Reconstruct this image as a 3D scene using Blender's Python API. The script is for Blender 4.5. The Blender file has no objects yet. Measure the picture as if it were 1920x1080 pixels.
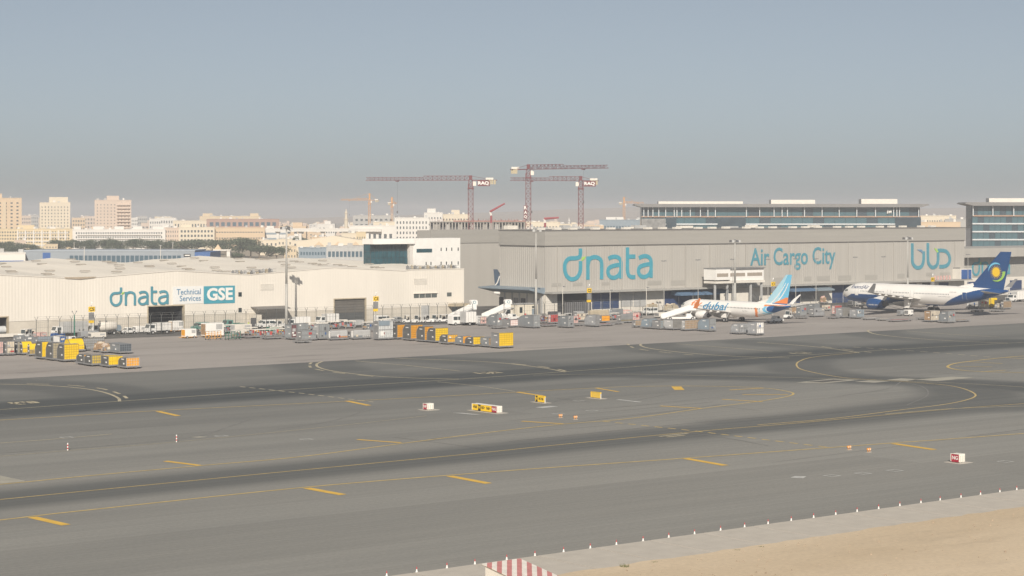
import bpy, bmesh, math, random
from math import sin, cos, tan, atan, atan2, pi, sqrt, radians, ceil
from mathutils import Vector
R = random.Random(11)
sc = bpy.context.scene
COL = sc.collection

# ------------------------------------------------------------------ camera
FPX, HZ, CH = 3733.0, 398.0, 28.0          # focal length in photo pixels, horizon row, eye height (m)
cam_d = bpy.data.cameras.new('camera')
cam = bpy.data.objects.new('camera', cam_d)
COL.objects.link(cam)
cam.location = (0, 0, CH)
cam.rotation_euler = (pi / 2, 0, 0)
cam_d.sensor_width = 36.0
cam_d.lens = FPX / 1920 * 36.0
cam_d.shift_y = -(540 - HZ) / 1920
cam_d.clip_start = 1.0
cam_d.clip_end = 60000
sc.camera = cam

# ------------------------------------------------------------------ sky and sun
SUN_EL, SUN_AZ = radians(32), radians(180)
world = bpy.data.worlds.new('World')
sc.world = world
world.use_nodes = True
wn = world.node_tree.nodes
wl = world.node_tree.links
wn.clear()
wo = wn.new('ShaderNodeOutputWorld')
bg = wn.new('ShaderNodeBackground')
sky = wn.new('ShaderNodeTexSky')
sky.sky_type = 'NISHITA'
sky.sun_disc = False
sky.sun_elevation = SUN_EL
sky.sun_rotation = SUN_AZ
sky.altitude = 0
sky.air_density = 0.6
sky.dust_density = 0.8
sky.ozone_density = 2.0
bg.inputs['Strength'].default_value = 0.058
hs = wn.new('ShaderNodeHueSaturation')
hs.inputs['Hue'].default_value = 0.49
hs.inputs['Saturation'].default_value = 0.52       # dusty air: a duller sky all round
wl.new(sky.outputs[0], hs.inputs['Color'])
wl.new(hs.outputs[0], bg.inputs[0])
wl.new(bg.outputs[0], wo.inputs[0])
sun_d = bpy.data.lights.new('sun', 'SUN')
sun_d.energy = 4.6
sun_d.angle = radians(0.6)
sun_d.color = (1.0, 0.92, 0.81)
sun = bpy.data.objects.new('sun', sun_d)
COL.objects.link(sun)
sun.location = (0, -50, 80)
sun.rotation_euler = (pi / 2 - SUN_EL, 0, 0)     # shines from behind the camera, 32 degrees up
sc.view_settings.view_transform = 'Standard'
sc.view_settings.look = 'None'
sc.view_settings.exposure = 0.2
sc.view_settings.gamma = 1.0
sc.view_settings.use_curve_mapping = False
sc.cycles.volume_bounces = 1
sc.cycles.max_bounces = 6

# ------------------------------------------------------------------ frames of reference
# u runs along the hangar fronts, v away from the apron; origin at the big hangar's near corner
TA = atan(0.787)
CU, SU = cos(TA), sin(TA)
C0 = (9.03, 544.0)


def uv(u, v, z=0.0):
    return Vector((C0[0] + CU * u - SU * v, C0[1] + SU * u + CU * v, z))


def to_uv(p):
    a, b = p[0] - C0[0], p[1] - C0[1]
    return (CU * a + SU * b, -SU * a + CU * b)


def gp(x, y, z=0.0):
    """ground point (or point at height z) seen at photo pixel x, y"""
    d = (CH - z) * FPX / (y - HZ)
    return Vector(((x - 960) * d / FPX, d, z))


def gd(x, d, z=0.0):
    return Vector(((x - 960) * d / FPX, d, z))


def zy(y, d):
    return CH - (y - HZ) * d / FPX


def u_at(x, v):
    k = (x - 960) / FPX
    # (C0x + CU u - SU v) = k (C0y + SU u + CU v)
    return (k * (C0[1] + CU * v) - C0[0] + SU * v) / (CU - k * SU)


# ------------------------------------------------------------------ mesh helper
class MB:
    def __init__(s):
        s.v, s.f, s.m = [], [], []

    def add(s, vs, fs, mi=0):
        b = len(s.v)
        s.v += [tuple(p) for p in vs]
        s.f += [tuple(i + b for i in f) for f in fs]
        s.m += [mi] * len(fs)
        return s

    def bb(s, x0, x1, y0, y1, z0, z1, mi=0):
        v = [(x0, y0, z0), (x1, y0, z0), (x1, y1, z0), (x0, y1, z0), (x0, y0, z1), (x1, y0, z1), (x1, y1, z1), (x0, y1, z1)]
        return s.add(v, [(3, 2, 1, 0), (4, 5, 6, 7), (0, 1, 5, 4), (1, 2, 6, 5), (2, 3, 7, 6), (3, 0, 4, 7)], mi)

    def box(s, c, d, mi=0):
        return s.bb(c[0] - d[0] / 2, c[0] + d[0] / 2, c[1] - d[1] / 2, c[1] + d[1] / 2, c[2] - d[2] / 2, c[2] + d[2] / 2, mi)

    def tube(s, p, q, r0, r1=None, n=8, mi=0, caps=True):
        p, q = Vector(p), Vector(q)
        r1 = r0 if r1 is None else r1
        d = (q - p)
        if d.length < 1e-6:
            return s
        d.normalize()
        a = d.orthogonal().normalized() if abs(d.z) < 0.99 else Vector((1, 0, 0))
        if abs(d.z) < 0.99:
            a = Vector((0, 0, 1)).cross(d).normalized()
        b = d.cross(a)
        o = pi / 4 if n == 4 else 0
        vs = []
        for c, r in ((p, r0), (q, r1)):
            for i in range(n):
                t = 2 * pi * i / n + o
                vs.append(c + a * (r * cos(t)) + b * (r * sin(t)))
        fs = [(i, (i + 1) % n, n + (i + 1) % n, n + i) for i in range(n)]
        if caps:
            fs += [tuple(range(n - 1, -1, -1)), tuple(range(n, 2 * n))]
        return s.add(vs, fs, mi)

    def bar(s, p, q, w, mi=0):
        return s.tube(p, q, w * 0.7071, None, 4, mi)

    def prism(s, poly, a, b, axis='y', mi=0):
        n = len(poly)
        f = {'y': lambda p, t: (p[0], t, p[1]), 'x': lambda p, t: (t, p[0], p[1]), 'z': lambda p, t: (p[0], p[1], t)}[axis]
        vs = [f(p, a) for p in poly] + [f(p, b) for p in poly]
        ar = sum(poly[i][0] * poly[(i + 1) % n][1] - poly[(i + 1) % n][0] * poly[i][1] for i in range(n))
        flip = (ar > 0) == (axis == 'y')
        if (b < a):
            flip = not flip
        fs = [(i, (i + 1) % n, n + (i + 1) % n, n + i) for i in range(n)] + [tuple(range(n - 1, -1, -1)), tuple(range(n, 2 * n))]
        if flip:
            fs = [tuple(reversed(q)) for q in fs]
        return s.add(vs, fs, mi)

    def lathe(s, prof, n=12, mi=0, axis='x', c=(0, 0, 0)):
        vs = []
        for (t, r) in prof:
            for i in range(n):
                a = 2 * pi * i / n
                if axis == 'x':
                    vs.append((c[0] + t, c[1] + r * cos(a), c[2] + r * sin(a)))
                elif axis == 'y':
                    vs.append((c[0] + r * sin(a), c[1] + t, c[2] + r * cos(a)))
                else:
                    vs.append((c[0] + r * cos(a), c[1] + r * sin(a), c[2] + t))
        fs = []
        for k in range(len(prof) - 1):
            for i in range(n):
                j = (i + 1) % n
                fs.append((k * n + i, k * n + j, (k + 1) * n + j, (k + 1) * n + i))
        fs += [tuple(range(n - 1, -1, -1)), tuple(range((len(prof) - 1) * n, len(prof) * n))]
        return s.add(vs, fs, mi)

    def mesh(s, name, mats, smooth=False):
        me = bpy.data.meshes.new(name)
        me.from_pydata(s.v, [], s.f)
        if not isinstance(mats, (list, tuple)):
            mats = [mats]
        for m in mats:
            me.materials.append(m)
        if len(mats) > 1:
            me.polygons.foreach_set('material_index', s.m)
        if smooth:
            me.polygons.foreach_set('use_smooth', [True] * len(me.polygons))
        me.update()
        return me

    def build(s, name, mats, parent=None, smooth=False):
        return link(name, s.mesh(name, mats, smooth), parent)


KIDS = {}


def link(name, data, parent=None, loc=None, rot=None, scale=None):
    o = bpy.data.objects.new(name, data)
    COL.objects.link(o)
    if parent is not None:
        o.parent = parent
        KIDS.setdefault(parent.name, []).append(o)
    if loc is not None:
        o.location = loc
    if rot is not None:
        o.rotation_euler = rot
    if scale is not None:
        o.scale = scale
    return o


def tag(o, label, cat, group=None, kind=None):
    if label:
        o['label'] = label
    if cat:
        o['category'] = cat
    if group:
        o['group'] = group
    if kind:
        o['kind'] = kind
    return o


def thing(name, label, cat, loc=(0, 0, 0), rz=0.0, group=None):
    o = bpy.data.objects.new(name, None)
    COL.objects.link(o)
    o.empty_display_size = 0.5
    o.location = loc
    o.rotation_euler = (0, 0, rz)
    return tag(o, label, cat, group)


def clone(root, label, loc, rz, group=None, scale=None):
    """copy a thing with its parts and sub-parts"""
    c = root.copy()
    COL.objects.link(c)
    c.location = loc
    c.rotation_euler = (0, 0, rz)
    if scale:
        c.scale = scale
    c['label'] = label
    if group:
        c['group'] = group
    for ch in KIDS.get(root.name, []):
        d = ch.copy()
        COL.objects.link(d)
        d.parent = c
        for g in KIDS.get(ch.name, []):
            e = g.copy()
            COL.objects.link(e)
            e.parent = d
    return c


# ------------------------------------------------------------------ materials
MATS = {}


def mat(name, col, rough=0.7, var=0.10, scale=0.6, metal=0.0, bump=0.0, stretch=None, spec=0.4, emit=None, scale2=None):
    if name in MATS:
        return MATS[name]
    m = bpy.data.materials.new(name)
    m.use_nodes = True
    nt = m.node_tree
    b = nt.nodes['Principled BSDF']
    b.inputs['Roughness'].default_value = rough
    b.inputs['Metallic'].default_value = metal
    b.inputs['Specular IOR Level'].default_value = spec
    tc = nt.nodes.new('ShaderNodeTexCoord')
    mp = nt.nodes.new('ShaderNodeMapping')
    nt.links.new(tc.outputs['Object'], mp.inputs[0])
    if stretch:
        mp.inputs['Scale'].default_value = stretch
    no = nt.nodes.new('ShaderNodeTexNoise')
    no.inputs['Scale'].default_value = scale
    no.inputs['Detail'].default_value = 6
    no.inputs['Roughness'].default_value = 0.6
    nt.links.new(mp.outputs[0], no.inputs['Vector'])
    rp = nt.nodes.new('ShaderNodeValToRGB')
    rp.color_ramp.elements[0].position = 0.3
    rp.color_ramp.elements[1].position = 0.7
    lo = [max(0, c * (1 - var)) for c in col]
    hi = [min(1, c * (1 + var)) for c in col]
    rp.color_ramp.elements[0].color = (*lo, 1)
    rp.color_ramp.elements[1].color = (*hi, 1)
    nt.links.new(no.outputs[0], rp.inputs[0])
    nt.links.new(rp.outputs[0], b.inputs['Base Color'])
    if bump:
        bp = nt.nodes.new('ShaderNodeBump')
        bp.inputs['Strength'].default_value = bump
        n2 = nt.nodes.new('ShaderNodeTexNoise')
        n2.inputs['Scale'].default_value = scale2 or scale * 6
        nt.links.new(mp.outputs[0], n2.inputs['Vector'])
        nt.links.new(n2.outputs[0], bp.inputs['Height'])
        nt.links.new(bp.outputs[0], b.inputs['Normal'])
    if emit:
        b.inputs['Emission Color'].default_value = (*emit[0], 1)
        b.inputs['Emission Strength'].default_value = emit[1]
    MATS[name] = m
    return m


def hexc(r, g, b):
    f = lambda c: ((c / 255 + 0.055) / 1.055) ** 2.4 if c > 10 else c / 255 / 12.92
    return (f(r), f(g), f(b))


WHITE = mat('white_paint', (0.78, 0.76, 0.72), 0.45, 0.05)
OFFW = mat('off_white_paint', (0.68, 0.64, 0.57), 0.6, 0.08)
CREAM = mat('cream_cladding', (0.72, 0.672, 0.595), 0.6, 0.05, 0.15, stretch=(1, 1, 0.2))
CREAMLOW = mat('cream_blockwork', (0.56, 0.515, 0.44), 0.8, 0.10, 0.3)
ROOFC = mat('cream_roof_sheet', (0.82, 0.76, 0.66), 0.65, 0.07, 0.12, stretch=(1, 0.15, 1))
GREYW = mat('hangar_cladding', (0.41, 0.39, 0.355), 0.6, 0.06, 0.10, stretch=(3, 1, 0.12))
GREYF = mat('hangar_fascia', (0.345, 0.33, 0.30), 0.55, 0.05, 0.4, stretch=(0.1, 1, 3))
DGREY = mat('dark_grey_metal', (0.09, 0.09, 0.095), 0.6, 0.2)
MGREY = mat('mid_grey_metal', (0.22, 0.22, 0.22), 0.55, 0.15)
LGREY = mat('light_grey_metal', (0.42, 0.42, 0.41), 0.5, 0.12)
SILVER = mat('brushed_aluminium', (0.42, 0.43, 0.44), 0.42, 0.15, 1.5, metal=0.35)
BLUGREY = mat('blue_grey_panel', (0.22, 0.27, 0.31), 0.55, 0.12)
RUBBER = mat('black_rubber', (0.025, 0.025, 0.027), 0.85, 0.2)
GLASS = mat('dark_glass', (0.02, 0.035, 0.04), 0.12, 0.3, 0.3, spec=0.6)
DARKIN = mat('dark_interior', (0.03, 0.032, 0.035), 0.9, 0.2)
YEL = mat('yellow_curtain', (0.78, 0.53, 0.01), 0.55, 0.10, 0.8, bump=0.15)
ORA = mat('orange_curtain', (0.72, 0.33, 0.02), 0.6, 0.15, 1.0, bump=0.15)
STRAP = mat('grey_net_strap', (0.24, 0.22, 0.18), 0.8, 0.2)
ENDG = mat('grey_end_panel', (0.105, 0.105, 0.10), 0.6, 0.2, 1.2)
REDP = mat('red_paint', (0.42, 0.05, 0.045), 0.5, 0.15)
PINK = mat('faded_red_white', (0.62, 0.40, 0.36), 0.7, 0.25, 2.0)
BROWN = mat('cardboard_brown', (0.33, 0.22, 0.13), 0.8, 0.35, 2.5)
TANM = mat('tan_tarp', (0.42, 0.36, 0.26), 0.8, 0.15, 1.0, bump=0.3)
GREENP = mat('green_paint', (0.03, 0.16, 0.11), 0.5, 0.15)
BLUEP = mat('blue_paint', (0.03, 0.10, 0.30), 0.5, 0.12)
TEAL = mat('teal_lettering', (0.075, 0.26, 0.33), 0.5, 0.10, 0.6)
TEALB = mat('bright_teal_lettering', (0.055, 0.30, 0.385), 0.5, 0.08, 0.6)
LIME = mat('lime_leaf', (0.33, 0.56, 0.10), 0.5, 0.05)
ORANGEL = mat('orange_lamp_body', (0.80, 0.32, 0.05), 0.5, 0.1)
SIGNY = mat('yellow_sign_face', (0.85, 0.55, 0.02), 0.45, 0.04)
SIGNR = mat('red_sign_face', (0.36, 0.02, 0.045), 0.45, 0.06)
BLACKP = mat('black_paint', (0.02, 0.02, 0.02), 0.5, 0.1)
CONC = mat('pale_concrete', (0.50, 0.46, 0.40), 0.85, 0.08, 0.5, bump=0.1)
POLE = mat('galvanised_pole', (0.40, 0.39, 0.36), 0.5, 0.1)
MAROON = mat('maroon_steel', (0.15, 0.045, 0.05), 0.55, 0.15)
ORSTEEL = mat('orange_steel', (0.60, 0.28, 0.06), 0.55, 0.1)
# ------------------------------------------------------------------ ground
import numpy as np


def catmull(pts, n=8):
    P = [Vector(p) for p in pts]
    if len(P) < 3:
        return P
    out = []
    Q = [P[0] * 2 - P[1]] + P + [P[-1] * 2 - P[-2]]
    for i in range(1, len(Q) - 2):
        a, b, c, d = Q[i - 1], Q[i], Q[i + 1], Q[i + 2]
        for k in range(n):
            t = k / n
            out.append(0.5 * ((2 * b) + (c - a) * t + (2 * a - 5 * b + 4 * c - d) * t * t + (3 * b - a - 3 * c + d) * t ** 3))
    out.append(P[-1])
    return out


def ribbon(mb, pts, w, z, mi=0):
    n = len(pts)
    vs = []
    for i, p in enumerate(pts):
        t = (pts[min(i + 1, n - 1)] - pts[max(i - 1, 0)])
        t.z = 0
        t.normalize()
        s = Vector((-t.y, t.x, 0)) * (w / 2)
        vs += [(p.x + s.x, p.y + s.y, z), (p.x - s.x, p.y - s.y, z)]
    fs = [(2 * i, 2 * i + 1, 2 * i + 3, 2 * i + 2) for i in range(n - 1)]
    mb.add(vs, fs, mi)


def surf_mat(name, c_lo, c_hi, scale, stretch, rough=0.9, fine=0.12, bump=0.15, attr=None, dark=None, stain=0.0, lane=None):
    m = bpy.data.materials.new(name)
    m.use_nodes = True
    nt = m.node_tree
    N, L = nt.nodes, nt.links
    b = N['Principled BSDF']
    b.inputs['Roughness'].default_value = rough
    b.inputs['Specular IOR Level'].default_value = 0.25
    tc = N.new('ShaderNodeTexCoord')
    mp = N.new('ShaderNodeMapping')
    mp.inputs['Scale'].default_value = stretch
    L.new(tc.outputs['Object'], mp.inputs[0])
    n1 = N.new('ShaderNodeTexNoise')
    n1.inputs['Scale'].default_value = scale
    n1.inputs['Detail'].default_value = 8
    n1.inputs['Roughness'].default_value = 0.62
    L.new(mp.outputs[0], n1.inputs['Vector'])
    r1 = N.new('ShaderNodeValToRGB')
    r1.color_ramp.elements[0].position = 0.32
    r1.color_ramp.elements[1].position = 0.68
    r1.color_ramp.elements[0].color = (*c_lo, 1)
    r1.color_ramp.elements[1].color = (*c_hi, 1)
    L.new(n1.outputs[0], r1.inputs[0])
    col = r1.outputs[0]
    n2 = N.new('ShaderNodeTexNoise')
    n2.inputs['Scale'].default_value = 2.5
    n2.inputs['Detail'].default_value = 6
    L.new(tc.outputs['Object'], n2.inputs['Vector'])

    def mixmul(a, fac_socket, lo, hi):
        mr = N.new('ShaderNodeMapRange')
        mr.inputs['From Min'].default_value = 0.3
        mr.inputs['From Max'].default_value = 0.7
        mr.inputs['To Min'].default_value = lo
        mr.inputs['To Max'].default_value = hi
        L.new(fac_socket, mr.inputs['Value'])
        mx = N.new('ShaderNodeVectorMath')
        mx.operation = 'SCALE'
        L.new(a, mx.inputs[0])
        L.new(mr.outputs[0], mx.inputs['Scale'])
        return mx.outputs[0]
    col = mixmul(col, n2.outputs[0], 1 - fine, 1 + fine)
    if lane:
        # paving lanes laid along u: a noise that only changes across them
        sn = N.new('ShaderNodeVectorMath')
        sn.operation = 'SNAP'
        sn.inputs[1].default_value = (170.0, lane, 1000.0)
        L.new(tc.outputs['Object'], sn.inputs[0])
        wn_ = N.new('ShaderNodeTexWhiteNoise')
        wn_.noise_dimensions = '2D'
        L.new(sn.outputs[0], wn_.inputs['Vector'])
        m3 = N.new('ShaderNodeMapping')
        m3.inputs['Scale'].default_value = (0.004, 2.2, 0.0)
        L.new(tc.outputs['Object'], m3.inputs[0])
        n3 = N.new('ShaderNodeTexNoise')
        n3.inputs['Scale'].default_value = 1.0
        n3.inputs['Detail'].default_value = 5
        L.new(m3.outputs[0], n3.inputs['Vector'])
        col = mixmul(col, n3.outputs[0], 0.93, 1.07)
        col = mixmul(col, wn_.outputs['Value'], 0.955, 1.05)
    if stain:
        m4 = N.new('ShaderNodeMapping')
        m4.inputs['Scale'].default_value = (0.04, 0.16, 0.1)
        L.new(tc.outputs['Object'], m4.inputs[0])
        n4 = N.new('ShaderNodeTexNoise')
        n4.inputs['Scale'].default_value = 1.0
        n4.inputs['Detail'].default_value = 10
        n4.inputs['Roughness'].default_value = 0.7
        L.new(m4.outputs[0], n4.inputs['Vector'])
        mr = N.new('ShaderNodeMapRange')
        mr.inputs['From Min'].default_value = 0.55
        mr.inputs['From Max'].default_value = 0.72
        mr.inputs['To Min'].default_value = 1.0
        mr.inputs['To Max'].default_value = 1 - stain
        L.new(n4.outputs[0], mr.inputs['Value'])
        mx = N.new('ShaderNodeVectorMath')
        mx.operation = 'SCALE'
        L.new(col, mx.inputs[0])
        L.new(mr.outputs[0], mx.inputs['Scale'])
        col = mx.outputs[0]
    if attr:
        at = N.new('ShaderNodeAttribute')
        at.attribute_name = attr
        ad = N.new('ShaderNodeMath')
        ad.operation = 'MULTIPLY'
        mr = N.new('ShaderNodeMapRange')
        mr.inputs['From Min'].default_value = 0.25
        mr.inputs['From Max'].default_value = 0.75
        mr.inputs['To Min'].default_value = 0.68
        mr.inputs['To Max'].default_value = 1.15
        L.new((n3 if lane else n1).outputs[0], mr.inputs['Value'])
        L.new(at.outputs['Fac'], ad.inputs[0])
        L.new(mr.outputs[0], ad.inputs[1])
        cl = N.new('ShaderNodeClamp')
        L.new(ad.outputs[0], cl.inputs[0])
        mx = N.new('ShaderNodeMix')
        mx.data_type = 'RGBA'
        L.new(cl.outputs[0], mx.inputs['Factor'])
        L.new(col, mx.inputs['A'])
        mx.inputs['B'].default_value = (*dark, 1)
        col = mx.outputs['Result']
    L.new(col, b.inputs['Base Color'])
    if bump:
        bp = N.new('ShaderNodeBump')
        bp.inputs['Strength'].default_value = bump
        bp.inputs['Distance'].default_value = 0.05
        L.new(n2.outputs[0], bp.inputs['Height'])
        L.new(bp.outputs[0], b.inputs['Normal'])
    return m


SAND = surf_mat('desert_sand', (0.545, 0.435, 0.30), (0.67, 0.55, 0.40), 0.05, (0.35, 1.0, 1), fine=0.07, bump=0.25, stain=0.16)
ASPH = surf_mat('worn_asphalt', (0.222, 0.220, 0.204), (0.282, 0.275, 0.251), 0.09, (0.10, 1.0, 1), fine=0.07, attr='wear', dark=(0.058, 0.066, 0.068), lane=8.6)
ROADM = surf_mat('dark_road_asphalt', (0.095, 0.092, 0.088), (0.14, 0.134, 0.125), 0.2, (0.2, 1.0, 1), stain=0.3)
APRM = surf_mat('apron_concrete', (0.31, 0.282, 0.258), (0.40, 0.368, 0.34), 0.05, (0.3, 1.0, 1), fine=0.06, stain=0.38)
GRASSY = surf_mat('city_ground', (0.30, 0.25, 0.18), (0.42, 0.36, 0.28), 0.01, (1, 1, 1))

g = MB()
g.add([(-14000, -400, 0), (14000, -400, 0), (14000, 26000, 0), (-14000, 26000, 0)], [(0, 1, 2, 3)])
ground = g.build('ground', GRASSY)
tag(ground, 'sandy open ground reaching to the hazy horizon', None, kind='structure')


def frame_obj(o):
    o.location = (C0[0], C0[1], 0)
    o.rotation_euler = (0, 0, TA)
    return o


V_APR, V_ROAD, V_ASPH, V_KERB = -106.5, -21.0, -296.0, -303.7
# sand verge in the foreground, gently rough
g = MB()
nu, nv = 300, 16
us = [-330 + 450 * i / nu for i in range(nu + 1)]
vs_ = [V_KERB + 0.05 - 110 * (j / nv) ** 1.5 for j in range(nv + 1)]
for j, v in enumerate(vs_):
    for i, u in enumerate(us):
        z = 0.10 if j == 0 else 0.06 + R.uniform(-0.04, 0.06)
        g.v.append((u, v + (R.uniform(-0.1, 0.45) if j == 0 else 0), z))
for j in range(nv):
    for i in range(nu):
        a = j * (nu + 1) + i
        g.f.append((a, a + nu + 1, a + nu + 2, a + 1))
        g.m.append(0)
verge = frame_obj(g.build('sand_verge', SAND, smooth=True))
tag(verge, 'bare tan sand beyond the concrete edge strip', None, kind='structure')

# tyre paths: darker worn rubber lanes on the asphalt (pixel polylines of the photo turned into ground points)
CURV = {
    'near_centre': [(-260, 965), (0, 937), (520, 886), (880, 851.5), (1040, 835), (1320, 808), (1500, 793), (1760, 769), (1920, 757), (2200, 736)],
    'near_fork': [(1660, 776.5), (1760, 768), (1860, 763.5), (1920, 761.5), (2100, 757)],
    'far_centre': [(-260, 787), (0, 768.3), (520, 732.5), (880, 710), (1100, 694), (1400, 673), (1700, 654), (1920, 642)],
    'turn_a': [(1420, 797), (1560, 785), (1680, 770), (1780, 757), (1826, 745), (1822, 735), (1790, 725), (1740, 719), (1660, 713.5), (1580, 708), (1510, 695), (1494, 686), (1500, 677), (1530, 669), (1610, 661)],
    'far_join': [(1000, 703.5), (1150, 701.5), (1300, 704), (1480, 708), (1660, 713.5), (1800, 719), (1920, 726), (2100, 738)],
    'arc_l': [(-120, 718), (0, 720.5), (60, 721.8), (130, 726), (175, 731.5), (205, 739), (222, 747), (224, 753)],
    'arc_m': [(604, 678), (594, 683), (598, 689), (625, 696), (690, 704), (760, 708.5), (860, 711)],
    'arc_m2': [(740, 672), (860, 676), (930, 680), (980, 685), (1030, 692), (1060, 698)],
    'arc_r': [(1203, 645), (1201, 648), (1222, 654), (1290, 662), (1380, 668.5), (1480, 671.5)],
    'arc_r2': [(1420, 642), (1500, 648), (1560, 654), (1612, 662)],
    'arc_rr': [(1630, 619), (1628, 622), (1650, 628), (1720, 635), (1800, 640), (1890, 643.5)],
}
GPT = {k: catmull([gp(*p) for p in v], 6) for k, v in CURV.items()}
WEAR = [('near_centre', 7.5, 0.72), ('near_fork', 8.5, 0.65), ('far_centre', 15.0, 1.0), ('turn_a', 9.5, 0.7), ('far_join', 11.0, 0.85), ('arc_l', 13.0, 0.75),
        ('arc_m', 12.0, 0.7), ('arc_m2', 12.0, 0.7), ('arc_r', 12.0, 0.7), ('arc_r2', 12.0, 0.7), ('arc_rr', 12.0, 0.7)]
nu, nv = 300, 100
U0, U1 = -340.0, 230.0
uu = np.linspace(U0, U1, nu + 1)
vv = np.linspace(V_ASPH, V_APR, nv + 1)
UU, VV = np.meshgrid(uu, vv)
XX = C0[0] + CU * UU - SU * VV
YY = C0[1] + SU * UU + CU * VV
wear = np.zeros_like(UU)
for k, hw, st in WEAR:
    pts = GPT[k]
    dm = np.full_like(UU, 1e9)
    for a, b in zip(pts[:-1], pts[1:]):
        ex, ey = b.x - a.x, b.y - a.y
        l2 = ex * ex + ey * ey + 1e-9
        t = np.clip(((XX - a.x) * ex + (YY - a.y) * ey) / l2, 0, 1)
        dm = np.minimum(dm, np.hypot(XX - a.x - t * ex, YY - a.y - t * ey))
    s = np.clip(1 - (dm / hw - 0.45) / 0.75, 0, 1)
    wear = np.maximum(wear, st * s * s * (3 - 2 * s))
wear = np.maximum(wear, np.clip(1 - np.abs(VV + 138) / 30, 0, 1) * 0.55)
wear = np.maximum(wear, np.clip((VV + 225) / 60, 0, 1) * 0.42)      # the older, darker pavement nearer the apron
g = MB()
g.v = [(float(a), float(b), 0.0) for a, b in zip(UU.ravel(), VV.ravel())]
g.f = [(j * (nu + 1) + i, j * (nu + 1) + i + 1, (j + 1) * (nu + 1) + i + 1, (j + 1) * (nu + 1) + i) for j in range(nv) for i in range(nu)]
g.m = [0] * len(g.f)
taxi = frame_obj(g.build('taxiway', ASPH))
taxi.location.z = 0.01
at = taxi.data.attributes.new('wear', 'FLOAT', 'POINT')
at.data.foreach_set('value', wear.ravel().astype(np.float32))
tag(taxi, 'wide grey asphalt taxiway with dark rubbered lanes', None, kind='structure')
g = MB()
g.bb(-340, 340, V_APR, V_ROAD, -0.3, 0.02)
apron = frame_obj(g.build('apron', APRM))
tag(apron, 'pale concrete aircraft apron', None, kind='structure')
g = MB()
g.bb(-340, 340, V_ROAD + 0.002, 75, -0.3, 0.012)
road = frame_obj(g.build('service_road', ROADM))
tag(road, 'dark service road in front of the hangars', None, kind='structure')

# concrete edge strip: slab after slab
strip_root = thing('concrete_edge_strip', 'pale concrete edge strip of long slabs between taxiway and sand', None, (C0[0], C0[1], 0), TA)
strip_root['kind'] = 'structure'
SL = 6.2
g = MB()
g.bb(0.0, SL - 0.15, V_KERB, V_ASPH, -0.2, 0.09)
slab_mesh = g.mesh('slab', CONC)
g = MB()
g.bb(-330, 120, V_KERB - 0.1, V_ASPH - 0.002, -0.2, 0.055)
g.build('joint_filler', mat('sandy_joint', (0.22, 0.19, 0.15), 0.9, 0.2), strip_root)
for i in range(-48, 14):
    if -300 < i * SL < 60:
        link('slab', slab_mesh, strip_root, (i * SL, 0, R.uniform(-0.006, 0.006)))

# ------------------------------------------------------------------ painted markings
PYEL = mat('worn_yellow_paint', (0.56, 0.41, 0.15), 0.7, 0.22, 0.8)
PYELB = mat('fresh_yellow_paint', (0.72, 0.45, 0.07), 0.7, 0.12, 0.8)
PPALE = mat('faded_yellow_paint', (0.48, 0.42, 0.29), 0.8, 0.22, 0.5)
PWHT = mat('faded_white_paint', (0.52, 0.52, 0.50), 0.8, 0.2, 0.8)
PATCH = mat('pale_repair_patch', (0.38, 0.36, 0.30), 0.85, 0.18, 0.3)
mark_no = [0]


def mark(name, pts, w, m, smooth=True, dash=None):
    P = [gp(*p) for p in pts]
    if smooth and len(P) > 2:
        P = catmull(P, 8)
    mark_no[0] += 1
    if not dash and name == 'painted_line':
        w *= 1.12
    z = 0.026 + 0.0006 * (mark_no[0] % 25)
    if dash:
        on, off = dash
        seg, acc, cur, on_now = [], 0.0, [P[0]], True
        L = []
        # walk the polyline
        pos = 0.0
        lens = [0.0]
        for a, b in zip(P[:-1], P[1:]):
            lens.append(lens[-1] + (b - a).length)

        def along(t):
            for i in range(len(P) - 1):
                if lens[i + 1] >= t:
                    f = (t - lens[i]) / max(1e-6, lens[i + 1] - lens[i])
                    return P[i].lerp(P[i + 1], f)
            return P[-1]
        while pos + on * 0.5 < lens[-1]:
            e = min(pos + on, lens[-1])
            mb = MB()
            ribbon(mb, [along(pos), along((pos + e) / 2), along(e)], w, z)
            o = mb.build(name, m)
            park(o)
            pos += on + off
        return
    mb = MB()
    ribbon(mb, P, w, z)
    park(mb.build(name, m))


def park(o):
    """hang a world-space sheet under the taxiway without moving it"""
    o.parent = taxi
    KIDS.setdefault(taxi.name, []).append(o)
    for v in o.data.vertices:
        a, b = to_uv(v.co)
        v.co = (a, b, v.co.z - 0.01)


mark('painted_line', CURV['near_centre'][:-1], 0.24, PYEL)
mark('painted_line', CURV['near_fork'], 0.26, PPALE)
mark('painted_line', CURV['far_centre'], 0.28, PPALE)
mark('painted_line', CURV['far_join'], 0.24, PPALE)
mark('painted_line', CURV['turn_a'], 0.27, mat('half_worn_yellow', (0.56, 0.42, 0.18), 0.7, 0.2, 0.8))
mark('painted_line', [(-260, 1003), (0, 975.5), (60, 968.5), (160, 957.3), (572, 914), (880, 888.5), (1040, 876.5), (1283, 859.5), (1672, 831), (1760, 825), (1920, 813), (2150, 797)], 0.36, PYEL)
mark('painted_line', [(-200, 925), (0, 908.5), (160, 893), (380, 873), (560, 857), (752, 832), (880, 815.5), (1040, 797), (1180, 785), (1314, 766.5), (1420, 753), (1470, 745), (1487, 739.5), (1480, 735), (1440, 728.5), (1380, 725.5), (1280, 724), (1180, 724.8)], 0.32, PYEL)
mark('painted_line', [(1180, 724.8), (1040, 731.5), (900, 739.3), (700, 750), (480, 761), (300, 770), (160, 778.3), (0, 788), (-160, 798)], 0.3, PYEL)
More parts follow.
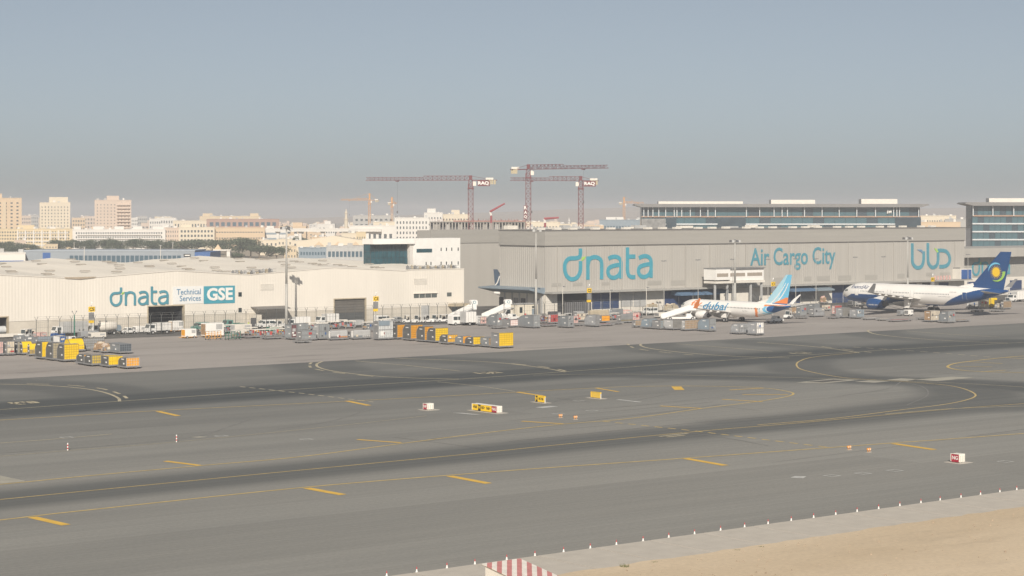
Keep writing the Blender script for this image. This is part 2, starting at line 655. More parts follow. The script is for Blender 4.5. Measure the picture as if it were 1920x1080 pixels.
mark('painted_line', [(-60, 834), (0, 831), (110, 823), (210, 814)], 0.26, PPALE)
mark('painted_line', [(0, 856), (130, 845), (330, 829), (620, 800), (800, 780)], 0.16, PPALE)
for k in ('arc_l', 'arc_m', 'arc_m2', 'arc_r', 'arc_r2', 'arc_rr'):
    mark('painted_line', CURV[k], 0.42, PPALE)
# dashes that run beside the stand arcs
mark('painted_dash', [(50, 719.6), (130, 722.5), (190, 729), (222, 738), (237, 746), (238, 752)], 0.5, PPALE, dash=(4.2, 3.6))
mark('painted_dash', [(584, 680), (580, 685), (590, 692), (640, 700), (700, 706)], 0.5, PPALE, dash=(4.2, 3.6))
mark('painted_dash', [(960, 682), (1010, 687), (1048, 693), (1068, 698)], 0.5, PPALE, dash=(4.2, 3.6))
mark('painted_dash', [(1176, 645), (1190, 653), (1230, 659), (1300, 666)], 0.5, PPALE, dash=(4.2, 4.0))
mark('painted_dash', [(1540, 650), (1590, 656), (1634, 661)], 0.5, PPALE, dash=(4.2, 4.0))
mark('painted_line', [(666, 677), (760, 685), (862, 696)], 0.3, PPALE, smooth=False)
mark('painted_line', [(1268, 645), (1350, 651), (1448, 659)], 0.3, PPALE, smooth=False)
mark('painted_line', [(1700, 621), (1790, 627.5), (1876, 632.5)], 0.3, PPALE, smooth=False)
mark('painted_line', [(820, 716), (900, 724), (965, 734)], 0.22, PPALE, smooth=False)
mark('painted_dash', [(450, 725), (560, 737), (700, 754)], 0.45, PPALE, dash=(1.5, 1.1), smooth=False)
mark('painted_dash', [(1130, 790), (1300, 808), (1560, 840)], 0.42, PYEL, dash=(1.35, 1.0), smooth=False)
mark('painted_dash', [(1600, 651), (1740, 660), (1860, 670)], 0.4, PPALE, dash=(1.9, 1.5), smooth=False)
# shoulder stripes
for a, b, w in (((60, 970), (124, 984.7), 0.95), ((575, 915.5), (643, 928), 0.95), ((843, 893), (916, 906.8), 0.95), ((1286, 860), (1360, 873), 0.95),
                ((1675, 832), (1752, 843.5), 0.95), ((296, 771.5), (334, 780), 0.85), ((650, 752), (692, 760.5), 0.85), ((970, 735.5), (1018, 742.5), 0.85),
                ((310, 865), (374, 873), 0.75), ((670, 824.5), (752, 830.5), 0.6), ((978, 790), (1056, 795), 0.6), ((1238, 761.5), (1314, 766), 0.55),
                ((1268, 725), (1274, 731.5), 1.6), ((1118, 728), (1160, 735), 0.6), ((1368, 731.5), (1432, 728), 0.5), ((1392, 740.2), (1478, 740.2), 0.5), ((1354, 749), (1430, 753.5), 0.5)):
    mark('shoulder_stripe', [a, b], w, PYELB)
# teardrop island at the right edge
mark('painted_line', [(2050, 662), (1925, 667.5), (1880, 671), (1820, 677.5), (1790, 682), (1777, 687), (1785, 691.5), (1815, 695.5), (1870, 698), (1930, 699)], 0.45, PYEL)
for a, b in (((1812, 678), (1880, 682)), ((1792, 687.2), (1860, 688)), ((1840, 697.5), (1886, 694.3)), ((1885, 670.5), (1925, 673))):
    mark('shoulder_stripe', [a, b], 0.45, PYEL)


def strokes(name, lines, w, m):
    mb = MB()
    for ln in lines:
        ribbon(mb, [gp(*p) for p in ln], w, 0.044)
    park(mb.build(name, m))


# stand numbers painted on the lane, seen upside down
strokes('painted_number', [[(17, 755), (27, 757.5), (40, 758.5), (47, 757.8)], [(27, 757.5), (33, 754.5)], [(38, 753.8), (48, 755)]], 0.7, PPALE)
strokes('painted_number', [[(49, 753.5), (58, 753), (66, 754.2), (71, 756)], [(50, 754), (62, 756.5)]], 0.7, PPALE)
strokes('painted_number', [[(888, 699), (902, 701), (914, 701), (918, 699)], [(902, 698.6), (912, 698.2)]], 0.7, PPALE)
strokes('painted_number', [[(916, 697.8), (928, 698), (942, 699.5)], [(920, 698.5), (926, 701), (934, 699.5)]], 0.7, PPALE)
strokes('painted_number', [[(1480, 662), (1492, 663.5), (1506, 663.2), (1522, 662)], [(1490, 661), (1502, 660.6), (1512, 661.5)]], 0.8, PPALE)
strokes('painted_number', [[(1236, 819), (1262, 816), (1290, 813)], [(1250, 820), (1284, 816.5)]], 0.5, PPALE)


def quad_patch(name, pts, m, z=0.03):
    mb = MB()
    mb.add([gp(*p, 0) + Vector((0, 0, z)) for p in pts], [(0, 1, 2, 3)])
    park(mb.build(name, m))


quad_patch('repair_patch', [(1492, 717.5), (1545, 719), (1612, 712.5), (1560, 710.5)], PATCH)
quad_patch('repair_patch', [(1512, 716.6), (1543, 717.4), (1590, 712.9), (1562, 712)], ROADM, 0.045)
quad_patch('repair_patch', [(1602, 716), (1640, 718), (1668, 715), (1630, 713.5)], PATCH)
quad_patch('repair_patch', [(1712, 712.2), (1758, 714.6), (1828, 708.5), (1785, 706.5)], PATCH)
quad_patch('repair_patch', [(1662, 712.5), (1700, 714.3), (1724, 711.4), (1690, 709.5)], PATCH)
quad_patch('repair_patch', [(1003, 764), (1018, 765.2), (1047, 762.6), (1032, 761.4)], PWHT)
quad_patch('repair_patch', [(1482, 896), (1506, 897), (1512, 893.8), (1490, 893)], PWHT)
quad_patch('repair_patch', [(848, 774.2), (885, 777.5), (904, 778), (868, 774.6)], PWHT)
quad_patch('repair_patch', [(1155, 749.5), (1198, 754.5), (1204, 754), (1162, 749.2)], PWHT)
quad_patch('repair_patch', [(358, 820), (372, 821.3), (390, 819.6), (374, 818.4)], PATCH)
quad_patch('repair_patch', [(0, 892), (46, 902), (46, 903), (0, 907.5)], PATCH)


def pit_lid(x, y, a=1.45):
    c = to_uv(gp(x, y))
    mb = MB()
    o, i = a / 2, a / 2 - 0.22
    vs = [(c[0] + sx * q, c[1] + sy * q, 0.028) for q in (o, i) for sx, sy in ((-1, -1), (1, -1), (1, 1), (-1, 1))]
    mb.add(vs, [(k, (k + 1) % 4, 4 + (k + 1) % 4, 4 + k) for k in range(4)])
    ob = mb.build('pit_lid_frame', PWHT, taxi)


for x, y in ((1560, 892.5), (1618, 888), (1678, 882.8), (1885, 866), (415, 818), (574, 824), (1047, 776.5), (1110, 770.5), (125, 820.5), (1085, 752)):
    pit_lid(x, y)

# sealed cracks and tyre streaks
SEAL = mat('crack_sealant', (0.115, 0.112, 0.105), 0.8, 0.2, 0.5)
STREAK = mat('tyre_streak', (0.195, 0.193, 0.182), 0.85, 0.2, 0.3)
RC = random.Random(21)
for i in range(46):
    u, v = RC.uniform(-285, 60), RC.uniform(V_ASPH + 2, V_APR - 6)
    along = i % 3 != 0
    pts, hd = [], (0.0 if along else pi / 2) + RC.uniform(-0.05, 0.05)
    n = RC.randint(6, 16)
    for k in range(n):
        pts.append(Vector((u, v, 0)))
        hd += RC.uniform(-0.05, 0.05)
        st = 4.0 if along else 1.6
        u += st * cos(hd)
        v += st * sin(hd)
    if all(V_ASPH < q.y < V_APR for q in pts):
        mb = MB()
        ribbon(mb, pts, RC.uniform(0.08, 0.16), 0.008 + 0.0001 * i)
        mb.build('crack_seal', SEAL if i % 2 else STREAK, taxi)
for pts in ([(0, 850), (200, 836), (360, 820), (430, 800), (470, 786)], [(520, 805), (620, 790), (690, 768), (700, 760)], [(1180, 752), (1230, 744), (1262, 733), (1270, 727)], [(980, 770), (1060, 748), (1130, 738)],
            [(1440, 836), (1340, 818), (1240, 808)], [(1700, 760), (1740, 740), (1720, 722), (1640, 712)], [(1560, 745), (1660, 730), (1690, 716)], [(1880, 700), (1900, 690), (1890, 676)]):
    mark('tyre_streak', pts, 0.22, STREAK)

# pebbles and clods strewn over the sand
RP = random.Random(8)
mb = MB()
for i in range(900):
    u, v = RP.uniform(-260, -60), V_KERB - 0.2 - abs(RP.gauss(0, 9))
    r = RP.uniform(0.03, 0.12) * (1 if i % 9 else 1.6)
    z = 0.06
    mb.add([(u - r, v, z), (u, v - r * 0.8, z), (u + r, v, z), (u, v + r * 0.9, z), (u + r * 0.2, v, z + r * 0.9)], [(0, 1, 4), (1, 2, 4), (2, 3, 4), (3, 0, 4)])
o = frame_obj(mb.build('pebbles', mat('sand_clod', (0.34, 0.26, 0.18), 0.9, 0.3, 1.0)))
tag(o, 'pebbles and dry clods scattered over the sand verge', 'pebbles', kind='stuff')
# ------------------------------------------------------------------ lettering helpers
def stroke(mb, pts, w, t=0.12, mi=0, smooth=True):
    """a flat raised stroke in the local x-z plane, standing t proud towards -y"""
    P = [Vector((p[0], 0, p[1])) for p in pts]
    if smooth and len(P) > 2:
        P = catmull(P, 6)
    n = len(P)
    vs = []
    for i, p in enumerate(P):
        d = (P[min(i + 1, n - 1)] - P[max(i - 1, 0)]).normalized()
        s = Vector((-d.z, 0, d.x)) * (w / 2)
        for q in (p + s, p - s):
            vs += [(q.x, -t, q.z), (q.x, 0.02, q.z)]
    fs = []
    for i in range(n - 1):
        a, b = 4 * i, 4 * i + 4
        fs += [(a, a + 2, b + 2, b), (a, b, b + 1, a + 1), (a + 2, a + 3, b + 3, b + 2)]
    fs += [(0, 1, 3, 2), (4 * n - 4, 4 * n - 2, 4 * n - 1, 4 * n - 3)]
    mb.add(vs, fs, mi)


def logo_dnata(parent, x0, z0, sc_, m, leaf, loc=(0, 0, 0), n=5, sz=None):
    sz = sz or sc_
    """the five rounded letters; source units are photo-zoom pixels, z down"""
    T = lambda pts, dx=0: [((px + dx - 1178) * sc_, (565 - py) * sz) for px, py in pts]
    A_TOP = [(1668, 325), (1700, 308), (1745, 303), (1785, 322), (1805, 370), (1805, 460), (1805, 553)]
    A_BOWL = [(1800, 395), (1740, 402), (1680, 425), (1662, 475), (1685, 528), (1735, 540), (1780, 515), (1803, 470)]
    letters = [
        [[(1365, 205), (1365, 262), (1352, 300), (1310, 312), (1268, 312)], [(1290, 312), (1240, 318), (1205, 360), (1198, 420), (1210, 490), (1245, 535), (1285, 545), (1330, 525), (1360, 470), (1366, 410), (1366, 345)]],
        [[(1445, 295), (1445, 420), (1445, 555)], [(1447, 380), (1465, 325), (1515, 303), (1568, 322), (1593, 375), (1593, 555)]],
        [A_TOP, A_BOWL],
        [[(1878, 200), (1878, 340), (1878, 460), (1890, 515), (1920, 538), (1965, 540)], [(1880, 305), (1920, 305), (1965, 305)]],
        [[(p[0] + 338, p[1]) for p in A_TOP], [(p[0] + 338, p[1]) for p in A_BOWL]],
    ]
    for L in letters[:n]:
        mb = MB()
        for k, s in enumerate(L):
            stroke(mb, T(s), 40 * (sc_ + sz) / 2, 0.10 + 0.015 * k)
        o = mb.build('letter', m, parent)
        o.location = (x0 + loc[0], loc[1], z0 + loc[2])
    mb = MB()
    mb.prism([(p[0], p[1]) for p in T([(1378, 345), (1382, 305), (1424, 293), (1405, 325)])], -0.12, 0.0, 'y')
    o = mb.build('leaf_mark', leaf, parent)
    o.location = (x0 + loc[0], loc[1], z0 + loc[2])


_txt = {}


def text_mesh(s, m, size=1.0, extrude=0.03, offset=0.0, width=None, shear=0.0):
    """mesh of a line of text in the x-y plane, left-bottom at the origin"""
    c = bpy.data.curves.new('lettering', 'FONT')
    c.body = s
    c.size = size
    c.extrude = extrude
    c.offset = offset
    c.shear = shear
    c.resolution_u = 3
    ob = bpy.data.objects.new('lettering_tmp', c)
    COL.objects.link(ob)
    dg = bpy.context.evaluated_depsgraph_get()
    me = bpy.data.meshes.new_from_object(ob.evaluated_get(dg))
    bpy.data.objects.remove(ob)
    bpy.data.curves.remove(c)
    xs = [v.co.x for v in me.vertices]
    ys = [v.co.y for v in me.vertices]
    k = (width / (max(xs) - min(xs))) if width else 1.0
    x0, y0 = min(xs), min(ys)
    for v in me.vertices:
        v.co.x = (v.co.x - x0) * k
        v.co.y = v.co.y - y0
    me.materials.clear()
    me.materials.append(m)
    me['h'] = max(ys) - y0
    return me


def wall_text(parent, s, m, x, z, width, height, y=-0.06, offset=0.0, name='lettering', shear=0.0):
    me = text_mesh(s, m, 1.0, 0.03, offset, width, shear)
    k = height / me['h']
    for v in me.vertices:
        v.co.y *= k
    return link(name, me, parent, (x, y, z), (pi / 2, 0, 0))


# ------------------------------------------------------------------ walls of ribbed sheet
def ribbed_wall(mb, u0, u1, v, ztop, z0=0.0, pitch=0.75, depth=0.013, mi=0):
    """a trapezoid-ribbed sheet facing -v from u0 to u1; ztop(u) gives the top edge"""
    n = max(1, int((u1 - u0) / pitch))
    p = (u1 - u0) / n
    prof = []
    for i in range(n):
        a = u0 + i * p
        prof += [(a, 0), (a + p * 0.42, 0), (a + p * 0.5, depth), (a + p * 0.92, depth)]
    prof.append((u1, 0))
    vs, fs = [], []
    for (u, d) in prof:
        vs += [(u, v + d, z0), (u, v + d, ztop(u))]
    for i in range(len(prof) - 1):
        fs.append((2 * i, 2 * i + 2, 2 * i + 3, 2 * i + 1))
    mb.add(vs, fs, mi)


FR = dict(loc=(C0[0], C0[1], 0), rz=TA)

# ------------------------------------------------------------------ cream maintenance shed (left)
GV = -3.5
GU0, GU1 = u_at(-120, GV), u_at(870, GV)
shed = thing('maintenance_shed', 'long cream ribbed-metal maintenance shed with teal lettering at left', 'building', **FR)
valleys = [u_at(x, GV) for x in (-180, 150, 468, 770)]
peaks = [u_at(x, GV) for x in (-20, 330, 625)]


def wave(u):
    ks = sorted([(a, 0.0) for a in valleys] + [(a, 1.0) for a in peaks])
    if u <= ks[0][0]:
        return ks[0][1]
    for (a, za), (b, zb) in zip(ks[:-1], ks[1:]):
        if a <= u <= b:
            return za + (zb - za) * (u - a) / (b - a)
    return 0.0


def shed_z(u):
    return 12.9 + 1.35 * wave(u) + (0.0 if u < u_at(767, GV) else 0.35)


doors = [(-40, 14, 4.6, 'open'), (278, 344, 5.9, 'open'), (627, 685, 6.2, 'shut')]
mb = MB()
edges = [GU0]
for x0, x1, h, k in doors:
    a, b = u_at(x0, GV), u_at(x1, GV)
    ribbed_wall(mb, edges[-1], a, GV, shed_z, 3.6)
    ribbed_wall(mb, a, b, GV, shed_z, h)
    edges.append(b)
ribbed_wall(mb, edges[-1], GU1, GV, shed_z, 3.6)
mb.build('ribbed_wall', CREAM, shed)
mb = MB()
prev = GU0
for x0, x1, h, k in doors:
    a, b = u_at(x0, GV), u_at(x1, GV)
    mb.bb(prev, a, GV + 0.1, GV + 0.5, 0, 3.6)
    prev = b
mb.bb(prev, GU1, GV + 0.1, GV + 0.5, 0, 3.6)
mb.build('base_wall', CREAMLOW, shed)
for x0, x1, h, k in doors:
    a, b = u_at(x0, GV), u_at(x1, GV)
    mb = MB()
    mb.bb(a - 0.25, a, GV - 0.12, GV + 0.7, 0, h + 0.25)
    mb.bb(b, b + 0.25, GV - 0.12, GV + 0.7, 0, h + 0.25)
    mb.bb(a, b, GV - 0.12, GV + 0.7, h, h + 0.25)
    mb.build('door_frame', TANM, shed)
    if k == 'open':
        mb = MB()
        mb.bb(a, b, GV + 9.0, GV + 9.2, 0, h + 1)
        mb.bb(a - 4, a, GV + 0.6, GV + 9.2, 0, h + 1)
        mb.bb(b, b + 0.2, GV + 0.8, GV + 9.2, 0, h + 1)
        mb.bb(a - 4, b, GV + 0.8, GV + 9.0, h + 0.3, h + 0.6)
        mb.build('dark_bay', DARKIN, shed)
    else:
        for i in range(9):
            mb = MB()
            hh = h / 9
            mb.bb(a + 0.01, b - 0.01, GV + 0.35, GV + 0.47, hh * i + 0.02, hh * (i + 1) - 0.03)
            mb.build('door_panel', mat('door_slate', (0.13, 0.12, 0.105), 0.6, 0.12) if i > 3 else mat('door_slate_low', (0.085, 0.09, 0.09), 0.6, 0.12), shed)
        mb = MB()
        mb.bb(a, b, GV + 0.5, GV + 0.6, 0, h)
        mb.build('door_backing', DARKIN, shed)
# roof: shallow ridges running back from the front, three sheets deep
mb = MB()
ulist = sorted(set([GU0, GU1] + [u for u in valleys + peaks if GU0 < u < GU1] + [GU0 + (GU1 - GU0) * i / 60 for i in range(61)]))
depths = [GV + 0.06, 18, 38, 62]
for (a, b) in zip(depths[:-1], depths[1:]):
    for j, vv_ in enumerate((a, b)):
        pass
rows = [GV + 0.05, 9, 20, 32, 44, 56, 64]
off = len(mb.v)
for r, v in enumerate(rows):
    lift = 0.022 * (v - GV)
    for u in ulist:
        bump = 0.35 * (sin(u * 0.42 + r) * 0.5 + 0.5) if r > 2 else 0.0
        mb.v.append((u, v, shed_z(u) - 0.02 + lift + bump * 0.8))
for r in range(len(rows) - 1):
    for i in range(len(ulist) - 1):
        a = r * len(ulist) + i
        mb.f.append((a, a + 1, a + 1 + len(ulist), a + len(ulist)))
        mb.m.append(0)
mb.bb(GU0, GU1, 63.8, 64.2, 0, 13.0)
mb.bb(GU1 - 0.2, GU1, GV + 0.1, 64, 0, 12.8)
mb.build('roof', ROOFC, shed)
# eaves trim
for (a, b) in zip(ulist[:-1], ulist[1:]):
    pass
mb = MB()
for (a, b) in zip(ulist[:-1], ulist[1:]):
    mb.add([(a, GV - 0.12, shed_z(a) - 0.1), (b, GV - 0.12, shed_z(b) - 0.1), (b, GV - 0.12, shed_z(b) + 0.06), (a, GV - 0.12, shed_z(a) + 0.06), (a, GV + 0.2, shed_z(a) + 0.06), (b, GV + 0.2, shed_z(b) + 0.06)],
           [(0, 1, 2, 3), (3, 2, 5, 4)])
mb.build('eaves_trim', CREAM, shed)
# roof lights and vents
mb = MB()
mb.prism([(-1.3, 0), (1.3, 0), (1.1, 0.22), (-1.1, 0.22)], -0.45, 0.45, 'y')
vent_mesh = mb.mesh('roof_vent', mat('roof_vent_grey', (0.30, 0.27, 0.23), 0.6, 0.15))
for r, v in enumerate((3, 12, 22, 33, 45, 57)):
    for i in range(15):
        u = GU0 + 10 + i * 9.3 + (r % 2) * 4.5 + R.uniform(-1, 1)
        if u < GU1 - 12 and R.random() > 0.18:
            o = link('roof_vent', vent_mesh, shed, (u, v, shed_z(u) + 0.022 * (v - GV) + 0.25))
# clusters of roof plant at the eaves
for x0, x1 in ((440, 519), (768, 862)):
    a, b = u_at(x0, GV), u_at(x1, GV)
    n = int((b - a) / 0.8)
    for i in range(n):
        h = R.uniform(0.35, 0.95)
        mb = MB()
        mb.bb(0, R.uniform(0.4, 0.6), 0, 0.6, 0, h)
        mb.bb(0.1, 0.3, 0.1, 0.3, h, h + 0.2)
        uu_ = a + i * (b - a) / n
        mb.build('roof_unit', (MGREY, LGREY, TANM)[i % 3], shed).location = (uu_, GV + 0.6 + R.uniform(0, 0.8), shed_z(uu_) + 0.05)
    mb = MB()
    for k in (0.25, 0.8):
        mb.bar((a, GV + 0.35, shed_z(a) + k), (b, GV + 0.35, shed_z(b) + k), 0.07)
    mb.build('roof_rail', MGREY, shed)
# torn patch of eaves at far left
mb = MB()
a, b = u_at(120, GV), u_at(180, GV)
mb.add([(a, GV - 0.2, shed_z(a) + 0.1), (b, GV - 0.2, shed_z(b) + 0.1), (b - 0.5, GV - 0.22, shed_z(b) - 0.15), ((a + b) / 2, GV - 0.22, shed_z((a + b) / 2) - 0.22), (a + 0.3, GV - 0.22, shed_z(a) - 0.2)], [(0, 4, 3, 2, 1)])
mb.build('gutter', mat('rusty_gutter', (0.38, 0.31, 0.23), 0.8, 0.3, 2), shed)
# signs on the shed
sh_s = (314 - 205) / (1221 - 1055)
du = u_at(314, GV) - u_at(205, GV)
logo_dnata(shed, u_at(205, GV), zy(571, 469), du / (2146 - 1178), TEAL, LIME, (0, GV - 0.08, 0), sz=34.5 * 469 / FPX / 360)
d_sign = 488
mb = MB()
a, b = u_at(324, GV), u_at(381, GV)
zt, zb = zy(534, 482), zy(566, 482)
mb.bb(a, b, GV - 0.07, GV - 0.01, zb, zt)
mb.build('sign_panel', mat('pale_blue_sign', (0.74, 0.74, 0.72), 0.5, 0.03), shed)
SLATE = mat('slate_blue_lettering', (0.13, 0.25, 0.38), 0.5, 0.05)
wall_text(shed, 'Technical', SLATE, u_at(331, GV), zy(549, 482), u_at(376, GV) - u_at(331, GV), 1.35, GV - 0.10, 0.006)
wall_text(shed, 'Services', SLATE, u_at(336.5, GV), zy(561, 482), u_at(376, GV) - u_at(336.5, GV), 1.35, GV - 0.10, 0.006)
mb = MB()
a, b = u_at(382, GV), u_at(440, GV)
mb.bb(a, b, GV - 0.09, GV - 0.01, zy(565, 488), zy(533, 488))
mb.build('sign_panel', TEALB, shed)
wall_text(shed, 'GSE', WHITE, u_at(387.5, GV), zy(559.6, 488), u_at(436, GV) - u_at(387.5, GV), 3.05, GV - 0.13, 0.035)
# small windows, louvres, awnings
for x0, x1, y0, y1 in ((447, 453, 545, 553), (447, 453, 574, 582)):
    mb = MB()
    mb.bb(u_at(x0, GV), u_at(x1, GV), GV - 0.08, GV, zy(y1, 490), zy(y0, 490))
    mb.build('small_window', GLASS, shed)
for x0, x1, y0, y1, d in ((488, 513, 529, 542, 494), (776, 800, 521, 533, 516)):
    a, b, c, e = u_at(x0, GV), u_at(x1, GV), zy(y1, d), zy(y0, d)
    for i in range(6):
        mb = MB()
        t = (e - c) / 6
        mb.bb(a, b, GV - 0.06 - 0.02 * (i % 2), GV, c + i * t, c + (i + 0.8) * t)
        mb.build('louvre_slat', OFFW, shed)
for x0, x1 in ((776, 785.5), (786.5, 796.5), (797.5, 808), (809, 819), (838, 846.5)):
    y0, y1 = (550, 557.5) if x1 < 830 else (549, 556.5)
    mb = MB()
    mb.bb(u_at(x0, GV), u_at(x1, GV), GV - 0.05, GV, zy(y1, 517), zy(y0, 517))
    mb.build('window', mat('shaded_window', (0.10, 0.115, 0.11), 0.2, 0.2), shed)
mb = MB()
mb.bb(u_at(775, GV), u_at(820, GV), GV - 0.3, GV, zy(549.5, 517), zy(548.6, 517))
mb.build('window_hood', CREAM, shed)
mb = MB()
mb.bb(u_at(790, GV), u_at(805, GV), GV - 0.03, GV + 0.15, 0, 3.9)
mb.build('roller_door', LGREY, shed)
a, b = u_at(470, GV), u_at(535, GV)
mb = MB()
mb.add([(a, GV, 4.9), (b, GV, 4.9), (b - 0.5, GV - 3.2, 4.5), (a + 0.4, GV - 3.2, 4.5), (a, GV, 5.1), (b, GV, 5.1), (b - 0.5, GV - 3.2, 4.7), (a + 0.4, GV - 3.2, 4.7)],
       [(0, 1, 2, 3), (7, 6, 5, 4), (3, 2, 6, 7), (2, 1, 5, 6), (0, 3, 7, 4)])
mb.build('awning', mat('grey_awning', (0.18, 0.17, 0.16), 0.7, 0.1), shed)
mb = MB()
mb.bb(u_at(466, GV), u_at(482, GV), GV - 2.2, GV - 0.02, 0, 3.2)
mb.build('porch', CREAMLOW, shed)
mb = MB()
mb.bb(u_at(470, GV - 2.2), u_at(480.5, GV - 2.2), GV - 2.26, GV - 2.2, 0, 2.5)
mb.build('porch_door', DGREY, shed)
mb = MB()
a, b = u_at(840, GV), u_at(871, GV)
mb.bb(a, b, GV - 2.4, GV - 0.1, 3.5, 4.2)
mb.build('awning', TANM, shed)
mb = MB()
mb.bb(u_at(848, GV), u_at(857, GV), GV - 0.05, GV, 1.0, 3.2)
mb.build('office_window', BLUGREY, shed)

# ------------------------------------------------------------------ office block that rises behind the shed
OV = 24.0
OD = 552.0
office = thing('office_block', 'white office block with deep dark glazing rising behind the cream shed', 'building', **FR)
a, b, c = u_at(699, OV), u_at(776, OV), u_at(863, OV)
zt = zy(447, 545)
DP = 4.6
mb = MB()
mb.bb(b, c, OV, OV + DP, 0, zt)
mb.build('wall', WHITE, office)
mb = MB()
mb.bb(a - 0.3, b - 0.01, OV - 0.5, OV + DP, zt - 1.5, zt - 0.02)
mb.build('roof_slab', WHITE, office)
mb = MB()
mb.bb(b - 1.2, b - 0.02, OV + 0.2, OV + DP, 0, zt - 1.52)
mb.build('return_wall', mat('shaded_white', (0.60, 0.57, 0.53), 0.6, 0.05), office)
gz0, gz1 = zy(497, 540), zt - 1.55
OGL = mat('blue_green_glazing', (0.02, 0.07, 0.09), 0.15, 0.35, 0.5, spec=0.7)
n = 9
for i in range(n):
    for j in range(3):
        mb = MB()
        x0, x1 = a + 0.1 + (b - 1.4 - a) * i / n, a + 0.1 + (b - 1.4 - a) * (i + 1) / n
        h0, h1 = gz0 + (gz1 - gz0) * j / 3, gz0 + (gz1 - gz0) * (j + 1) / 3
        yy = OV + 1.1 + 0.1 * j
        mb.bb(x0 + 0.06, x1 - 0.06, yy, yy + 0.06, h0 + 0.05, h1 - 0.04)
        mb.build('glass_pane', OGL if j < 2 else GLASS, office)
for i in range(2):
    for j in range(3):
        mb = MB()
        h0, h1 = gz0 + (gz1 - gz0) * j / 3, gz0 + (gz1 - gz0) * (j + 1) / 3
        mb.bb(a - 0.02, a + 0.06, OV + 1.3 + 1.6 * i, OV + 2.8 + 1.6 * i, h0 + 0.05, h1 - 0.04)
        mb.build('glass_pane', OGL, office)
mb = MB()
mb.bb(a + 0.08, b - 1.25, OV + 1.45, OV + DP - 0.02, 0, zt - 1.52)
mb.build('mullion_wall', DGREY, office)
# terrace balustrade in front
mb = MB()
for i in range(24):
    x = u_at(699, OV - 3) + i * (u_at(775, OV - 3) - u_at(699, OV - 3)) / 23
    mb.bb(x - 0.06, x + 0.06, OV - 3, OV - 2.9, gz0 - 1.5, gz0 - 0.3)
mb.bb(u_at(699, OV - 3), u_at(775, OV - 3), OV - 3.05, OV - 2.9, gz0 - 0.3, gz0 - 0.1)
mb.build('balustrade', OFFW, office)
mb = MB()
mb.bb(u_at(781, OV), u_at(810, OV), OV - 0.05, OV + 0.02, zy(473, 552), zy(466, 552))
mb.build('strip_window', OGL, office)
for x, y0 in ((827, 464), (837, 464), (847, 464), (859, 464), (799, 490), (808, 490), (827, 490), (837, 490), (847, 490), (859, 490)):
    mb = MB()
    w = 0.16
    uc = u_at(x, OV)
    mb.bb(uc - w, uc + w, OV - 0.04, OV + 0.02, zy(y0 + 6, 556), zy(y0, 556))
    mb.build('slit_window', GLASS, office)

# ------------------------------------------------------------------ big grey cargo hangar
HT = 22.85
HU1 = u_at(1808, 0)
hangar = thing('cargo_hangar', 'huge grey ribbed cargo hangar with large teal lettering along its front', 'building', **FR)
FZ = 18.9                                           # underside of the plain band at the top
mb = MB()
ribbed_wall(mb, 0.0, HU1, 0.0, lambda u: FZ + 0.1, 6.1, 0.95, 0.032)
mb.build('ribbed_wall', GREYW, hangar)
# side wall that runs back from the near corner
mb = MB()
n = 22
prof = []
for i in range(n):
    a = i * 20.1 / n
    p = 20.1 / n
    prof += [(0.0, a), (0.0, a + p * 0.42), (0.09, a + p * 0.5), (0.09, a + p * 0.92)]
prof.append((0.0, 20.1))
vs, fs = [], []
for d, v in prof:
    vs += [(d, v, 7.4), (d, v, FZ + 0.1)]
for i in range(len(prof) - 1):
    fs.append((2 * i + 2, 2 * i, 2 * i + 1, 2 * i + 3))
mb.add(vs, fs)
mb.build('side_wall', GREYW, hangar)
mb = MB()
mb.bb(-0.25, HU1 + 0.25, -0.25, 20.3, FZ, HT)
mb.build('top_band', GREYF, hangar)
mb = MB()
mb.bb(-0.35, HU1 + 0.35, -0.35, 20.4, HT, HT + 0.25)
mb.bb(-0.29, HU1 + 0.29, -0.29, 20.35, FZ - 0.18, FZ - 0.005)
mb.build('band_flashing', mat('dark_flashing', (0.17, 0.16, 0.15), 0.6, 0.1), hangar)
mb = MB()
mb.bb(0.1, HU1 - 0.1, 0.12, 20.0, 0, FZ)
mb.build('inner_shell', mat('shell_grey', (0.38, 0.36, 0.32), 0.8, 0.08), hangar)
mb = MB()
mb.bb(u_at(808, 50), HU1, 50, 57, 0, 22.7)
mb.build('rear_hall', GREYW, hangar)
mb = MB()
mb.bb(u_at(808, 50) - 0.2, HU1, 49.8, 50.0, 18.9, 22.9)
mb.build('rear_band', GREYF, hangar)
for i in range(26):
    mb = MB()
    mb.bb(0, 2.6, 0, 1.2, 0, 0.75)
    mb.build('roof_vent', OFFW, hangar).location = (4 + i * 6.7, 8 + (i % 3), HT + 0.05)
for i in range(12):
    mb = MB()
    mb.bb(0, R.uniform(2, 6), 0, 2, 0, R.uniform(0.6, 1.3))
    mb.build('roof_unit', (OFFW, LGREY)[i % 2], hangar).location = (R.uniform(2, HU1 - 8), R.uniform(51, 55), 22.7)
# wall lettering
du = u_at(1221, 0) - u_at(1055, 0)
logo_dnata(hangar, u_at(1055, 0), zy(524.5, 560), du / (2146 - 1178), TEALB, LIME, (0, -0.03, 0), sz=60 * 556 / FPX / 360)
wall_text(hangar, 'Air Cargo City', TEAL, u_at(1406.5, 0), zy(505, 612), u_at(1566, 0) - u_at(1406.5, 0), 6.9, -0.10, 0.012)
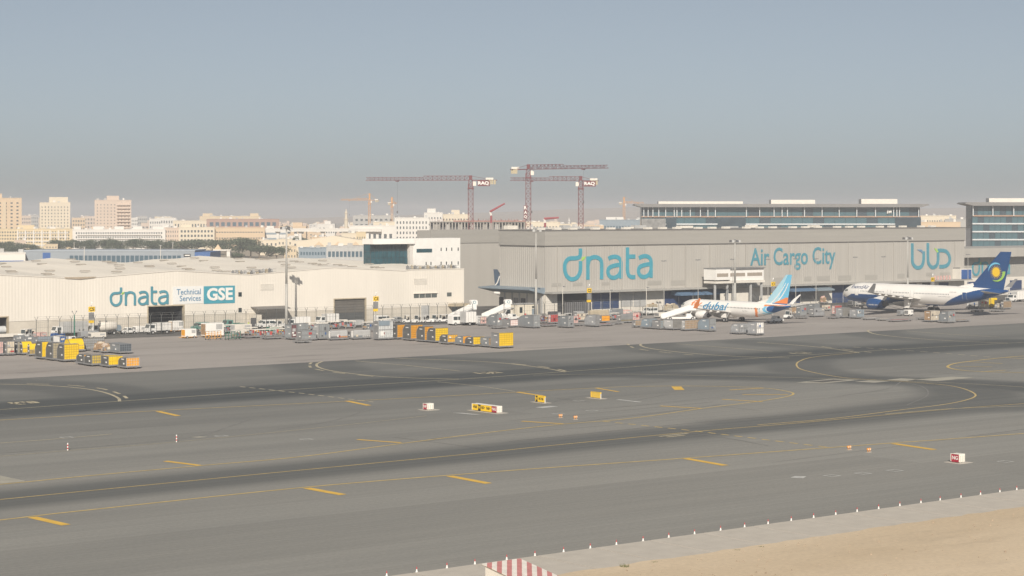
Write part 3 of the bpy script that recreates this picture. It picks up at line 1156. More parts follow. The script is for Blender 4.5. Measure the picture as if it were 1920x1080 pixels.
# eastern-script emblem of three curved strokes
k = (u_at(1784, 0) - u_at(1706, 0)) / (1320 - 980)
zb = zy(505.5, 642)
T = lambda pts: [((px - 980) * k, (672 - py) * 0.0390) for px, py in pts]
for strokes_ in ([[(998, 452), (998, 540), (1000, 610), (1020, 645), (1048, 655), (1075, 640), (1088, 600), (1090, 555), (1088, 520)]],
                 [[(1124, 452), (1124, 540), (1127, 610), (1145, 645), (1168, 655), (1195, 640), (1207, 600), (1208, 530)]],
                 [[(1205, 516), (1245, 516), (1280, 530), (1302, 570), (1302, 610), (1282, 640), (1250, 650), (1218, 650)]]):
    mb = MB()
    for s in strokes_:
        stroke(mb, T(s), 30 * 0.040, 0.12)
    o = mb.build('emblem_stroke', TEAL, hangar)
    o.location = (u_at(1706, 0), -0.03, zb)
for pts, m in (([(1035, 505), (1075, 505), (1085, 540), (1060, 520)], SLATE), ([(1175, 498), (1190, 498), (1210, 525), (1200, 535)], LIME)):
    mb = MB()
    mb.prism(T(pts), -0.14, 0.0, 'y')
    o = mb.build('emblem_accent', m, hangar)
    o.location = (u_at(1706, 0), -0.03, zb)
# shallow louvre panels low on the wall and panel seams
for x0, x1, y0, y1 in ((1034, 1052, 531, 537), (1074, 1092, 530, 536), (1128, 1142, 529, 534), (1214, 1240, 526, 534), (1258, 1286, 525, 534), (1450, 1468, 520, 530), (1508, 1521, 518, 526), (1532, 1556, 517, 526),
                       (1572, 1596, 516, 525), (1622, 1645, 515, 524), (1683, 1696, 513, 521), (1736, 1748, 511, 518), (1762, 1782, 511, 518)):
    mb = MB()
    d = 544 + 109 * (x0 - 1022) / 786
    mb.bb(u_at(x0, 0), u_at(x1, 0), -0.07, 0.0, zy(y1, d), zy(y0, d))
    mb.build('louvre_panel', GREYF, hangar)
for x in (1100, 1143, 1208, 1260, 1344, 1350, 1442, 1567, 1790):
    mb = MB()
    u = u_at(x, 0)
    mb.bb(u - 0.06, u + 0.06, -0.08, 0.0, 6.1, FZ - 0.2)
    mb.build('wall_seam', GREYF, hangar)
mb = MB()
mb.bb(u_at(1787, 0), u_at(1800, 0), -0.08, 0.0, zy(508, 650), zy(502, 650))
mb.build('wall_window', DGREY, hangar)
# canopy slab with its fascia along the front
mb = MB()
mb.bb(-0.2, HU1, -3.4, 0.2, 5.75, 6.2)
mb.build('canopy', mat('canopy_grey', (0.36, 0.35, 0.325), 0.6, 0.1), hangar)
mb = MB()
mb.bb(0.2, HU1, -0.02, 0.1, 0, 5.75)
mb.build('dock_wall', OFFW, hangar)
# side canopy around the corner
mb = MB()
mb.prism([(-5.5, 6.8), (0.0, 5.6), (0.0, 7.4), (-5.5, 7.15)], 0.0, 23.0, 'y')
mb.build('side_canopy', BLUGREY, hangar)
mb = MB()
mb.bb(-0.02, 0.1, 0.3, 20, 0, 7.4)
mb.build('side_dock_wall', OFFW, hangar)
for i in range(6):
    mb = MB()
    mb.bb(-0.2, 0.3, 1 + i * 3.3, 1.5 + i * 3.3, 0, 5.7)
    mb.build('side_pillar', LGREY, hangar)
    mb = MB()
    mb.bb(-0.06, -0.01, 1.9 + i * 3.3, 3.9 + i * 3.3, 0.2, 4.2)
    mb.build('side_dock_door', (MGREY, OFFW, DGREY)[i % 3], hangar)
# dock doors and openings under the canopy, the openings' shade painted as flat panels: left and right photo columns, height, material
NAVY = mat('navy_door', (0.025, 0.05, 0.13), 0.5, 0.15)
for x0, x1, z0, z1, m in ((1045, 1106, 0, 5.6, DARKIN), (1110, 1126, 1.0, 5.4, NAVY), (1127, 1143, 1.0, 5.4, NAVY), (1144, 1160, 1.0, 5.4, NAVY), (1163, 1186, 1.4, 5.4, LGREY), (1188, 1212, 1.2, 5.3, LGREY),
                          (1246, 1272, 0.3, 5.4, NAVY), (1273, 1297, 0.3, 5.4, NAVY), (1301, 1332, 0.6, 5.2, MGREY), (1336, 1350, 0, 5.4, BLUGREY), (1444, 1452, 0, 5.4, DARKIN), (1474, 1500, 0.4, 5.2, NAVY), (1502, 1530, 0.8, 5.2, MGREY),
                          (1560, 1580, 0, 5.4, NAVY), (1581, 1600, 0, 5.4, NAVY), (1610, 1640, 1, 5.2, MGREY), (1705, 1718, 1, 5.2, NAVY), (1729, 1746, 1, 5.2, DARKIN), (1760, 1778, 1, 5.2, NAVY)):
    mb = MB()
    mb.bb(u_at(x0, 0), u_at(x1, 0), -0.10, 0.0, z0, z1)
    mb.build('dock_door_or_opening', m, hangar)
BLUEC = mat('blue_fabric', (0.10, 0.17, 0.27), 0.7, 0.1)
for x0, x1, m in ((1258, 1302, BLUEC), (1306, 1352, BLUEC), (1470, 1512, BLUEC), (1515, 1546, BLUGREY)):
    a, b = u_at(x0, 0), u_at(x1, 0)
    mb = MB()
    mb.prism([(-0.12, 5.7), (-4.2, 4.5), (-4.2, 4.1), (-0.12, 4.2)], a, b, 'x')
    mb.build('awning', m, hangar)
# dark slatted enclosure standing in the first opening
mb = MB()
mb.bb(u_at(1060, -4), u_at(1104, -4), -5.0, -3.6, 0, 3.4)
enc = mb.build('slatted_enclosure', DGREY, hangar)
for i in range(12):
    mb = MB()
    a = u_at(1060, -5) + i * (u_at(1104, -5) - u_at(1060, -5)) / 12
    mb.bb(a, a + 0.12, -5.12, -5.01, 0, 3.5)
    mb.build('slat', MGREY, enc)
mb = MB()
mb.bb(u_at(1787, 0), u_at(1805, 0), -3.6, -3.42, 6.3, 9.3)
mb.build('blue_shutter', BLUEP, hangar)
mb = MB()
mb.bb(u_at(1785, 0), u_at(1807, 0), -3.4, -0.1, 6.25, 9.6)
mb.build('upper_bay', OFFW, hangar)
for i in range(6):
    mb = MB()
    a = u_at(1752 + i * 5.5, -3.4)
    mb.bb(a, a + 0.7, -3.5, -3.3, 6.2, 7.6)
    mb.build('rail_panel', PINK, hangar)

# raised white office box on legs, in front of the hangar
box = thing('raised_office', 'white raised office box with grey window bands on steel legs before hangar', 'building', **FR)
bv = -8.0
a, b, c = u_at(1340, bv), u_at(1367, bv), u_at(1432, bv)
d = 572
z0, z1 = zy(532, d), zy(505, d)
mb = MB()
mb.bb(a, b, bv - 0.5, -3.5, z0 + 1.0, z1)
mb.bb(b + 0.01, c, bv, -3.5, z0 + 0.7, z1 - 0.05)
mb.build('body', WHITE, box)
mb = MB()
mb.bb(a - 0.1, c + 0.1, bv - 0.6, -3.4, z1, z1 + 0.3)
mb.build('roof', MGREY, box)
mb = MB()
mb.bb(a, c, bv - 0.45, -3.5, z0, z0 + 0.65)
mb.build('underframe', OFFW, box)
BANDW = mat('tinted_window_band', (0.34, 0.29, 0.24), 0.35, 0.12)
for x0, x1 in ((1342, 1363), (1369, 1397), (1401, 1429)):
    mb = MB()
    yy = bv - 0.54 if x0 < 1350 else bv - 0.04
    mb.bb(u_at(x0, bv), u_at(x1, bv), yy, yy + 0.05, zy(519.5, d), zy(513, d))
    mb.build('window_band', BANDW, box)
for x in (1343, 1366, 1378, 1410, 1430):
    mb = MB()
    u = u_at(x, bv)
    mb.bb(u - 0.25, u + 0.25, bv + 0.3, bv + 0.8, 0, z0)
    mb.build('leg', LGREY, box)
mb = MB()
mb.bb(u_at(1350, -5), u_at(1376, -5), -5.2, -5.0, 0.02, 4.4)
mb.bb(u_at(1380, -5), u_at(1408, -5), -5.2, -5.0, 0.02, 4.4)
mb.build('ground_floor_wall', OFFW, box)
mb = MB()
for i in range(8):
    t = i / 8
    mb.bb(u_at(1416, bv) + 0.5 * i, u_at(1416, bv) + 0.5 * i + 0.45, bv + 1, bv + 2, 3.6 * (1 - t), 3.6 * (1 - t) + 0.12)
mb.bar((u_at(1416, bv), bv + 1, 4.6), (u_at(1416, bv) + 4, bv + 1, 0.9), 0.08)
mb.build('stair', MGREY, box)

# lower hangar beyond, its wall and name given darker colours for the shade there
low = thing('low_hangar', 'lower grey hangar wall with faint teal letters behind the blue tail', 'building', **FR)
lu0, lu1 = HU1 + 0.4, u_at(2100, 0)
mb = MB()
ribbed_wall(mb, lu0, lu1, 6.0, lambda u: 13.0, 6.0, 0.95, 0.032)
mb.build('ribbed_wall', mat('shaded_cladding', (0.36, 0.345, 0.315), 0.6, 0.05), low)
mb = MB()
mb.bb(lu0, lu1, 2.5, 30, 13.0, 16.0)
mb.build('top_band', GREYW, low)
mb = MB()
mb.bb(lu0, lu1, 6.15, 30, 0, 12.9)
mb.bb(lu0, lu1, 5.9, 6.1, 0, 6.0)
mb.build('inner_shell', OFFW, low)
logo_dnata(low, u_at(1822, 6), zy(518, 662), 0.0205, mat('shaded_teal', (0.07, 0.27, 0.34), 0.6, 0.1), LIME, (0, 5.97, 0), sz=34 * 662 / FPX / 360)
for x0, x1 in ((1813, 1830), (1893, 1915)):
    mb = MB()
    mb.bb(u_at(x0, 6), u_at(x1, 6), 5.82, 5.88, 0, 4.8)
    mb.build('dock_door_or_opening', NAVY, low)

# tail of a jet parked in the gap beside the hangar
tailj = thing('parked_jet_tail', 'dark blue tail fin and pale tailplane showing past the grey hangar corner', 'aircraft', uv(u_at(934, 31), 31), TA)
mb = MB()
mb.lathe([(0.0, 0.3), (2.0, 0.9), (5, 1.45), (9, 1.9), (16, 1.95)], 16, 0, 'x', (-1.5, 0, 4.9))
mb.build('rear_fuselage', WHITE, tailj, True)
mb = MB()
mb.prism([(-1.6, 11.6), (-0.4, 11.6), (3.6, 6.4), (0.0, 5.8), (-1.0, 6.0)], -0.12, 0.12, 'y')
mb.build('fin', mat('dark_blue_tail', (0.085, 0.12, 0.17), 0.4, 0.1), tailj)
mb = MB()
stroke(mb, [(-1.6, 6.6), (-0.4, 7.8), (0.4, 9.6)], 0.35, 0.02)
o = mb.build('fin_stripe', WHITE, tailj)
o.location.y = -0.13
for s in (1, -1):
    mb = MB()
    mb.add([(0.5, 0, 5.4), (4.4, 0, 5.4), (-1.0, 6.2 * s, 6.2), (-2.3, 6.2 * s, 6.2), (0.5, 0, 5.75), (4.4, 0, 5.7), (-1.0, 6.2 * s, 6.3), (-2.3, 6.2 * s, 6.3)],
           [(0, 1, 2, 3), (7, 6, 5, 4), (0, 4, 5, 1), (1, 5, 6, 2), (2, 6, 7, 3), (3, 7, 4, 0)])
    mb.build('tailplane', LGREY, tailj)

# downpipes on the big hangar front
for x in (1045, 1165, 1285, 1330, 1398, 1480, 1590, 1640, 1675):
    mb = MB()
    u = u_at(x, 0)
    mb.tube((u, -0.14, 6.2), (u, -0.14, FZ - 0.2), 0.11, None, 6)
    mb.build('downpipe', GREYF, hangar)
# ------------------------------------------------------------------ airliners
PWHITE = mat('aircraft_white', (0.82, 0.80, 0.76), 0.3, 0.03, 0.2, spec=0.5)
RBLUE = mat('royal_blue_livery', (0.008, 0.062, 0.20), 0.3, 0.06, 0.3, spec=0.5)
SUNY = mat('sun_yellow', (0.85, 0.55, 0.02), 0.4, 0.03)
SKYB = mat('sky_blue_livery', (0.16, 0.50, 0.72), 0.35, 0.05)
PALEB = mat('pale_blue_livery', (0.42, 0.68, 0.78), 0.35, 0.05)
FORA = mat('livery_orange', (0.80, 0.25, 0.07), 0.35, 0.06)
FDBL = mat('livery_deep_blue', (0.015, 0.10, 0.28), 0.35, 0.06)
FTXT = mat('livery_lettering_blue', (0.06, 0.26, 0.46), 0.35, 0.05)
WINGG = mat('wing_grey', (0.45, 0.44, 0.42), 0.4, 0.08)
TYRE = RUBBER
METAL = mat('gear_metal', (0.45, 0.45, 0.44), 0.4, 0.1)


class Jet:
    def __init__(s, name, label, loc, P):
        s.P = P
        s.root = thing(name, label, 'airliner', loc, TA - pi / 2)       # local +x runs aft, -y is the port side

    def ring(s, x):
        """half height, half width, centre height at station x from the nose"""
        P = s.P
        L, r, zc, ln, lt = P['L'], P['r'], P['zc'], P['ln'], P['lt']
        if x < ln:
            t = max(0.0, x / ln)
            k = (1 - (1 - t) ** 2.1) ** 0.62
            return r * k, P['w'] * k, zc - 0.20 * r * (1 - t) ** 1.6
        if x > L - lt:
            t = (x - (L - lt)) / lt
            k = max(0.05, 1 - 0.92 * t ** 1.55)
            top = zc + r * (1 - 0.22 * t ** 1.8)
            return r * k, P['w'] * k, top - r * k
        return r, P['w'], zc

    def fuselage(s, paint, mats):
        P = s.P
        n, m = 110, 96
        mb = MB()
        xs = [P['L'] * (i / n) ** (1.35 if i < 30 else 1.0) if i < 1 else 0 for i in range(1)]
        xs = [0.02 + P['ln'] * (i / 26) ** 1.7 for i in range(26)] + [P['ln'] + (P['L'] - P['ln']) * i / 260 for i in range(261)]
        for x in xs:
            h, w, c = s.ring(x)
            for j in range(m):
                a = 2 * pi * j / m
                mb.v.append((x - P['ng'], w * sin(a), c + h * cos(a)))
        for i in range(len(xs) - 1):
            for j in range(m):
                k = (j + 1) % m
                f = (i * m + j, i * m + k, (i + 1) * m + k, (i + 1) * m + j)
                mb.f.append(tuple(reversed(f)))
                xc = (xs[i] + xs[i + 1]) / 2
                a = 2 * pi * (j + 0.5) / m
                mb.m.append(paint(xc, cos(a)))
        mb.f.append(tuple(range(m)))
        mb.m.append(paint(0, 0))
        e = (len(xs) - 1) * m
        mb.f.append(tuple(range(e + m - 1, e - 1, -1)))
        mb.m.append(paint(P['L'], 0))
        s.body = mb.build('fuselage', mats, s.root, True)
        return s.body

    def skin_y(s, x, z, side=-1, off=0.03):
        h, w, c = s.ring(x)
        q = max(-0.995, min(0.995, (z - c) / h))
        return side * (w * sqrt(1 - q * q) + off)

    def decal(s, name, me, x0, z0, side=-1):
        """wrap a flat lettering mesh (x right on the port side, y up) onto the fuselage side"""
        P = s.P
        bm = bmesh.new()
        bm.from_mesh(me)
        hi = max(v.co.y for v in bm.verts)
        k = 0.15
        while k < hi:
            bmesh.ops.bisect_plane(bm, geom=bm.verts[:] + bm.edges[:] + bm.faces[:], plane_co=(0, k, 0), plane_no=(0, 1, 0))
            k += 0.2
        bm.to_mesh(me)
        bm.free()
        for v in me.vertices:
            xs, zs = x0 + v.co.x, z0 + v.co.y
            v.co = (xs - P['ng'], s.skin_y(xs, zs, side, 0.02 + max(0, v.co.z)), zs)
        return link(name, me, s.body)

    def patch(s, name, x0, x1, z0, z1, m, side=-1, parent=None, off=0.03):
        mb = MB()
        nz = 4
        P = s.P
        for i in range(nz + 1):
            z = z0 + (z1 - z0) * i / nz
            for x in (x0, x1):
                mb.v.append((x - P['ng'], s.skin_y(x, z, side, off), z))
        for i in range(nz):
            f = (2 * i, 2 * i + 1, 2 * i + 3, 2 * i + 2)
            mb.f.append(f if side < 0 else tuple(reversed(f)))
            mb.m.append(0)
        return mb.build(name, m, parent or s.body)

    def windows(s, spans, z, pitch, w, h, m):
        for side in (-1, 1):
            mb = MB()
            for a, b in spans:
                x = a
                while x < b:
                    o = len(mb.v)
                    for (xx, zz) in ((x, z - h / 2), (x + w, z - h / 2), (x + w, z + h / 2), (x, z + h / 2)):
                        mb.v.append((xx - s.P['ng'], s.skin_y(xx, zz, side, 0.02), zz))
                    f = (o, o + 1, o + 2, o + 3)
                    mb.f.append(f if side < 0 else tuple(reversed(f)))
                    mb.m.append(0)
                    x += pitch
            o = mb.build('cabin_windows', m, s.body)
            o['kind'] = 'stuff'

    def foil(s, mb, secs, mi=0):
        """secs: (x_le, y, z, chord, thickness) -> closed lofted surface"""
        prof = [(0, 0), (0.08, 0.55), (0.3, 1.0), (0.65, 0.7), (1, 0.06), (1, -0.06), (0.65, -0.35), (0.3, -0.6), (0.08, -0.4)]
        n = len(prof)
        b = len(mb.v)
        for (x, y, z, c, t) in secs:
            for (px, pz) in prof:
                mb.v.append((x - s.P['ng'] + px * c, y, z + pz * t))
        flip = secs[-1][1] < secs[0][1]
        for k in range(len(secs) - 1):
            for i in range(n):
                j = (i + 1) % n
                f = (b + k * n + i, b + k * n + j, b + (k + 1) * n + j, b + (k + 1) * n + i)
                mb.f.append(tuple(reversed(f)) if not flip else f)
                mb.m.append(mi)
        mb.f.append(tuple(b + (len(secs) - 1) * n + i for i in range(n)))
        mb.m.append(mi)

    def wings(s):
        P = s.P
        W = P['wing']
        for sd in (-1, 1):
            mb = MB()
            secs = [(W['le0'], sd * P['w'] * 0.5, W['z0'], W['c0'], W['c0'] * 0.065)]
            for (f, c) in ((W['fk'], W['ck']), (1.0, W['ct'])):
                y = P['w'] * 0.5 + (W['semi'] - P['w'] * 0.5) * f
                secs.append((W['le0'] + (W['let'] - W['le0']) * f, sd * y, W['z0'] + y * tan(radians(W['dih'])), c, c * 0.055))
            s.foil(mb, secs)
            w = mb.build('wing', WINGG, s.root, True)
            tip = secs[-1]
            mb = MB()
            hgt = W['wl']
            s.foil(mb, [(tip[0] + 0.1, tip[1], tip[2], tip[3] * 0.95, 0.1), (tip[0] + 0.9 + 0.25 * hgt, tip[1] + sd * 0.35 * hgt * 0.4, tip[2] + hgt * 0.55, tip[3] * 0.7, 0.08),
                        (tip[0] + 1.3 + 0.7 * hgt, tip[1] + sd * 0.35 * hgt, tip[2] + hgt, tip[3] * 0.38, 0.05)])
            mb.build('winglet', W['wlm'][0 if sd < 0 else 1], w, True)
            # flap track fairings under the trailing edge
            for f in W['fair']:
                y = P['w'] * 0.5 + (W['semi'] - P['w'] * 0.5) * f
                if f < W['fk']:
                    c = W['c0'] + (W['ck'] - W['c0']) * f / W['fk']
                else:
                    c = W['ck'] + (W['ct'] - W['ck']) * (f - W['fk']) / (1 - W['fk'])
                le = W['le0'] + (W['let'] - W['le0']) * f
                z = W['z0'] + y * tan(radians(W['dih']))
                mb = MB()
                k = c * 0.62
                mb.lathe([(0, 0.05), (0.25 * k, 0.28), (0.6 * k, 0.32), (1.0 * k, 0.04)], 8, 0, 'x', (le + c * 0.52 - P['ng'], sd * y, z - 0.28))
                mb.build('flap_fairing', PWHITE, w, True)
            # nacelle and pylon
            E = P['eng']
            mb = MB()
            r = E['r']
            mb.lathe([(0, r * 0.86), (0.12, r * 0.96), (0.5, r * 1.04), (E['l'] * 0.4, r * 1.06), (E['l'] * 0.75, r * 0.94), (E['l'], r * 0.72)], 20, 0, 'x', (E['x'] - P['ng'], sd * E['y'], E['z']))
            nac = mb.build('nacelle', E['m'], s.root, True)
            mb = MB()
            mb.lathe([(-0.03, r * 0.80), (0.02, r * 0.80)], 20, 0, 'x', (E['x'] - P['ng'], sd * E['y'], E['z']))
            mb.build('fan', DGREY, nac)
            mb = MB()
            mb.lathe([(E['l'] * 0.95, r * 0.6), (E['l'] * 1.12, r * 0.42), (E['l'] * 1.3, r * 0.16)], 14, 0, 'x', (E['x'] - P['ng'], sd * E['y'], E['z']))
            mb.build('exhaust_cone', DGREY, nac, True)
            mb = MB()
            zt = W['z0'] + E['y'] * tan(radians(W['dih']))
            mb.prism([(E['x'] + 0.9 - P['ng'], E['z'] + r * 0.9), (E['x'] + E['l'] - P['ng'], E['z'] + r * 0.6), (E['x'] + E['l'] * 1.25 - P['ng'], zt), (E['x'] + E['l'] * 0.8 - P['ng'], zt + 0.1)], sd * E['y'] - 0.22, sd * E['y'] + 0.22, 'y')
            mb.build('pylon', PWHITE, nac)
            # tailplane
            T = P['stab']
            mb = MB()
            s.foil(mb, [(T['le0'], sd * 0.4, T['z'], T['c0'], T['c0'] * 0.05), (T['let'], sd * T['semi'], T['z'] + T['semi'] * 0.1, T['ct'], T['ct'] * 0.05)])
            mb.build('tailplane', T['m'], s.root, True)
        # belly fairing
        mb = MB()
        mb.lathe([(0, 0.1), (2.0, P['r'] * 0.62), (W['c0'] * 0.55, P['r'] * 0.78), (W['c0'] * 1.1, P['r'] * 0.62), (W['c0'] * 1.5, 0.1)], 16, 0, 'x', (W['le0'] - 1.5 - P['ng'], 0, P['zc'] - P['r'] * 0.55))
        mb.build('belly_fairing', P.get('belly', PWHITE), s.root, True)

    def fin(s, pts, paint, mats, nx=44, nz=44, dorsal=None):
        """pts: root LE, root TE, tip TE, tip LE as (x, z)"""
        P = s.P
        mb = MB()
        a, b, c, d = [Vector((p[0], 0, p[1])) for p in pts]
        for sd in (-1, 1):
            o = len(mb.v)
            for j in range(nz + 1):
                t = j / nz
                l, r_ = a.lerp(d, t), b.lerp(c, t)
                for i in range(nx + 1):
                    q = l.lerp(r_, i / nx)
                    th = 0.24 * (1 - 0.6 * t) * sin(pi * min(1, (i / nx) ** 0.6)) + 0.015
                    mb.v.append((q.x - P['ng'], sd * th, q.z))
            for j in range(nz):
                for i in range(nx):
                    k = o + j * (nx + 1) + i
                    f = (k, k + 1, k + nx + 2, k + nx + 1)
                    mb.f.append(f if sd < 0 else tuple(reversed(f)))
                    q = a.lerp(d, (j + 0.5) / nz).lerp(b.lerp(c, (j + 0.5) / nz), (i + 0.5) / nx)
                    mb.m.append(paint(q.x, q.z, (i + 0.5) / nx, (j + 0.5) / nz))
        # close the edges
        m1 = (nx + 1) * (nz + 1)
        top = nz * (nx + 1)
        for i in range(nx):
            mb.f.append((top + i, top + i + 1, m1 + top + i + 1, m1 + top + i))
            mb.m.append(paint(c.x, c.z, (i + 0.5) / nx, 1.0))
        for j in range(nz):
            for e in (0, nx):
                k0, k1 = j * (nx + 1) + e, (j + 1) * (nx + 1) + e
                mb.f.append((k0, k1, m1 + k1, m1 + k0))
                mb.m.append(paint(a.x, a.z, 0.0 if e == 0 else 1.0, (j + 0.5) / nz))
        f = mb.build('tail_fin', mats, s.root, False)
        if dorsal:
            mb = MB()
            mb.prism([(p[0] - P['ng'], p[1]) for p in dorsal[0]], -0.13, 0.13, 'y')
            mb.build('dorsal_fillet', dorsal[1], f)
        return f

    def gear(s):
        P = s.P
        G = P['gear']

        def wheelset(name, x, y, r, w, pairs, top, mst):
            mb = MB()
            mb.tube((x - P['ng'], y, r), (x - P['ng'], y, top), mst, mst, 8)
            mb.tube((x - P['ng'], y, r * 1.4), (x - P['ng'] + 1.2, y, top), mst * 0.5, mst * 0.5, 6)
            lg = mb.build(name, METAL, s.root)
            for (dx, dy) in pairs:
                mb = MB()
                mb.lathe([(-w / 2, r * 0.75), (-w / 2 * 0.7, r), (w / 2 * 0.7, r), (w / 2, r * 0.75)], 16, 0, 'y', (x - P['ng'] + dx, y + dy, r))
                wh = mb.build('wheel', TYRE, lg, True)
                mb = MB()
                mb.lathe([(-w / 2 - 0.02, r * 0.42), (w / 2 + 0.02, r * 0.42)], 12, 0, 'y', (x - P['ng'] + dx, y + dy, r))
                mb.build('hub', METAL, lg)
        wheelset('nose_gear', P['ng'], 0, G['rn'], G['rn'] * 0.5, ((0, -0.3), (0, 0.3)), P['zc'] - P['r'] * 0.8, 0.11)
        for sd in (-1, 1):
            pr = [(dx, dy) for dx in G['dx'] for dy in (-0.55, 0.55)] if len(G['dx']) > 1 else [(0, -0.43), (0, 0.43)]
            wheelset('main_gear', G['xm'], sd * G['ym'], G['rm'], G['rm'] * 0.75, pr, P['wing']['z0'] + 0.2, 0.2)
            mb = MB()
            mb.bb(G['xm'] - P['ng'] - 0.9, G['xm'] - P['ng'] + 0.9, sd * (G['ym'] + 0.75) - 0.04, sd * (G['ym'] + 0.75) + 0.04, G['rm'] * 2.1, P['wing']['z0'] - 0.1)
            mb.build('gear_door', PWHITE, s.root)
        mb = MB()
        mb.bb(-0.7, 0.7, -0.75, -0.68, P['zc'] - P['r'] * 0.98 - 0.7, P['zc'] - P['r'] * 0.86)
        mb.bb(-0.7, 0.7, 0.68, 0.75, P['zc'] - P['r'] * 0.98 - 0.7, P['zc'] - P['r'] * 0.86)
        mb.build('nose_gear_door', PWHITE, s.root)

    def cockpit(s, x0, x1, z0, z1):
        for side in (-1, 1):
            for k in range(3):
                a = x0 + (x1 - x0) * k / 3
                s.patch('cockpit_window', a + 0.06, a + (x1 - x0) / 3 - 0.05, z0 + 0.04 * k, z1 + 0.10 * k, GLASS, side)


# ---- the long blue and white wide-body
P = dict(L=58.8, r=2.82, w=2.82, zc=4.95, ln=8.0, lt=22.0, ng=6.7, belly=PWHITE,
         wing=dict(le0=19.3, c0=11.4, fk=0.34, ck=7.4, let=35.0, ct=2.4, semi=29.2, z0=3.7, dih=5.6, wl=2.4, wlm=(MGREY, MGREY), fair=(0.24, 0.42, 0.58, 0.74, 0.87)),
         eng=dict(x=18.2, y=9.4, z=2.35, r=1.5, l=5.4, m=RBLUE), stab=dict(le0=51.2, c0=5.6, let=57.2, ct=2.0, semi=9.7, z=6.1, m=WINGG),
         gear=dict(rn=0.52, rm=0.68, xm=28.9, ym=5.34, dx=(-0.95, 0.95)))
wide = Jet('wide_body_airliner', 'white wide-body airliner with royal blue tail and yellow sun emblem', gp(1614.5, 580), P)


def paint_w(x, q):
    lim = 37.5 + 5.6 * (q + 1) + 1.2 * (q + 1) ** 2 * (1 if q < 0 else 1)
    if x > lim:
        return 1
    if x < 25 and q < -0.12 - 0.9 * max(0, (5.5 - x) / 5.5) ** 1.2 and q > -2:
        return 1
    if q < -0.86 and x > 25:
        return 1
    return 0


wide.fuselage(paint_w, [PWHITE, RBLUE])
wide.wings()
wide.gear()
wide.cockpit(1.9, 3.6, 5.15, 5.65)
wide.windows(((9.0, 17.8), (21.2, 27.0), (28.4, 41.0)), 5.45, 0.53, 0.24, 0.34, mat('cabin_pane', (0.22, 0.22, 0.23), 0.3, 0.1))
for x in (6.9, 19.0, 27.4, 45.2):
    for side in (-1, 1):
        s_ = wide.patch('cabin_door', x, x + 1.15, 4.2, 6.15, PWHITE if x < 40 else RBLUE, side, off=0.035)
        for a, b in ((x - 0.08, x), (x + 1.15, x + 1.23)):
            wide.patch('door_outline', a, b, 4.2, 6.15, LGREY, side, off=0.035)


def fin_w(x, z, s, t):
    return 0


fin_z0 = 7.1
wf = wide.fin([(45.6, fin_z0), (57.2, fin_z0 - 0.4), (59.9, 17.4), (56.3, 17.4)], fin_w, [RBLUE], 8, 8, (((42.3, 7.72), (47.0, 8.7), (48, 7.4), (43, 7.4)), PWHITE))
# sun emblem on both sides of the fin
for sd in (-1, 1):
    cx, cz, r0 = 55.0 - 6.7, 11.9, 1.25
    yo = sd * 0.27
    mb = MB()
    n = 24
    vs = [(cx, yo, cz)] + [(cx + r0 * cos(2 * pi * i / n), yo, cz + r0 * sin(2 * pi * i / n)) for i in range(n)]
    mb.add(vs, [(0, 1 + i, 1 + (i + 1) % n) if sd > 0 else (0, 1 + (i + 1) % n, 1 + i) for i in range(n)])
    mb.build('sun_disc', SUNY, wf)
    mb = MB()
    for i in range(20):
        a = 2 * pi * i / 20
        w = 0.075
        mb.add([(cx + r0 * 0.95 * cos(a - w), yo, cz + r0 * 0.95 * sin(a - w)), (cx + r0 * 0.95 * cos(a + w), yo, cz + r0 * 0.95 * sin(a + w)), (cx + r0 * 1.72 * cos(a), yo, cz + r0 * 1.72 * sin(a))], [(0, 2, 1) if sd < 0 else (0, 1, 2)])
    o = mb.build('sun_rays', SUNY, wf)
    for nm, m, t0, t1, rr, wd in (('blue_arc', SKYB, 60, 175, 2.35, 0.5), ('green_arc', LIME, 245, 365, 2.4, 0.95)):
        mb = MB()
        k = 14
        for i in range(k + 1):
            a = radians(t0 + (t1 - t0) * i / k)
            f = sin(pi * min(1.0, 0.1 + 0.9 * i / k)) if nm == 'blue_arc' else (i / k)
            ww = wd * (0.15 + 0.85 * f) / 2
            for q in (rr - ww, rr + ww):
                mb.v.append((cx + q * cos(a) * (1.08), yo, cz + q * sin(a)))
        for i in range(k):
            f = (2 * i, 2 * i + 1, 2 * i + 3, 2 * i + 2)
            mb.f.append(f if sd > 0 else tuple(reversed(f)))
            mb.m.append(0)
        mb.build(nm, m, wf)
NAVTXT = mat('dark_blue_lettering', (0.03, 0.06, 0.16), 0.4, 0.05)
wide.decal('lettering', text_mesh('RwandAir', NAVTXT, 1.55, 0.0, 0.02, 6.9, 0.25), 4.9, 6.05)
wide.decal('registration', text_mesh('9XR-WN', MGREY, 0.5, 0.0, 0.0, 2.2), 41.0, 5.9)
wide.decal('small_lettering', text_mesh('www.rwandair.com', MGREY, 0.4, 0.0, 0.0, 4.0), 37.2, 4.7)
# lettering on the port nacelle
E = P['eng']
me = text_mesh('rwandair.com', WHITE, 0.62, 0.0, 0.005, 3.6)
for v in me.vertices:
    xx, zz = E['x'] + 0.9 + v.co.x, E['z'] - 0.35 + v.co.y
    rr = E['r'] * 1.075
    q = (zz - E['z']) / rr
    v.co = (xx - 6.7, -E['y'] - rr * sqrt(max(0, 1 - q * q)), zz)
link('nacelle_lettering', me, wide.root)

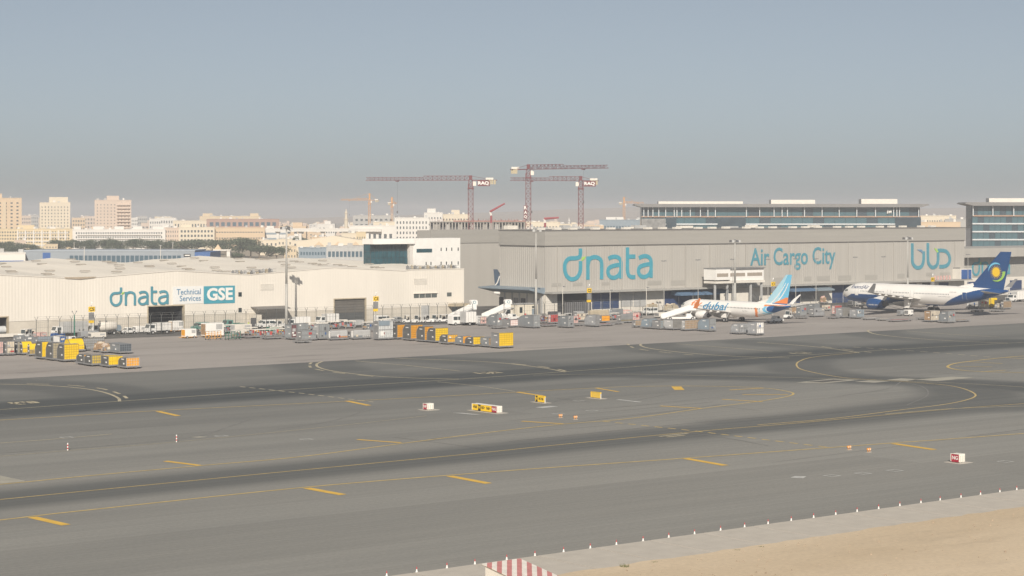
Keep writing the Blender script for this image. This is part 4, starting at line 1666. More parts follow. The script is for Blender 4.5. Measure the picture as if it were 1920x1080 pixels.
# ---- the smaller white jet with the pale blue and orange tail
P = dict(L=39.5, r=2.0, w=1.88, zc=3.35, ln=5.6, lt=14.0, ng=4.0,
         wing=dict(le0=12.4, c0=8.0, fk=0.30, ck=5.0, let=22.4, ct=1.7, semi=17.0, z0=2.35, dih=6.0, wl=2.5, wlm=(FORA, PWHITE), fair=(0.36, 0.58)),
         eng=dict(x=11.3, y=4.83, z=1.62, r=1.0, l=3.9, m=PWHITE), stab=dict(le0=34.6, c0=4.0, let=38.6, ct=1.3, semi=7.2, z=4.5, m=WINGG),
         gear=dict(rn=0.34, rm=0.56, xm=19.6, ym=2.86, dx=(0,)))
jet = Jet('narrow_body_airliner', 'white narrow-body airliner with pale blue tail and orange sweep, stairs at door', gp(1297, 598.5), P)


def paint_n(x, q):
    a = 29.3 - 1.5 * (q + 0.2) ** 2          # orange ring
    if a - 0.45 < x < a + 0.35 and q < 0.25:
        return 1
    e = x - (30.0 + 2.2 * (q + 0.1) ** 2)
    if e > 0 and q < 0.42 + 0.02 * (x - 30):
        if e < 1.0:
            return 2
        if e < 1.25:
            return 0
        if e < 2.2:
            return 3
        if e < 2.4:
            return 0
        return 4
    if x > 31.5 and q >= 0.42 and q < 0.75:
        return 1
    return 0


jet.fuselage(paint_n, [PWHITE, FORA, PALEB, SKYB, FDBL])
jet.wings()
jet.gear()
jet.cockpit(1.3, 2.6, 3.65, 4.05)
jet.windows(((5.6, 31.5),), 3.75, 0.5, 0.22, 0.32, mat('cabin_pane_dark', (0.07, 0.07, 0.08), 0.3, 0.1))
for x in (4.3, 30.4):
    for side in (-1, 1):
        jet.patch('cabin_door', x, x + 0.85, 2.75, 4.5, PWHITE, side, off=0.03)


def fin_n(x, z, s, t):
    d = s * 6.0 + (1 - t) * 3.0
    if t < 0.26 and s > 0.30 + 2.3 * t:
        return 2 if t > 0.05 else 3
    for c0 in (0.30, 0.52):
        k = c0 + 0.30 * t ** 1.6 + 0.12 * sin(t * 3)
        if abs(s - k) < 0.030 and t < 0.72:
            return 4
    return 0 if (s + 0.25 * t) < 0.62 else 1


nf = jet.fin([(30.4, 5.0), (38.3, 4.9), (40.0, 12.5), (38.0, 12.5)], fin_n, [PALEB, SKYB, FORA, FDBL, PWHITE], 40, 40, (((27.6, 5.25), (32.2, 6.4), (33, 5.0), (28.2, 5.0)), PWHITE))
jet.decal('lettering', text_mesh('fly', FORA, 2.6, 0.0, 0.035, 4.3, 0.35), 5.4, 2.75)
jet.decal('lettering', text_mesh('dubai', FTXT, 2.75, 0.0, 0.05, 9.0, 0.30), 10.2, 2.9)
jet.decal('registration', text_mesh('A6-FEG', LGREY, 0.42, 0.0, 0.0, 1.8), 24.5, 2.9)
# ------------------------------------------------------------------ cargo on dollies
wheel_cache = {}


def wheel(parent, x, y, r, w, rim=METAL, name='wheel'):
    k = (r, w)
    if k not in wheel_cache:
        mb = MB()
        mb.lathe([(-w / 2, r * 0.8), (-w / 2 * 0.75, r), (w / 2 * 0.75, r), (w / 2, r * 0.8)], 12, 0, 'y')
        mb.lathe([(-w / 2 - 0.015, r * 0.5), (w / 2 + 0.015, r * 0.5)], 10, 1, 'y')
        wheel_cache[k] = mb.mesh('wheel', [RUBBER, rim])
    return link(name, wheel_cache[k], parent, (x, y, r))


def scale_at(x, y):
    s = (y - HZ) / CH
    k = (x - 960) / FPX
    return s, s * (CU - SU * k), s * (SU + CU * k)


DECK = mat('dolly_deck', (0.16, 0.135, 0.11), 0.7, 0.25, 1.5)
RL = random.Random(31)


def dolly(loc, L, D, label, group='cargo dollies on the apron', low=False, m=None):
    """a flat roller dolly; origin at its near corner, x along u, y along v"""
    t = thing('cargo_dolly', label, 'dolly', loc, TA, group)
    m = m or DECK
    mb = MB()
    mb.bb(-0.15, L + 0.15, -0.15, D + 0.15, 0.36, 0.48)
    mb.build('deck', m, t)
    mb = MB()
    for yy in (-0.2, D + 0.14):
        mb.bb(-0.2, L + 0.2, yy, yy + 0.06, 0.30, 0.56)
    for xx in (-0.2, L + 0.14):
        mb.bb(xx, xx + 0.06, -0.14, D + 0.14, 0.30, 0.55)
    mb.build('side_rail', MGREY, t)
    mb = MB()
    mb.bar((L * 0.5, -0.1, 0.33), (L * 0.5, -1.3, 0.30), 0.09)
    mb.build('tow_bar', DGREY, t)
    for xx in (0.35, L - 0.35):
        for yy in (0.35, D - 0.35):
            wheel(t, xx, yy, 0.19, 0.16)
    return t


def profile(kind, D, H):
    """outline in the v-z plane; the sloped shoulder is on the far (v+) side"""
    if kind == 'square':
        return [(0, 0), (D, 0), (D, H), (0, H)]
    if kind == 'shoulder':
        return [(0, 0), (D, 0), (D, H * 0.58), (D * 0.86, H * 0.82), (D * 0.66, H), (0, H)]
    if kind == 'arch':
        pts = [(0, 0), (D, 0), (D, H * 0.45)]
        for i in range(1, 8):
            a = pi / 2 * i / 8
            pts.append((D * (0.42 + 0.58 * cos(a)), H * (0.45 + 0.55 * sin(a))))
        return pts + [(D * 0.4, H), (0, H)]
    if kind == 'dome':
        pts = [(0, 0), (D, 0), (D, H * 0.4)]
        for i in range(1, 12):
            a = pi * i / 12
            pts.append((D * (0.5 + 0.5 * cos(a)), H * (0.4 + 0.6 * sin(a))))
        return pts + [(0, H * 0.4)]
    if kind == 'belly':
        return [(0, 0), (D * 0.75, 0), (D, H * 0.28), (D, H * 0.9), (D * 0.94, H), (0, H)]
    if kind == 'octo':
        return [(D * 0.12, 0), (D * 0.8, 0), (D, H * 0.3), (D, H * 0.8), (D * 0.85, H), (D * 0.1, H), (0, H * 0.85), (0, H * 0.25)]
    return None


def u_profile(kind, L, H):
    if kind == 'belly':
        return [(L * 0.0, H * 0.0), (L * 0.78, 0), (L, H * 0.3), (L, H), (0, H)]
    return [(0, 0), (L, 0), (L, H), (0, H)]


def container(px, kind, face, end, short, net=None, roof=None, D=None, L=None, placard=None, on_dolly=True, group='air cargo containers on the apron', cat='container', name='cargo_container', split=None):
    """px = (left edge of the end face, shared corner, right edge of the front face, top, base) in the photo"""
    x0, xc, x1, yt, yb = px
    s, fu, fv = scale_at(xc, yb)
    L = L or (x1 - xc) / fu
    D = D or (xc - x0) / fv
    D = min(max(D, 0.8), 6.0)
    H = (yb - yt) / s - (0.5 if on_dolly else 0.02)
    loc = gp(xc, yb)
    if on_dolly:
        dolly(loc, L, D, 'dolly carrying the ' + short)
    t = thing(name, short, cat, loc + Vector((0, 0, 0.5 if on_dolly else 0.02)), TA, group)
    pr = profile(kind, D, H)
    mb = MB()
    mb.prism(pr, 0.06, L - 0.06, 'x')
    mb.build('shell', roof or end, t)
    # end panel and its frame
    mb = MB()
    mb.prism([(0.04 + y * (1 - 0.08 / D), 0.05 + z * (1 - 0.08 / H)) for y, z in pr], 0.02, 0.05, 'x')
    mb.build('end_panel', end, t)
    mb = MB()
    for (a, b) in zip(pr, pr[1:] + pr[:1]):
        mb.bar((0.0, a[0], a[1]), (0.0, b[0], b[1]), 0.07)
        mb.bar((L, a[0], a[1]), (L, b[0], b[1]), 0.07)
    f0 = pr[0]
    mb.bar((0, 0, pr[-1][1]), (L, 0, pr[-1][1]), 0.08)
    mb.bar((0, 0, 0.03), (L, 0, 0.03), 0.10)
    mb.build('edge_frame', MGREY, t)
    # front curtain, hung in vertical folds
    zt = pr[-1][1]
    if face is not None:
        n = max(3, int(L / 0.42))
        zlo = pr[-1][1] if False else 0.07
        for k, (fa, ma) in enumerate(([(1.0, face)] if split is None else [(split[0], split[1]), (1.0, face)])):
            a0 = 0.05 if k == 0 else 0.05 + (L - 0.1) * split[0]
            a1 = 0.05 + (L - 0.1) * fa
            mb = MB()
            m_ = max(2, int((a1 - a0) / 0.2))
            vs, fs = [], []
            for i in range(m_ + 1):
                u = a0 + (a1 - a0) * i / m_
                d = -0.02 - 0.035 * (i % 2) - (0.02 * R.random())
                vs += [(u, d, zlo), (u, d, zt - 0.05)]
            for i in range(m_):
                fs.append((2 * i, 2 * i + 2, 2 * i + 3, 2 * i + 1))
            mb.add(vs, fs)
            mb.build('curtain', ma, t)
    if net is not None:
        mb = MB()
        nu_, nz_ = max(3, int(L / 0.45)), max(3, int(zt / 0.42))
        for i in range(nu_ + 1):
            u = 0.06 + (L - 0.12) * i / nu_
            mb.bb(u - 0.035, u + 0.035, -0.10, -0.07, 0.05, zt)
        for j in range(nz_ + 1):
            z = 0.06 + (zt - 0.1) * j / nz_
            mb.bb(0.03, L - 0.03, -0.115, -0.09, z - 0.03, z + 0.03)
        o = mb.build('cargo_net', net, t)
        o['kind'] = 'stuff'
    else:
        mb = MB()
        n = max(3, int(L / 0.5))
        for i in range(n + 1):
            u = 0.08 + (L - 0.16) * i / n
            mb.bb(u - 0.03, u + 0.03, -0.12, -0.08, 0.06, zt - 0.05)
        mb.bb(0.05, L - 0.05, -0.125, -0.085, zt * 0.5 - 0.04, zt * 0.5 + 0.04)
        mb.build('panel_ribs', MGREY if face not in (YEL, ORA) else face, t)
        if face not in (YEL, ORA) and L > 1.2:
            for q in range(RL.randint(1, 3)):
                mb = MB()
                a = RL.uniform(0.1, L - 0.9)
                h = RL.uniform(0.25, 0.7)
                b_ = RL.uniform(0.2, max(0.25, zt - h - 0.2))
                mb.bb(a, a + RL.uniform(0.3, 0.8), -0.14, -0.126, b_, b_ + h)
                mb.build('label_patch', RL.choice([WHITE, LGREY, DGREY, REDP, BLUEP, CREAMF, DGREY]), t)
    # white placards on the end
    if placard is not False:
        for (fy, fz, w, h) in ((0.30, 0.30, 0.22, 0.28), (0.45, 0.80, 0.5, 0.16))[:1 if H < 1.4 else 2]:
            mb = MB()
            mb.bb(-0.03, 0.01, D * fy - w, D * fy + w, H * fz - h / 2, H * fz + h / 2)
            mb.build('placard', WHITE, t)
    mb = MB()
    mb.bb(-0.05, L + 0.05, -0.1, D + 0.05, -0.06, 0.02)
    mb.build('base_pallet', LGREY, t)
    return t


TANF = mat('beige_curtain', (0.42, 0.36, 0.24), 0.7, 0.12, 1.2, bump=0.2)
CREAMF = mat('cream_panel', (0.62, 0.54, 0.42), 0.6, 0.1)
DKB = mat('dark_slate_panel', (0.07, 0.085, 0.10), 0.55, 0.15)
GREYC = mat('grey_shell', (0.20, 0.215, 0.225), 0.5, 0.12, 0.8)
GREYL = mat('pale_grey_shell', (0.265, 0.28, 0.285), 0.5, 0.12, 0.8)
YS = STRAP
G1 = 'containers of the near yellow train'
G2 = 'containers of the long yellow train'
# near train at left, tall ones then low ones towards the camera
container((69, 78.5, 91, 641, 674.5), 'shoulder', YEL, ENDG, 'tall narrow yellow-fronted container leading the near left train', None, DGREY, D=3.0, group=G1)
container((90, 99, 114, 643, 677), 'shoulder', TANF, ENDG, 'tall beige-curtained container between two yellow ones, near left train', STRAP, DGREY, D=3.0, group=G1)
container((110, 120, 147.5, 646, 679.5), 'shoulder', YEL, ENDG, 'large square yellow container with brown top edge, near left train', mat('faint_yellow_net', (0.55, 0.36, 0.02), 0.7, 0.1), TANM, D=3.0, group=G1)
container((142, 157, 170, 664.5, 685), 'arch', ORA, ENDG, 'low grey container with narrow orange front behind two yellow ones', YS, ENDG, D=3.0, group=G1)
container((166, 172, 194, 666, 687.5), 'arch', mat('mustard_net_cover', (0.55, 0.40, 0.06), 0.7, 0.2, 3.0), ENDG, 'low mustard netted container, third from the near train end', YS, ENDG, D=3.0, group=G1)
container((191, 203.5, 230, 668.5, 690), 'square', YEL, ENDG, 'low bright yellow box container, second from the near train end', None, YEL, D=3.0, group=G1)
container((222, 236.5, 261, 671, 692.5), 'arch', ORA, ENDG, 'low orange container with white cord lacing at the near train end', mat('white_cord', (0.62, 0.52, 0.40), 0.7, 0.1), ENDG, D=3.0, group=G1)
# more of the left stand
container((-12, -6, 6, 641, 668), 'square', PINK, MGREY, 'faded red container cut by the left picture edge', None, MGREY)
container((6, 12.5, 27, 640.5, 667.5), 'square', CREAMF, MGREY, 'cream upright container near the left picture edge', None, MGREY)
container((27, 33, 40, 641, 666), 'square', TANF, ENDG, 'thin beige container between cream one and yellow dome', None, ENDG)
container((36, 42, 61, 641, 666.5), 'dome', YEL, ENDG, 'yellow round-topped container left of the netted yellow one', None, YEL)
container((52, 55, 71, 645, 668.5), 'dome', mat('mustard_lattice', (0.55, 0.37, 0.05), 0.7, 0.25, 3.0), ENDG, 'mustard netted round-topped container beside the tall yellow one', YS, YEL)
container((118, 131, 158, 636, 661), 'dome', YEL, YEL, 'bright yellow domed container behind the large yellow box', None, YEL, placard=False, D=2.6)
container((153, 156, 196, 635, 658.5), 'square', SILVER, SILVER, 'silver netted pallet load behind the brown sacks', STRAP, SILVER, placard=False)
container((201, 224, 246, 645.5, 664.5), 'square', DKB, GREYC, 'long grey container with dark blue lattice front and white label', mat('grey_lattice', (0.20, 0.22, 0.24), 0.6, 0.1), GREYC, D=5.5)
container((25, 28, 46, 629, 643.5), 'shoulder', GREYC, GREYC, 'grey container leftmost in the back row by the wing', None, GREYC)
container((44, 49, 64, 631, 644.5), 'shoulder', GREYC, GREYC, 'grey container second in the back row by the wing', None, GREYC)
container((63, 70, 111, 632, 646), 'square', BLUGREY, GREYC, 'long blue-grey container in the back row by the wing', None, GREYC)
container((100, 112, 125.5, 630.5, 647), 'square', BLUEP, WHITE, 'small container with blue front and white end behind yellow dome', None, WHITE)
container((125, 127, 142, 630.5, 647), 'square', WHITE, LGREY, 'small white container right of the blue-fronted one', None, WHITE)


def lumps(px, label, mats, n, name='netted_load', group='netted loads on the apron', cat='pallet load'):
    """a pallet of bagged goods under a net"""
    x0, x1, yt, yb = px
    s, fu, fv = scale_at((x0 + x1) / 2, yb)
    w = (x1 - x0) / (fu + fv * 0.75)
    loc = gp(x0 + (x1 - x0) * 0.42, yb)
    dolly(loc, w, w * 0.75, 'dolly carrying the ' + label)
    t = thing(name, label, cat, loc + Vector((0, 0, 0.5)), TA, group)
    H = (yb - yt) / s - 0.5
    rr = random.Random(hash(label) % 1000 if False else len(label) * 7 + int(x0))
    for i in range(n):
        mb = MB()
        a, b, c = rr.uniform(0.25, 0.5), rr.uniform(0.25, 0.45), rr.uniform(0.18, 0.32)
        fz = rr.random()
        k = 1 - 0.45 * fz
        cx = w / 2 + rr.uniform(-1, 1) * (w / 2 - 0.3) * k
        cy = w * 0.375 + rr.uniform(-1, 1) * (w * 0.375 - 0.25) * k
        cz = 0.2 + fz * max(0.1, H - 0.35)
        pts = []
        for q in ((-1, -1), (1, -1), (1, 1), (-1, 1)):
            pts.append((cx + q[0] * a * rr.uniform(0.7, 1), cy + q[1] * b * rr.uniform(0.7, 1)))
        mb.add([(p[0], p[1], cz - c) for p in pts] + [(cx + (p[0] - cx) * 0.75, cy + (p[1] - cy) * 0.75, cz + c) for p in pts], [(3, 2, 1, 0), (4, 5, 6, 7), (0, 1, 5, 4), (1, 2, 6, 5), (2, 3, 7, 6), (3, 0, 4, 7)])
        mb.build('bundle', mats[i % len(mats)], t)
    mb = MB()
    mb.prism([(0.15, 0), (w - 0.15, 0), (w * 0.8, H * 0.86), (w * 0.2, H * 0.8)], 0.2, w * 0.7, 'y')
    mb.build('core_stack', mats[0], t)
    return t


PALESACK = mat('pale_sack', (0.55, 0.46, 0.38), 0.8, 0.2, 3.0)
lumps((168, 199, 642, 661), 'brown and white sack load at the left of two sack loads', [BROWN, PALESACK, CREAMF], 46)
lumps((184, 209, 645.5, 663), 'brown and white sack load at the right of two sack loads', [BROWN, PALESACK, CREAMF, MGREY], 46)

# long yellow train in the middle
NETO = mat('dark_orange_net', (0.36, 0.19, 0.03), 0.7, 0.2)
container((735, 744.5, 764, 609, 637), 'shoulder', ORA, ENDG, 'tall orange netted container farthest back in the long yellow train', NETO, ENDG, D=3.0, group=G2)
container((758, 770, 792, 609.5, 639.5), 'shoulder', ORA, ENDG, 'tall orange netted container second in the long yellow train', NETO, ENDG, D=3.0, group=G2)
container((784, 796, 812, 612.5, 642), 'shoulder', ORA, ENDG, 'tall orange netted container third in the long yellow train', NETO, ENDG, D=3.0, group=G2)
container((806, 816, 840, 615.5, 643.5), 'shoulder', YEL, ENDG, 'tall bright yellow container in the middle of the long train', mat('faint_yellow_net', (0.6, 0.4, 0.02)), TANM, D=3.0, group=G2)
container((829, 839, 858, 628, 646.5), 'arch', mat('amber_curtain', (0.75, 0.40, 0.01), 0.6, 0.1), ENDG, 'low amber container just right of the tall yellow one', None, ENDG, D=2.8, group=G2)
container((853, 868, 883, 630.5, 648.5), 'arch', ORA, GREYC, 'low grey container with small orange front, long train', None, GREYC, D=2.8, group=G2)
container((876, 887, 908, 632, 650.5), 'arch', YEL, ENDG, 'low yellow-fronted container, third from the long train end', mat('faint_yellow_net', (0.6, 0.4, 0.02)), ENDG, D=2.8, group=G2)
container((904, 916, 930, 633.5, 652), 'belly', BROWN, GREYC, 'low grey container with brown cartons, next to the train end', STRAP, GREYC, D=2.8, group=G2)
container((926, 935.5, 962, 624.5, 654), 'square', YEL, MGREY, 'tall square bright yellow container at the end of the long train', mat('faint_yellow_net', (0.6, 0.4, 0.02)), TANM, D=2.6, group=G2)
# grey and white containers left of it
container((534, 546, 556, 609, 637.5), 'square', MAROON, GREYL, 'grey container with maroon strip left of the mid apron group', None, GREYC, group='mixed containers mid apron')
container((545, 558, 578, 607, 633), 'shoulder', GREYL, GREYC, 'tall grey container with dark square label behind others', None, GREYC, group='mixed containers mid apron')
container((556, 565, 593, 621, 640), 'belly', GREYL, MGREY, 'low grey container with white notice, foremost of the mixed group', None, GREYC, group='mixed containers mid apron')
container((586, 598, 618, 608, 638), 'shoulder', GREYL, LGREY, 'tall pale grey container right of the low grey one', None, GREYC, group='mixed containers mid apron')
container((602, 612, 622, 619, 637), 'octo', LGREY, WHITE, 'low white-ended container before the pale grey tall one', None, LGREY, group='mixed containers mid apron')
container((616, 620, 652, 620.5, 639), 'octo', mat('bright_orange_panel', (0.80, 0.30, 0.04), 0.5, 0.1), WHITE, 'low container half charcoal half orange', None, LGREY, split=(0.5, DGREY), group='mixed containers mid apron')
container((652, 656, 664, 622, 636), 'belly', MGREY, DGREY, 'small dark container between orange and white octagon ones', None, DGREY, group='mixed containers mid apron')
container((658, 663, 695, 619.5, 637.5), 'octo', WHITE, WHITE, 'low container half slate blue half white', None, LGREY, split=(0.5, BLUGREY), group='mixed containers mid apron')
container((690, 692, 707, 606, 622), 'arch', GREYC, GREYC, 'grey rounded container behind the blue-topped tall one', None, GREYC, group='mixed containers mid apron')
t_ = container((700, 709, 737, 603, 638.5), 'square', mat('pale_notice_panel', (0.55, 0.56, 0.55), 0.6, 0.2, 2.5), MGREY, 'tall container with slate top and white notices before train', None, BLUGREY, group='mixed containers mid apron')
mb = MB()
mb.bb(0.1, 3.0, -0.13, -0.09, 2.7, 3.7)
mb.build('slate_top_panel', BLUGREY, t_)
mb = MB()
mb.bb(0.6, 1.6, -0.14, -0.1, 0.5, 1.5)
mb.build('notice', WHITE, t_)

# middle-right clutter
GD = 'containers in front of the grey hangar'
container((896, 900, 912, 594.5, 611), 'square', PINK, LGREY, 'small pinkish white cube container beside the minibus', None, LGREY, group=GD)
container((914, 932, 941, 590, 613.5), 'arch', GREYL, GREYC, 'grey arched container just right of the pinkish cube', None, GREYC, group=GD)
container((942, 957, 972, 600, 614.5), 'square', WHITE, MGREY, 'low white gridded container right of the first arched one', mat('pink_grid', (0.6, 0.3, 0.28)), MGREY, group=GD)
container((971, 1000, 1012, 591.5, 616), 'arch', GREYL, GREYC, 'wide grey arched container before the white cabin', None, GREYC, group=GD)
container((1010, 1013, 1022, 592, 607), 'square', MAROON, MGREY, 'narrow maroon container behind the wide grey arch', None, MGREY, group=GD)
container((1029, 1032, 1046, 590, 608), 'square', REDP, PINK, 'red-fronted container mid way along the hangar clutter', None, LGREY, group=GD)
container((1046, 1065, 1075, 592.5, 615.5), 'arch', GREYL, GREYC, 'grey arched container right of the red-fronted one', None, GREYC, group=GD)
container((1072, 1075, 1084, 592, 610), 'square', PINK, MGREY, 'slim pink container touching the right arched one', None, MGREY, group=GD)
container((1078, 1081, 1098, 588, 604), 'square', CREAMF, LGREY, 'cream box container behind the slim pink one', None, CREAMF, group=GD)
container((1096, 1117, 1124, 590.5, 613.5), 'arch', MGREY, SILVER, 'silver arched container below the tan tarp', None, SILVER, group=GD)
container((1102, 1106, 1142, 582, 602), 'octo', TANM, TANM, 'tan tarpaulin-covered load behind the silver arch', None, TANM, group=GD, placard=False)
container((1120, 1128, 1143, 592, 606), 'square', ORA, MGREY, 'orange-fronted container right of the silver arch', None, MGREY, group=GD)
container((1143, 1147, 1168, 580, 599), 'arch', GREYC, BLUGREY, 'slate container behind the yellow netted load', None, BLUGREY, group=GD)
container((1156, 1164, 1186, 589, 606.5), 'octo', mat('gold_net_cover', (0.50, 0.36, 0.07), 0.7, 0.3, 3), MGREY, 'gold netted container before the slate one', YS, MGREY, group=GD)
container((1184, 1186, 1199, 586, 604), 'square', PINK, LGREY, 'pinkish white container right of the gold netted one', None, LGREY, group=GD)
GE = 'containers in the row before the white jet'
container((1186, 1191, 1203, 601, 614.5), 'square', BROWN, MGREY, 'small caged brown container at left of the jet row', mat('cage_bar', (0.40, 0.38, 0.33)), MGREY, group=GE)
container((1202, 1217, 1232, 597.5, 617), 'arch', BLUGREY, BLUGREY, 'blue-grey arched container second in the jet row', None, BLUGREY, group=GE)
container((1223, 1238, 1246, 601, 618.5), 'square', BLUGREY, MGREY, 'dark caged container third in the jet row', STRAP, MGREY, group=GE)
container((1243, 1262, 1280, 600, 619.5), 'belly', MGREY, LGREY, 'mottled grey container fourth in the jet row', STRAP, MGREY, group=GE)
container((1278, 1284, 1311, 600.5, 621), 'square', BROWN, LGREY, 'caged load of brown cartons fifth in the jet row', mat('cage_bar', (0.40, 0.38, 0.33)), LGREY, group=GE)
container((1308, 1330, 1342, 598, 622.5), 'arch', GREYL, BLUGREY, 'large blue-grey container at the right end of jet row', None, GREYC, group=GE)
container((1370, 1386, 1402, 607, 627.5), 'arch', SILVER, SILVER, 'silver container left of the isolated pair', None, SILVER, group='isolated pair of silver containers')
container((1402, 1418, 1432, 605, 629.5), 'square', WHITE, SILVER, 'silver container with white panel right of the isolated pair', None, SILVER, split=(0.45, WHITE), group='isolated pair of silver containers')
GF = 'containers before the blue-tailed airliner'
container((1480, 1484, 1495, 577, 592), 'octo', BROWN, BROWN, 'brown netted container under the pale blue tail', None, BROWN, group=GF)
container((1493, 1500, 1512, 573, 594.5), 'arch', GREYL, GREYC, 'grey container first right of the pale blue tail', None, GREYC, group=GF)
container((1512, 1527, 1537, 569.5, 590), 'arch', GREYC, GREYC, 'slate container tallest of the left trio', None, GREYC, group=GF)
container((1516, 1526, 1546, 578, 595), 'belly', SILVER, MGREY, 'low silver container in front of the tall slate one', None, SILVER, group=GF)
container((1543, 1545, 1557, 572, 583.5), 'square', CREAMF, CREAMF, 'small cream cube container right of the silver one', None, CREAMF, placard=False, group=GF)
container((1560, 1565, 1578, 573, 592), 'square', REDP, PINK, 'red and white container left of two caged ones', None, CREAMF, split=(0.4, REDP), group=GF)
container((1567, 1580, 1594, 577.5, 597), 'square', MGREY, SILVER, 'grey caged container nearest the nose wheel', STRAP, SILVER, group=GF)
container((1593, 1606, 1620, 580.5, 598), 'square', BLUGREY, SILVER, 'dark blue-grey caged container right of the nearest caged one', None, SILVER, group=GF)
container((1733, 1745, 1762, 583, 604.5), 'square', CREAMF, BROWN, 'cream and brown container under the airliner belly', None, CREAMF, group=GF)
container((1760, 1777, 1791, 584, 606.5), 'arch', GREYL, GREYC, 'rounded grey container right of the cream one', None, GREYC, group=GF)
GH = 'containers beyond the blue tail'
container((1814, 1817, 1836, 566, 579.5), 'square', LGREY, WHITE, 'white framed container leftmost beneath the tail', None, LGREY, group=GH)
container((1836, 1839, 1853, 563.5, 580), 'square', TANF, LGREY, 'tan container second beneath the tail', None, LGREY, group=GH)
container((1855, 1858, 1870, 559, 579), 'octo', YEL, YEL, 'yellow-topped container third beneath the tail', None, YEL, placard=False, group=GH)
container((1866, 1869, 1880, 563, 580), 'square', CREAMF, LGREY, 'cream container fourth beneath the tail', None, LGREY, group=GH)
container((1878, 1881, 1896, 565, 580.5), 'square', BROWN, MGREY, 'brown mixed container rightmost beneath the tail', STRAP, MGREY, group=GH)

# empty dollies and flat racks
for (x, y, L, D, m, lab) in ((500, 637, 4.0, 2.4, DECK, 'empty low dolly with rubber rollers left of the maroon container'), (525, 633, 3.0, 2.4, DECK, 'empty grey dolly close to the lamp mast foot'),
                             (462, 635, 3.6, 2.2, MAROON, 'empty maroon dolly behind the green racks'), (1022, 613, 4.0, 2.4, MAROON, 'empty maroon dolly between the arched containers'),
                             (1080, 612, 2.4, 2.0, DECK, 'empty dark dolly right of the third arched container'), (1124, 612, 4.6, 1.8, REDP, 'flat bright red dolly right of the silver arch'),
                             (1625, 600.5, 5.0, 1.6, OFFW, 'long white empty dolly before the blue engine'), (1652, 602, 4.4, 1.6, CREAMF, 'speckled cream empty dolly left of the red one'),
                             (1674, 604, 7.5, 1.8, REDP, 'long red flat dolly before the main wheels'), (1795, 604.5, 5.0, 2.0, BROWN, 'brown empty dolly right of the rounded grey container')):
    dolly(gp(x, y), L, D, lab, m=m)

# ------------------------------------------------------------------ vehicles
VW = mat('vehicle_white', (0.76, 0.75, 0.72), 0.35, 0.04, spec=0.5)
VWIN = mat('vehicle_glass', (0.05, 0.065, 0.07), 0.15, 0.2, spec=0.6)
VGRN = mat('vehicle_green', (0.12, 0.28, 0.24), 0.45, 0.1)


def place(x, y):
    p = gp(x, y)
    while to_uv(p)[0] < -25 and to_uv(p)[1] > -6.8:      # keep clear of the shed wall
        y += 0.2
        p = gp(x, y)
    return p


def wheels4(t, xs, w, r):
    for xx in xs:
        for yy in (-w / 2 + 0.05, w / 2 - 0.05):
            wheel(t, xx, yy, r, 0.26)


def truck(px, label, L=7.0, kind='box', m=VW, mbox=WHITE, flip=True, rz=0.0, h=3.0, group='service trucks'):
    """origin mid ground; cab towards -x when flip is set"""
    t = thing('service_truck', label, 'truck', place(*px), TA + rz + (0 if flip else pi), group)
    W = 2.3
    c0 = -L / 2
    mb = MB()
    mb.prism([(c0, 0.55), (c0 + 1.9, 0.55), (c0 + 1.9, 2.35), (c0 + 0.45, 2.35), (c0 + 0.08, 1.45)], -W / 2 + 0.05, W / 2 - 0.05, 'y')
    cab = mb.build('cab', m, t)
    mb = MB()
    mb.add([(c0 + 0.06, -W / 2 + 0.2, 1.5), (c0 + 0.06, W / 2 - 0.2, 1.5), (c0 + 0.40, W / 2 - 0.2, 2.25), (c0 + 0.40, -W / 2 + 0.2, 2.25)], [(0, 3, 2, 1)])
    mb.build('windscreen', VWIN, cab)
    for sy in (-1, 1):
        mb = MB()
        mb.bb(c0 + 0.6, c0 + 1.5, sy * (W / 2 - 0.05) - 0.02, sy * (W / 2 - 0.05) + 0.02, 1.45, 2.15)
        mb.build('side_window', VWIN, cab)
    mb = MB()
    mb.bb(c0 + 0.3, L / 2, -0.5, 0.5, 0.5, 0.75)
    mb.build('chassis', DGREY, t)
    if kind == 'box':
        mb = MB()
        mb.bb(c0 + 2.0, L / 2, -W / 2, W / 2, 0.8, h)
        bx = mb.build('cargo_box', mbox, t)
        mb = MB()
        for i in range(5):
            xx = c0 + 2.0 + (L - 2.0) * i / 4
            mb.bb(xx - 0.04, xx + 0.04, -W / 2 - 0.03, W / 2 + 0.03, 0.8, h + 0.02)
        mb.build('box_rib', LGREY, bx)
    elif kind == 'tank':
        mb = MB()
        mb.lathe([(0, 0.8), (0.25, 1.08), (L - 2.6, 1.08), (L - 2.3, 0.8)], 16, 0, 'x', (c0 + 2.15, 0, 1.9))
        tk = mb.build('tank', mbox, t, True)
        mb = MB()
        mb.lathe([(-0.9, 0.75), (0.9, 0.75)], 14, 0, 'y', (L / 2 + 0.1, 0, 1.5))
        mb.build('hose_reel', BLUGREY, t)
        mb = MB()
        for xx in (c0 + 2.6, c0 + 4.2):
            mb.tube((xx, 0, 2.9), (xx, 0, 3.3), 0.25, 0.2, 8)
        mb.bar((c0 + 2.2, -0.5, 3.25), (L / 2 - 0.3, -0.5, 3.25), 0.06)
        mb.build('walkway_rail', MGREY, tk)
    elif kind == 'flat':
        mb = MB()
        mb.bb(c0 + 2.0, L / 2, -W / 2, W / 2, 0.8, 1.0)
        mb.bb(c0 + 2.0, L / 2, -W / 2, -W / 2 + 0.06, 1.0, 1.5)
        mb.bb(c0 + 2.0, L / 2, W / 2 - 0.06, W / 2, 1.0, 1.5)
        mb.build('flatbed', mbox, t)
    wheels4(t, (c0 + 1.0, L / 2 - 1.2), W, 0.45)
    return t


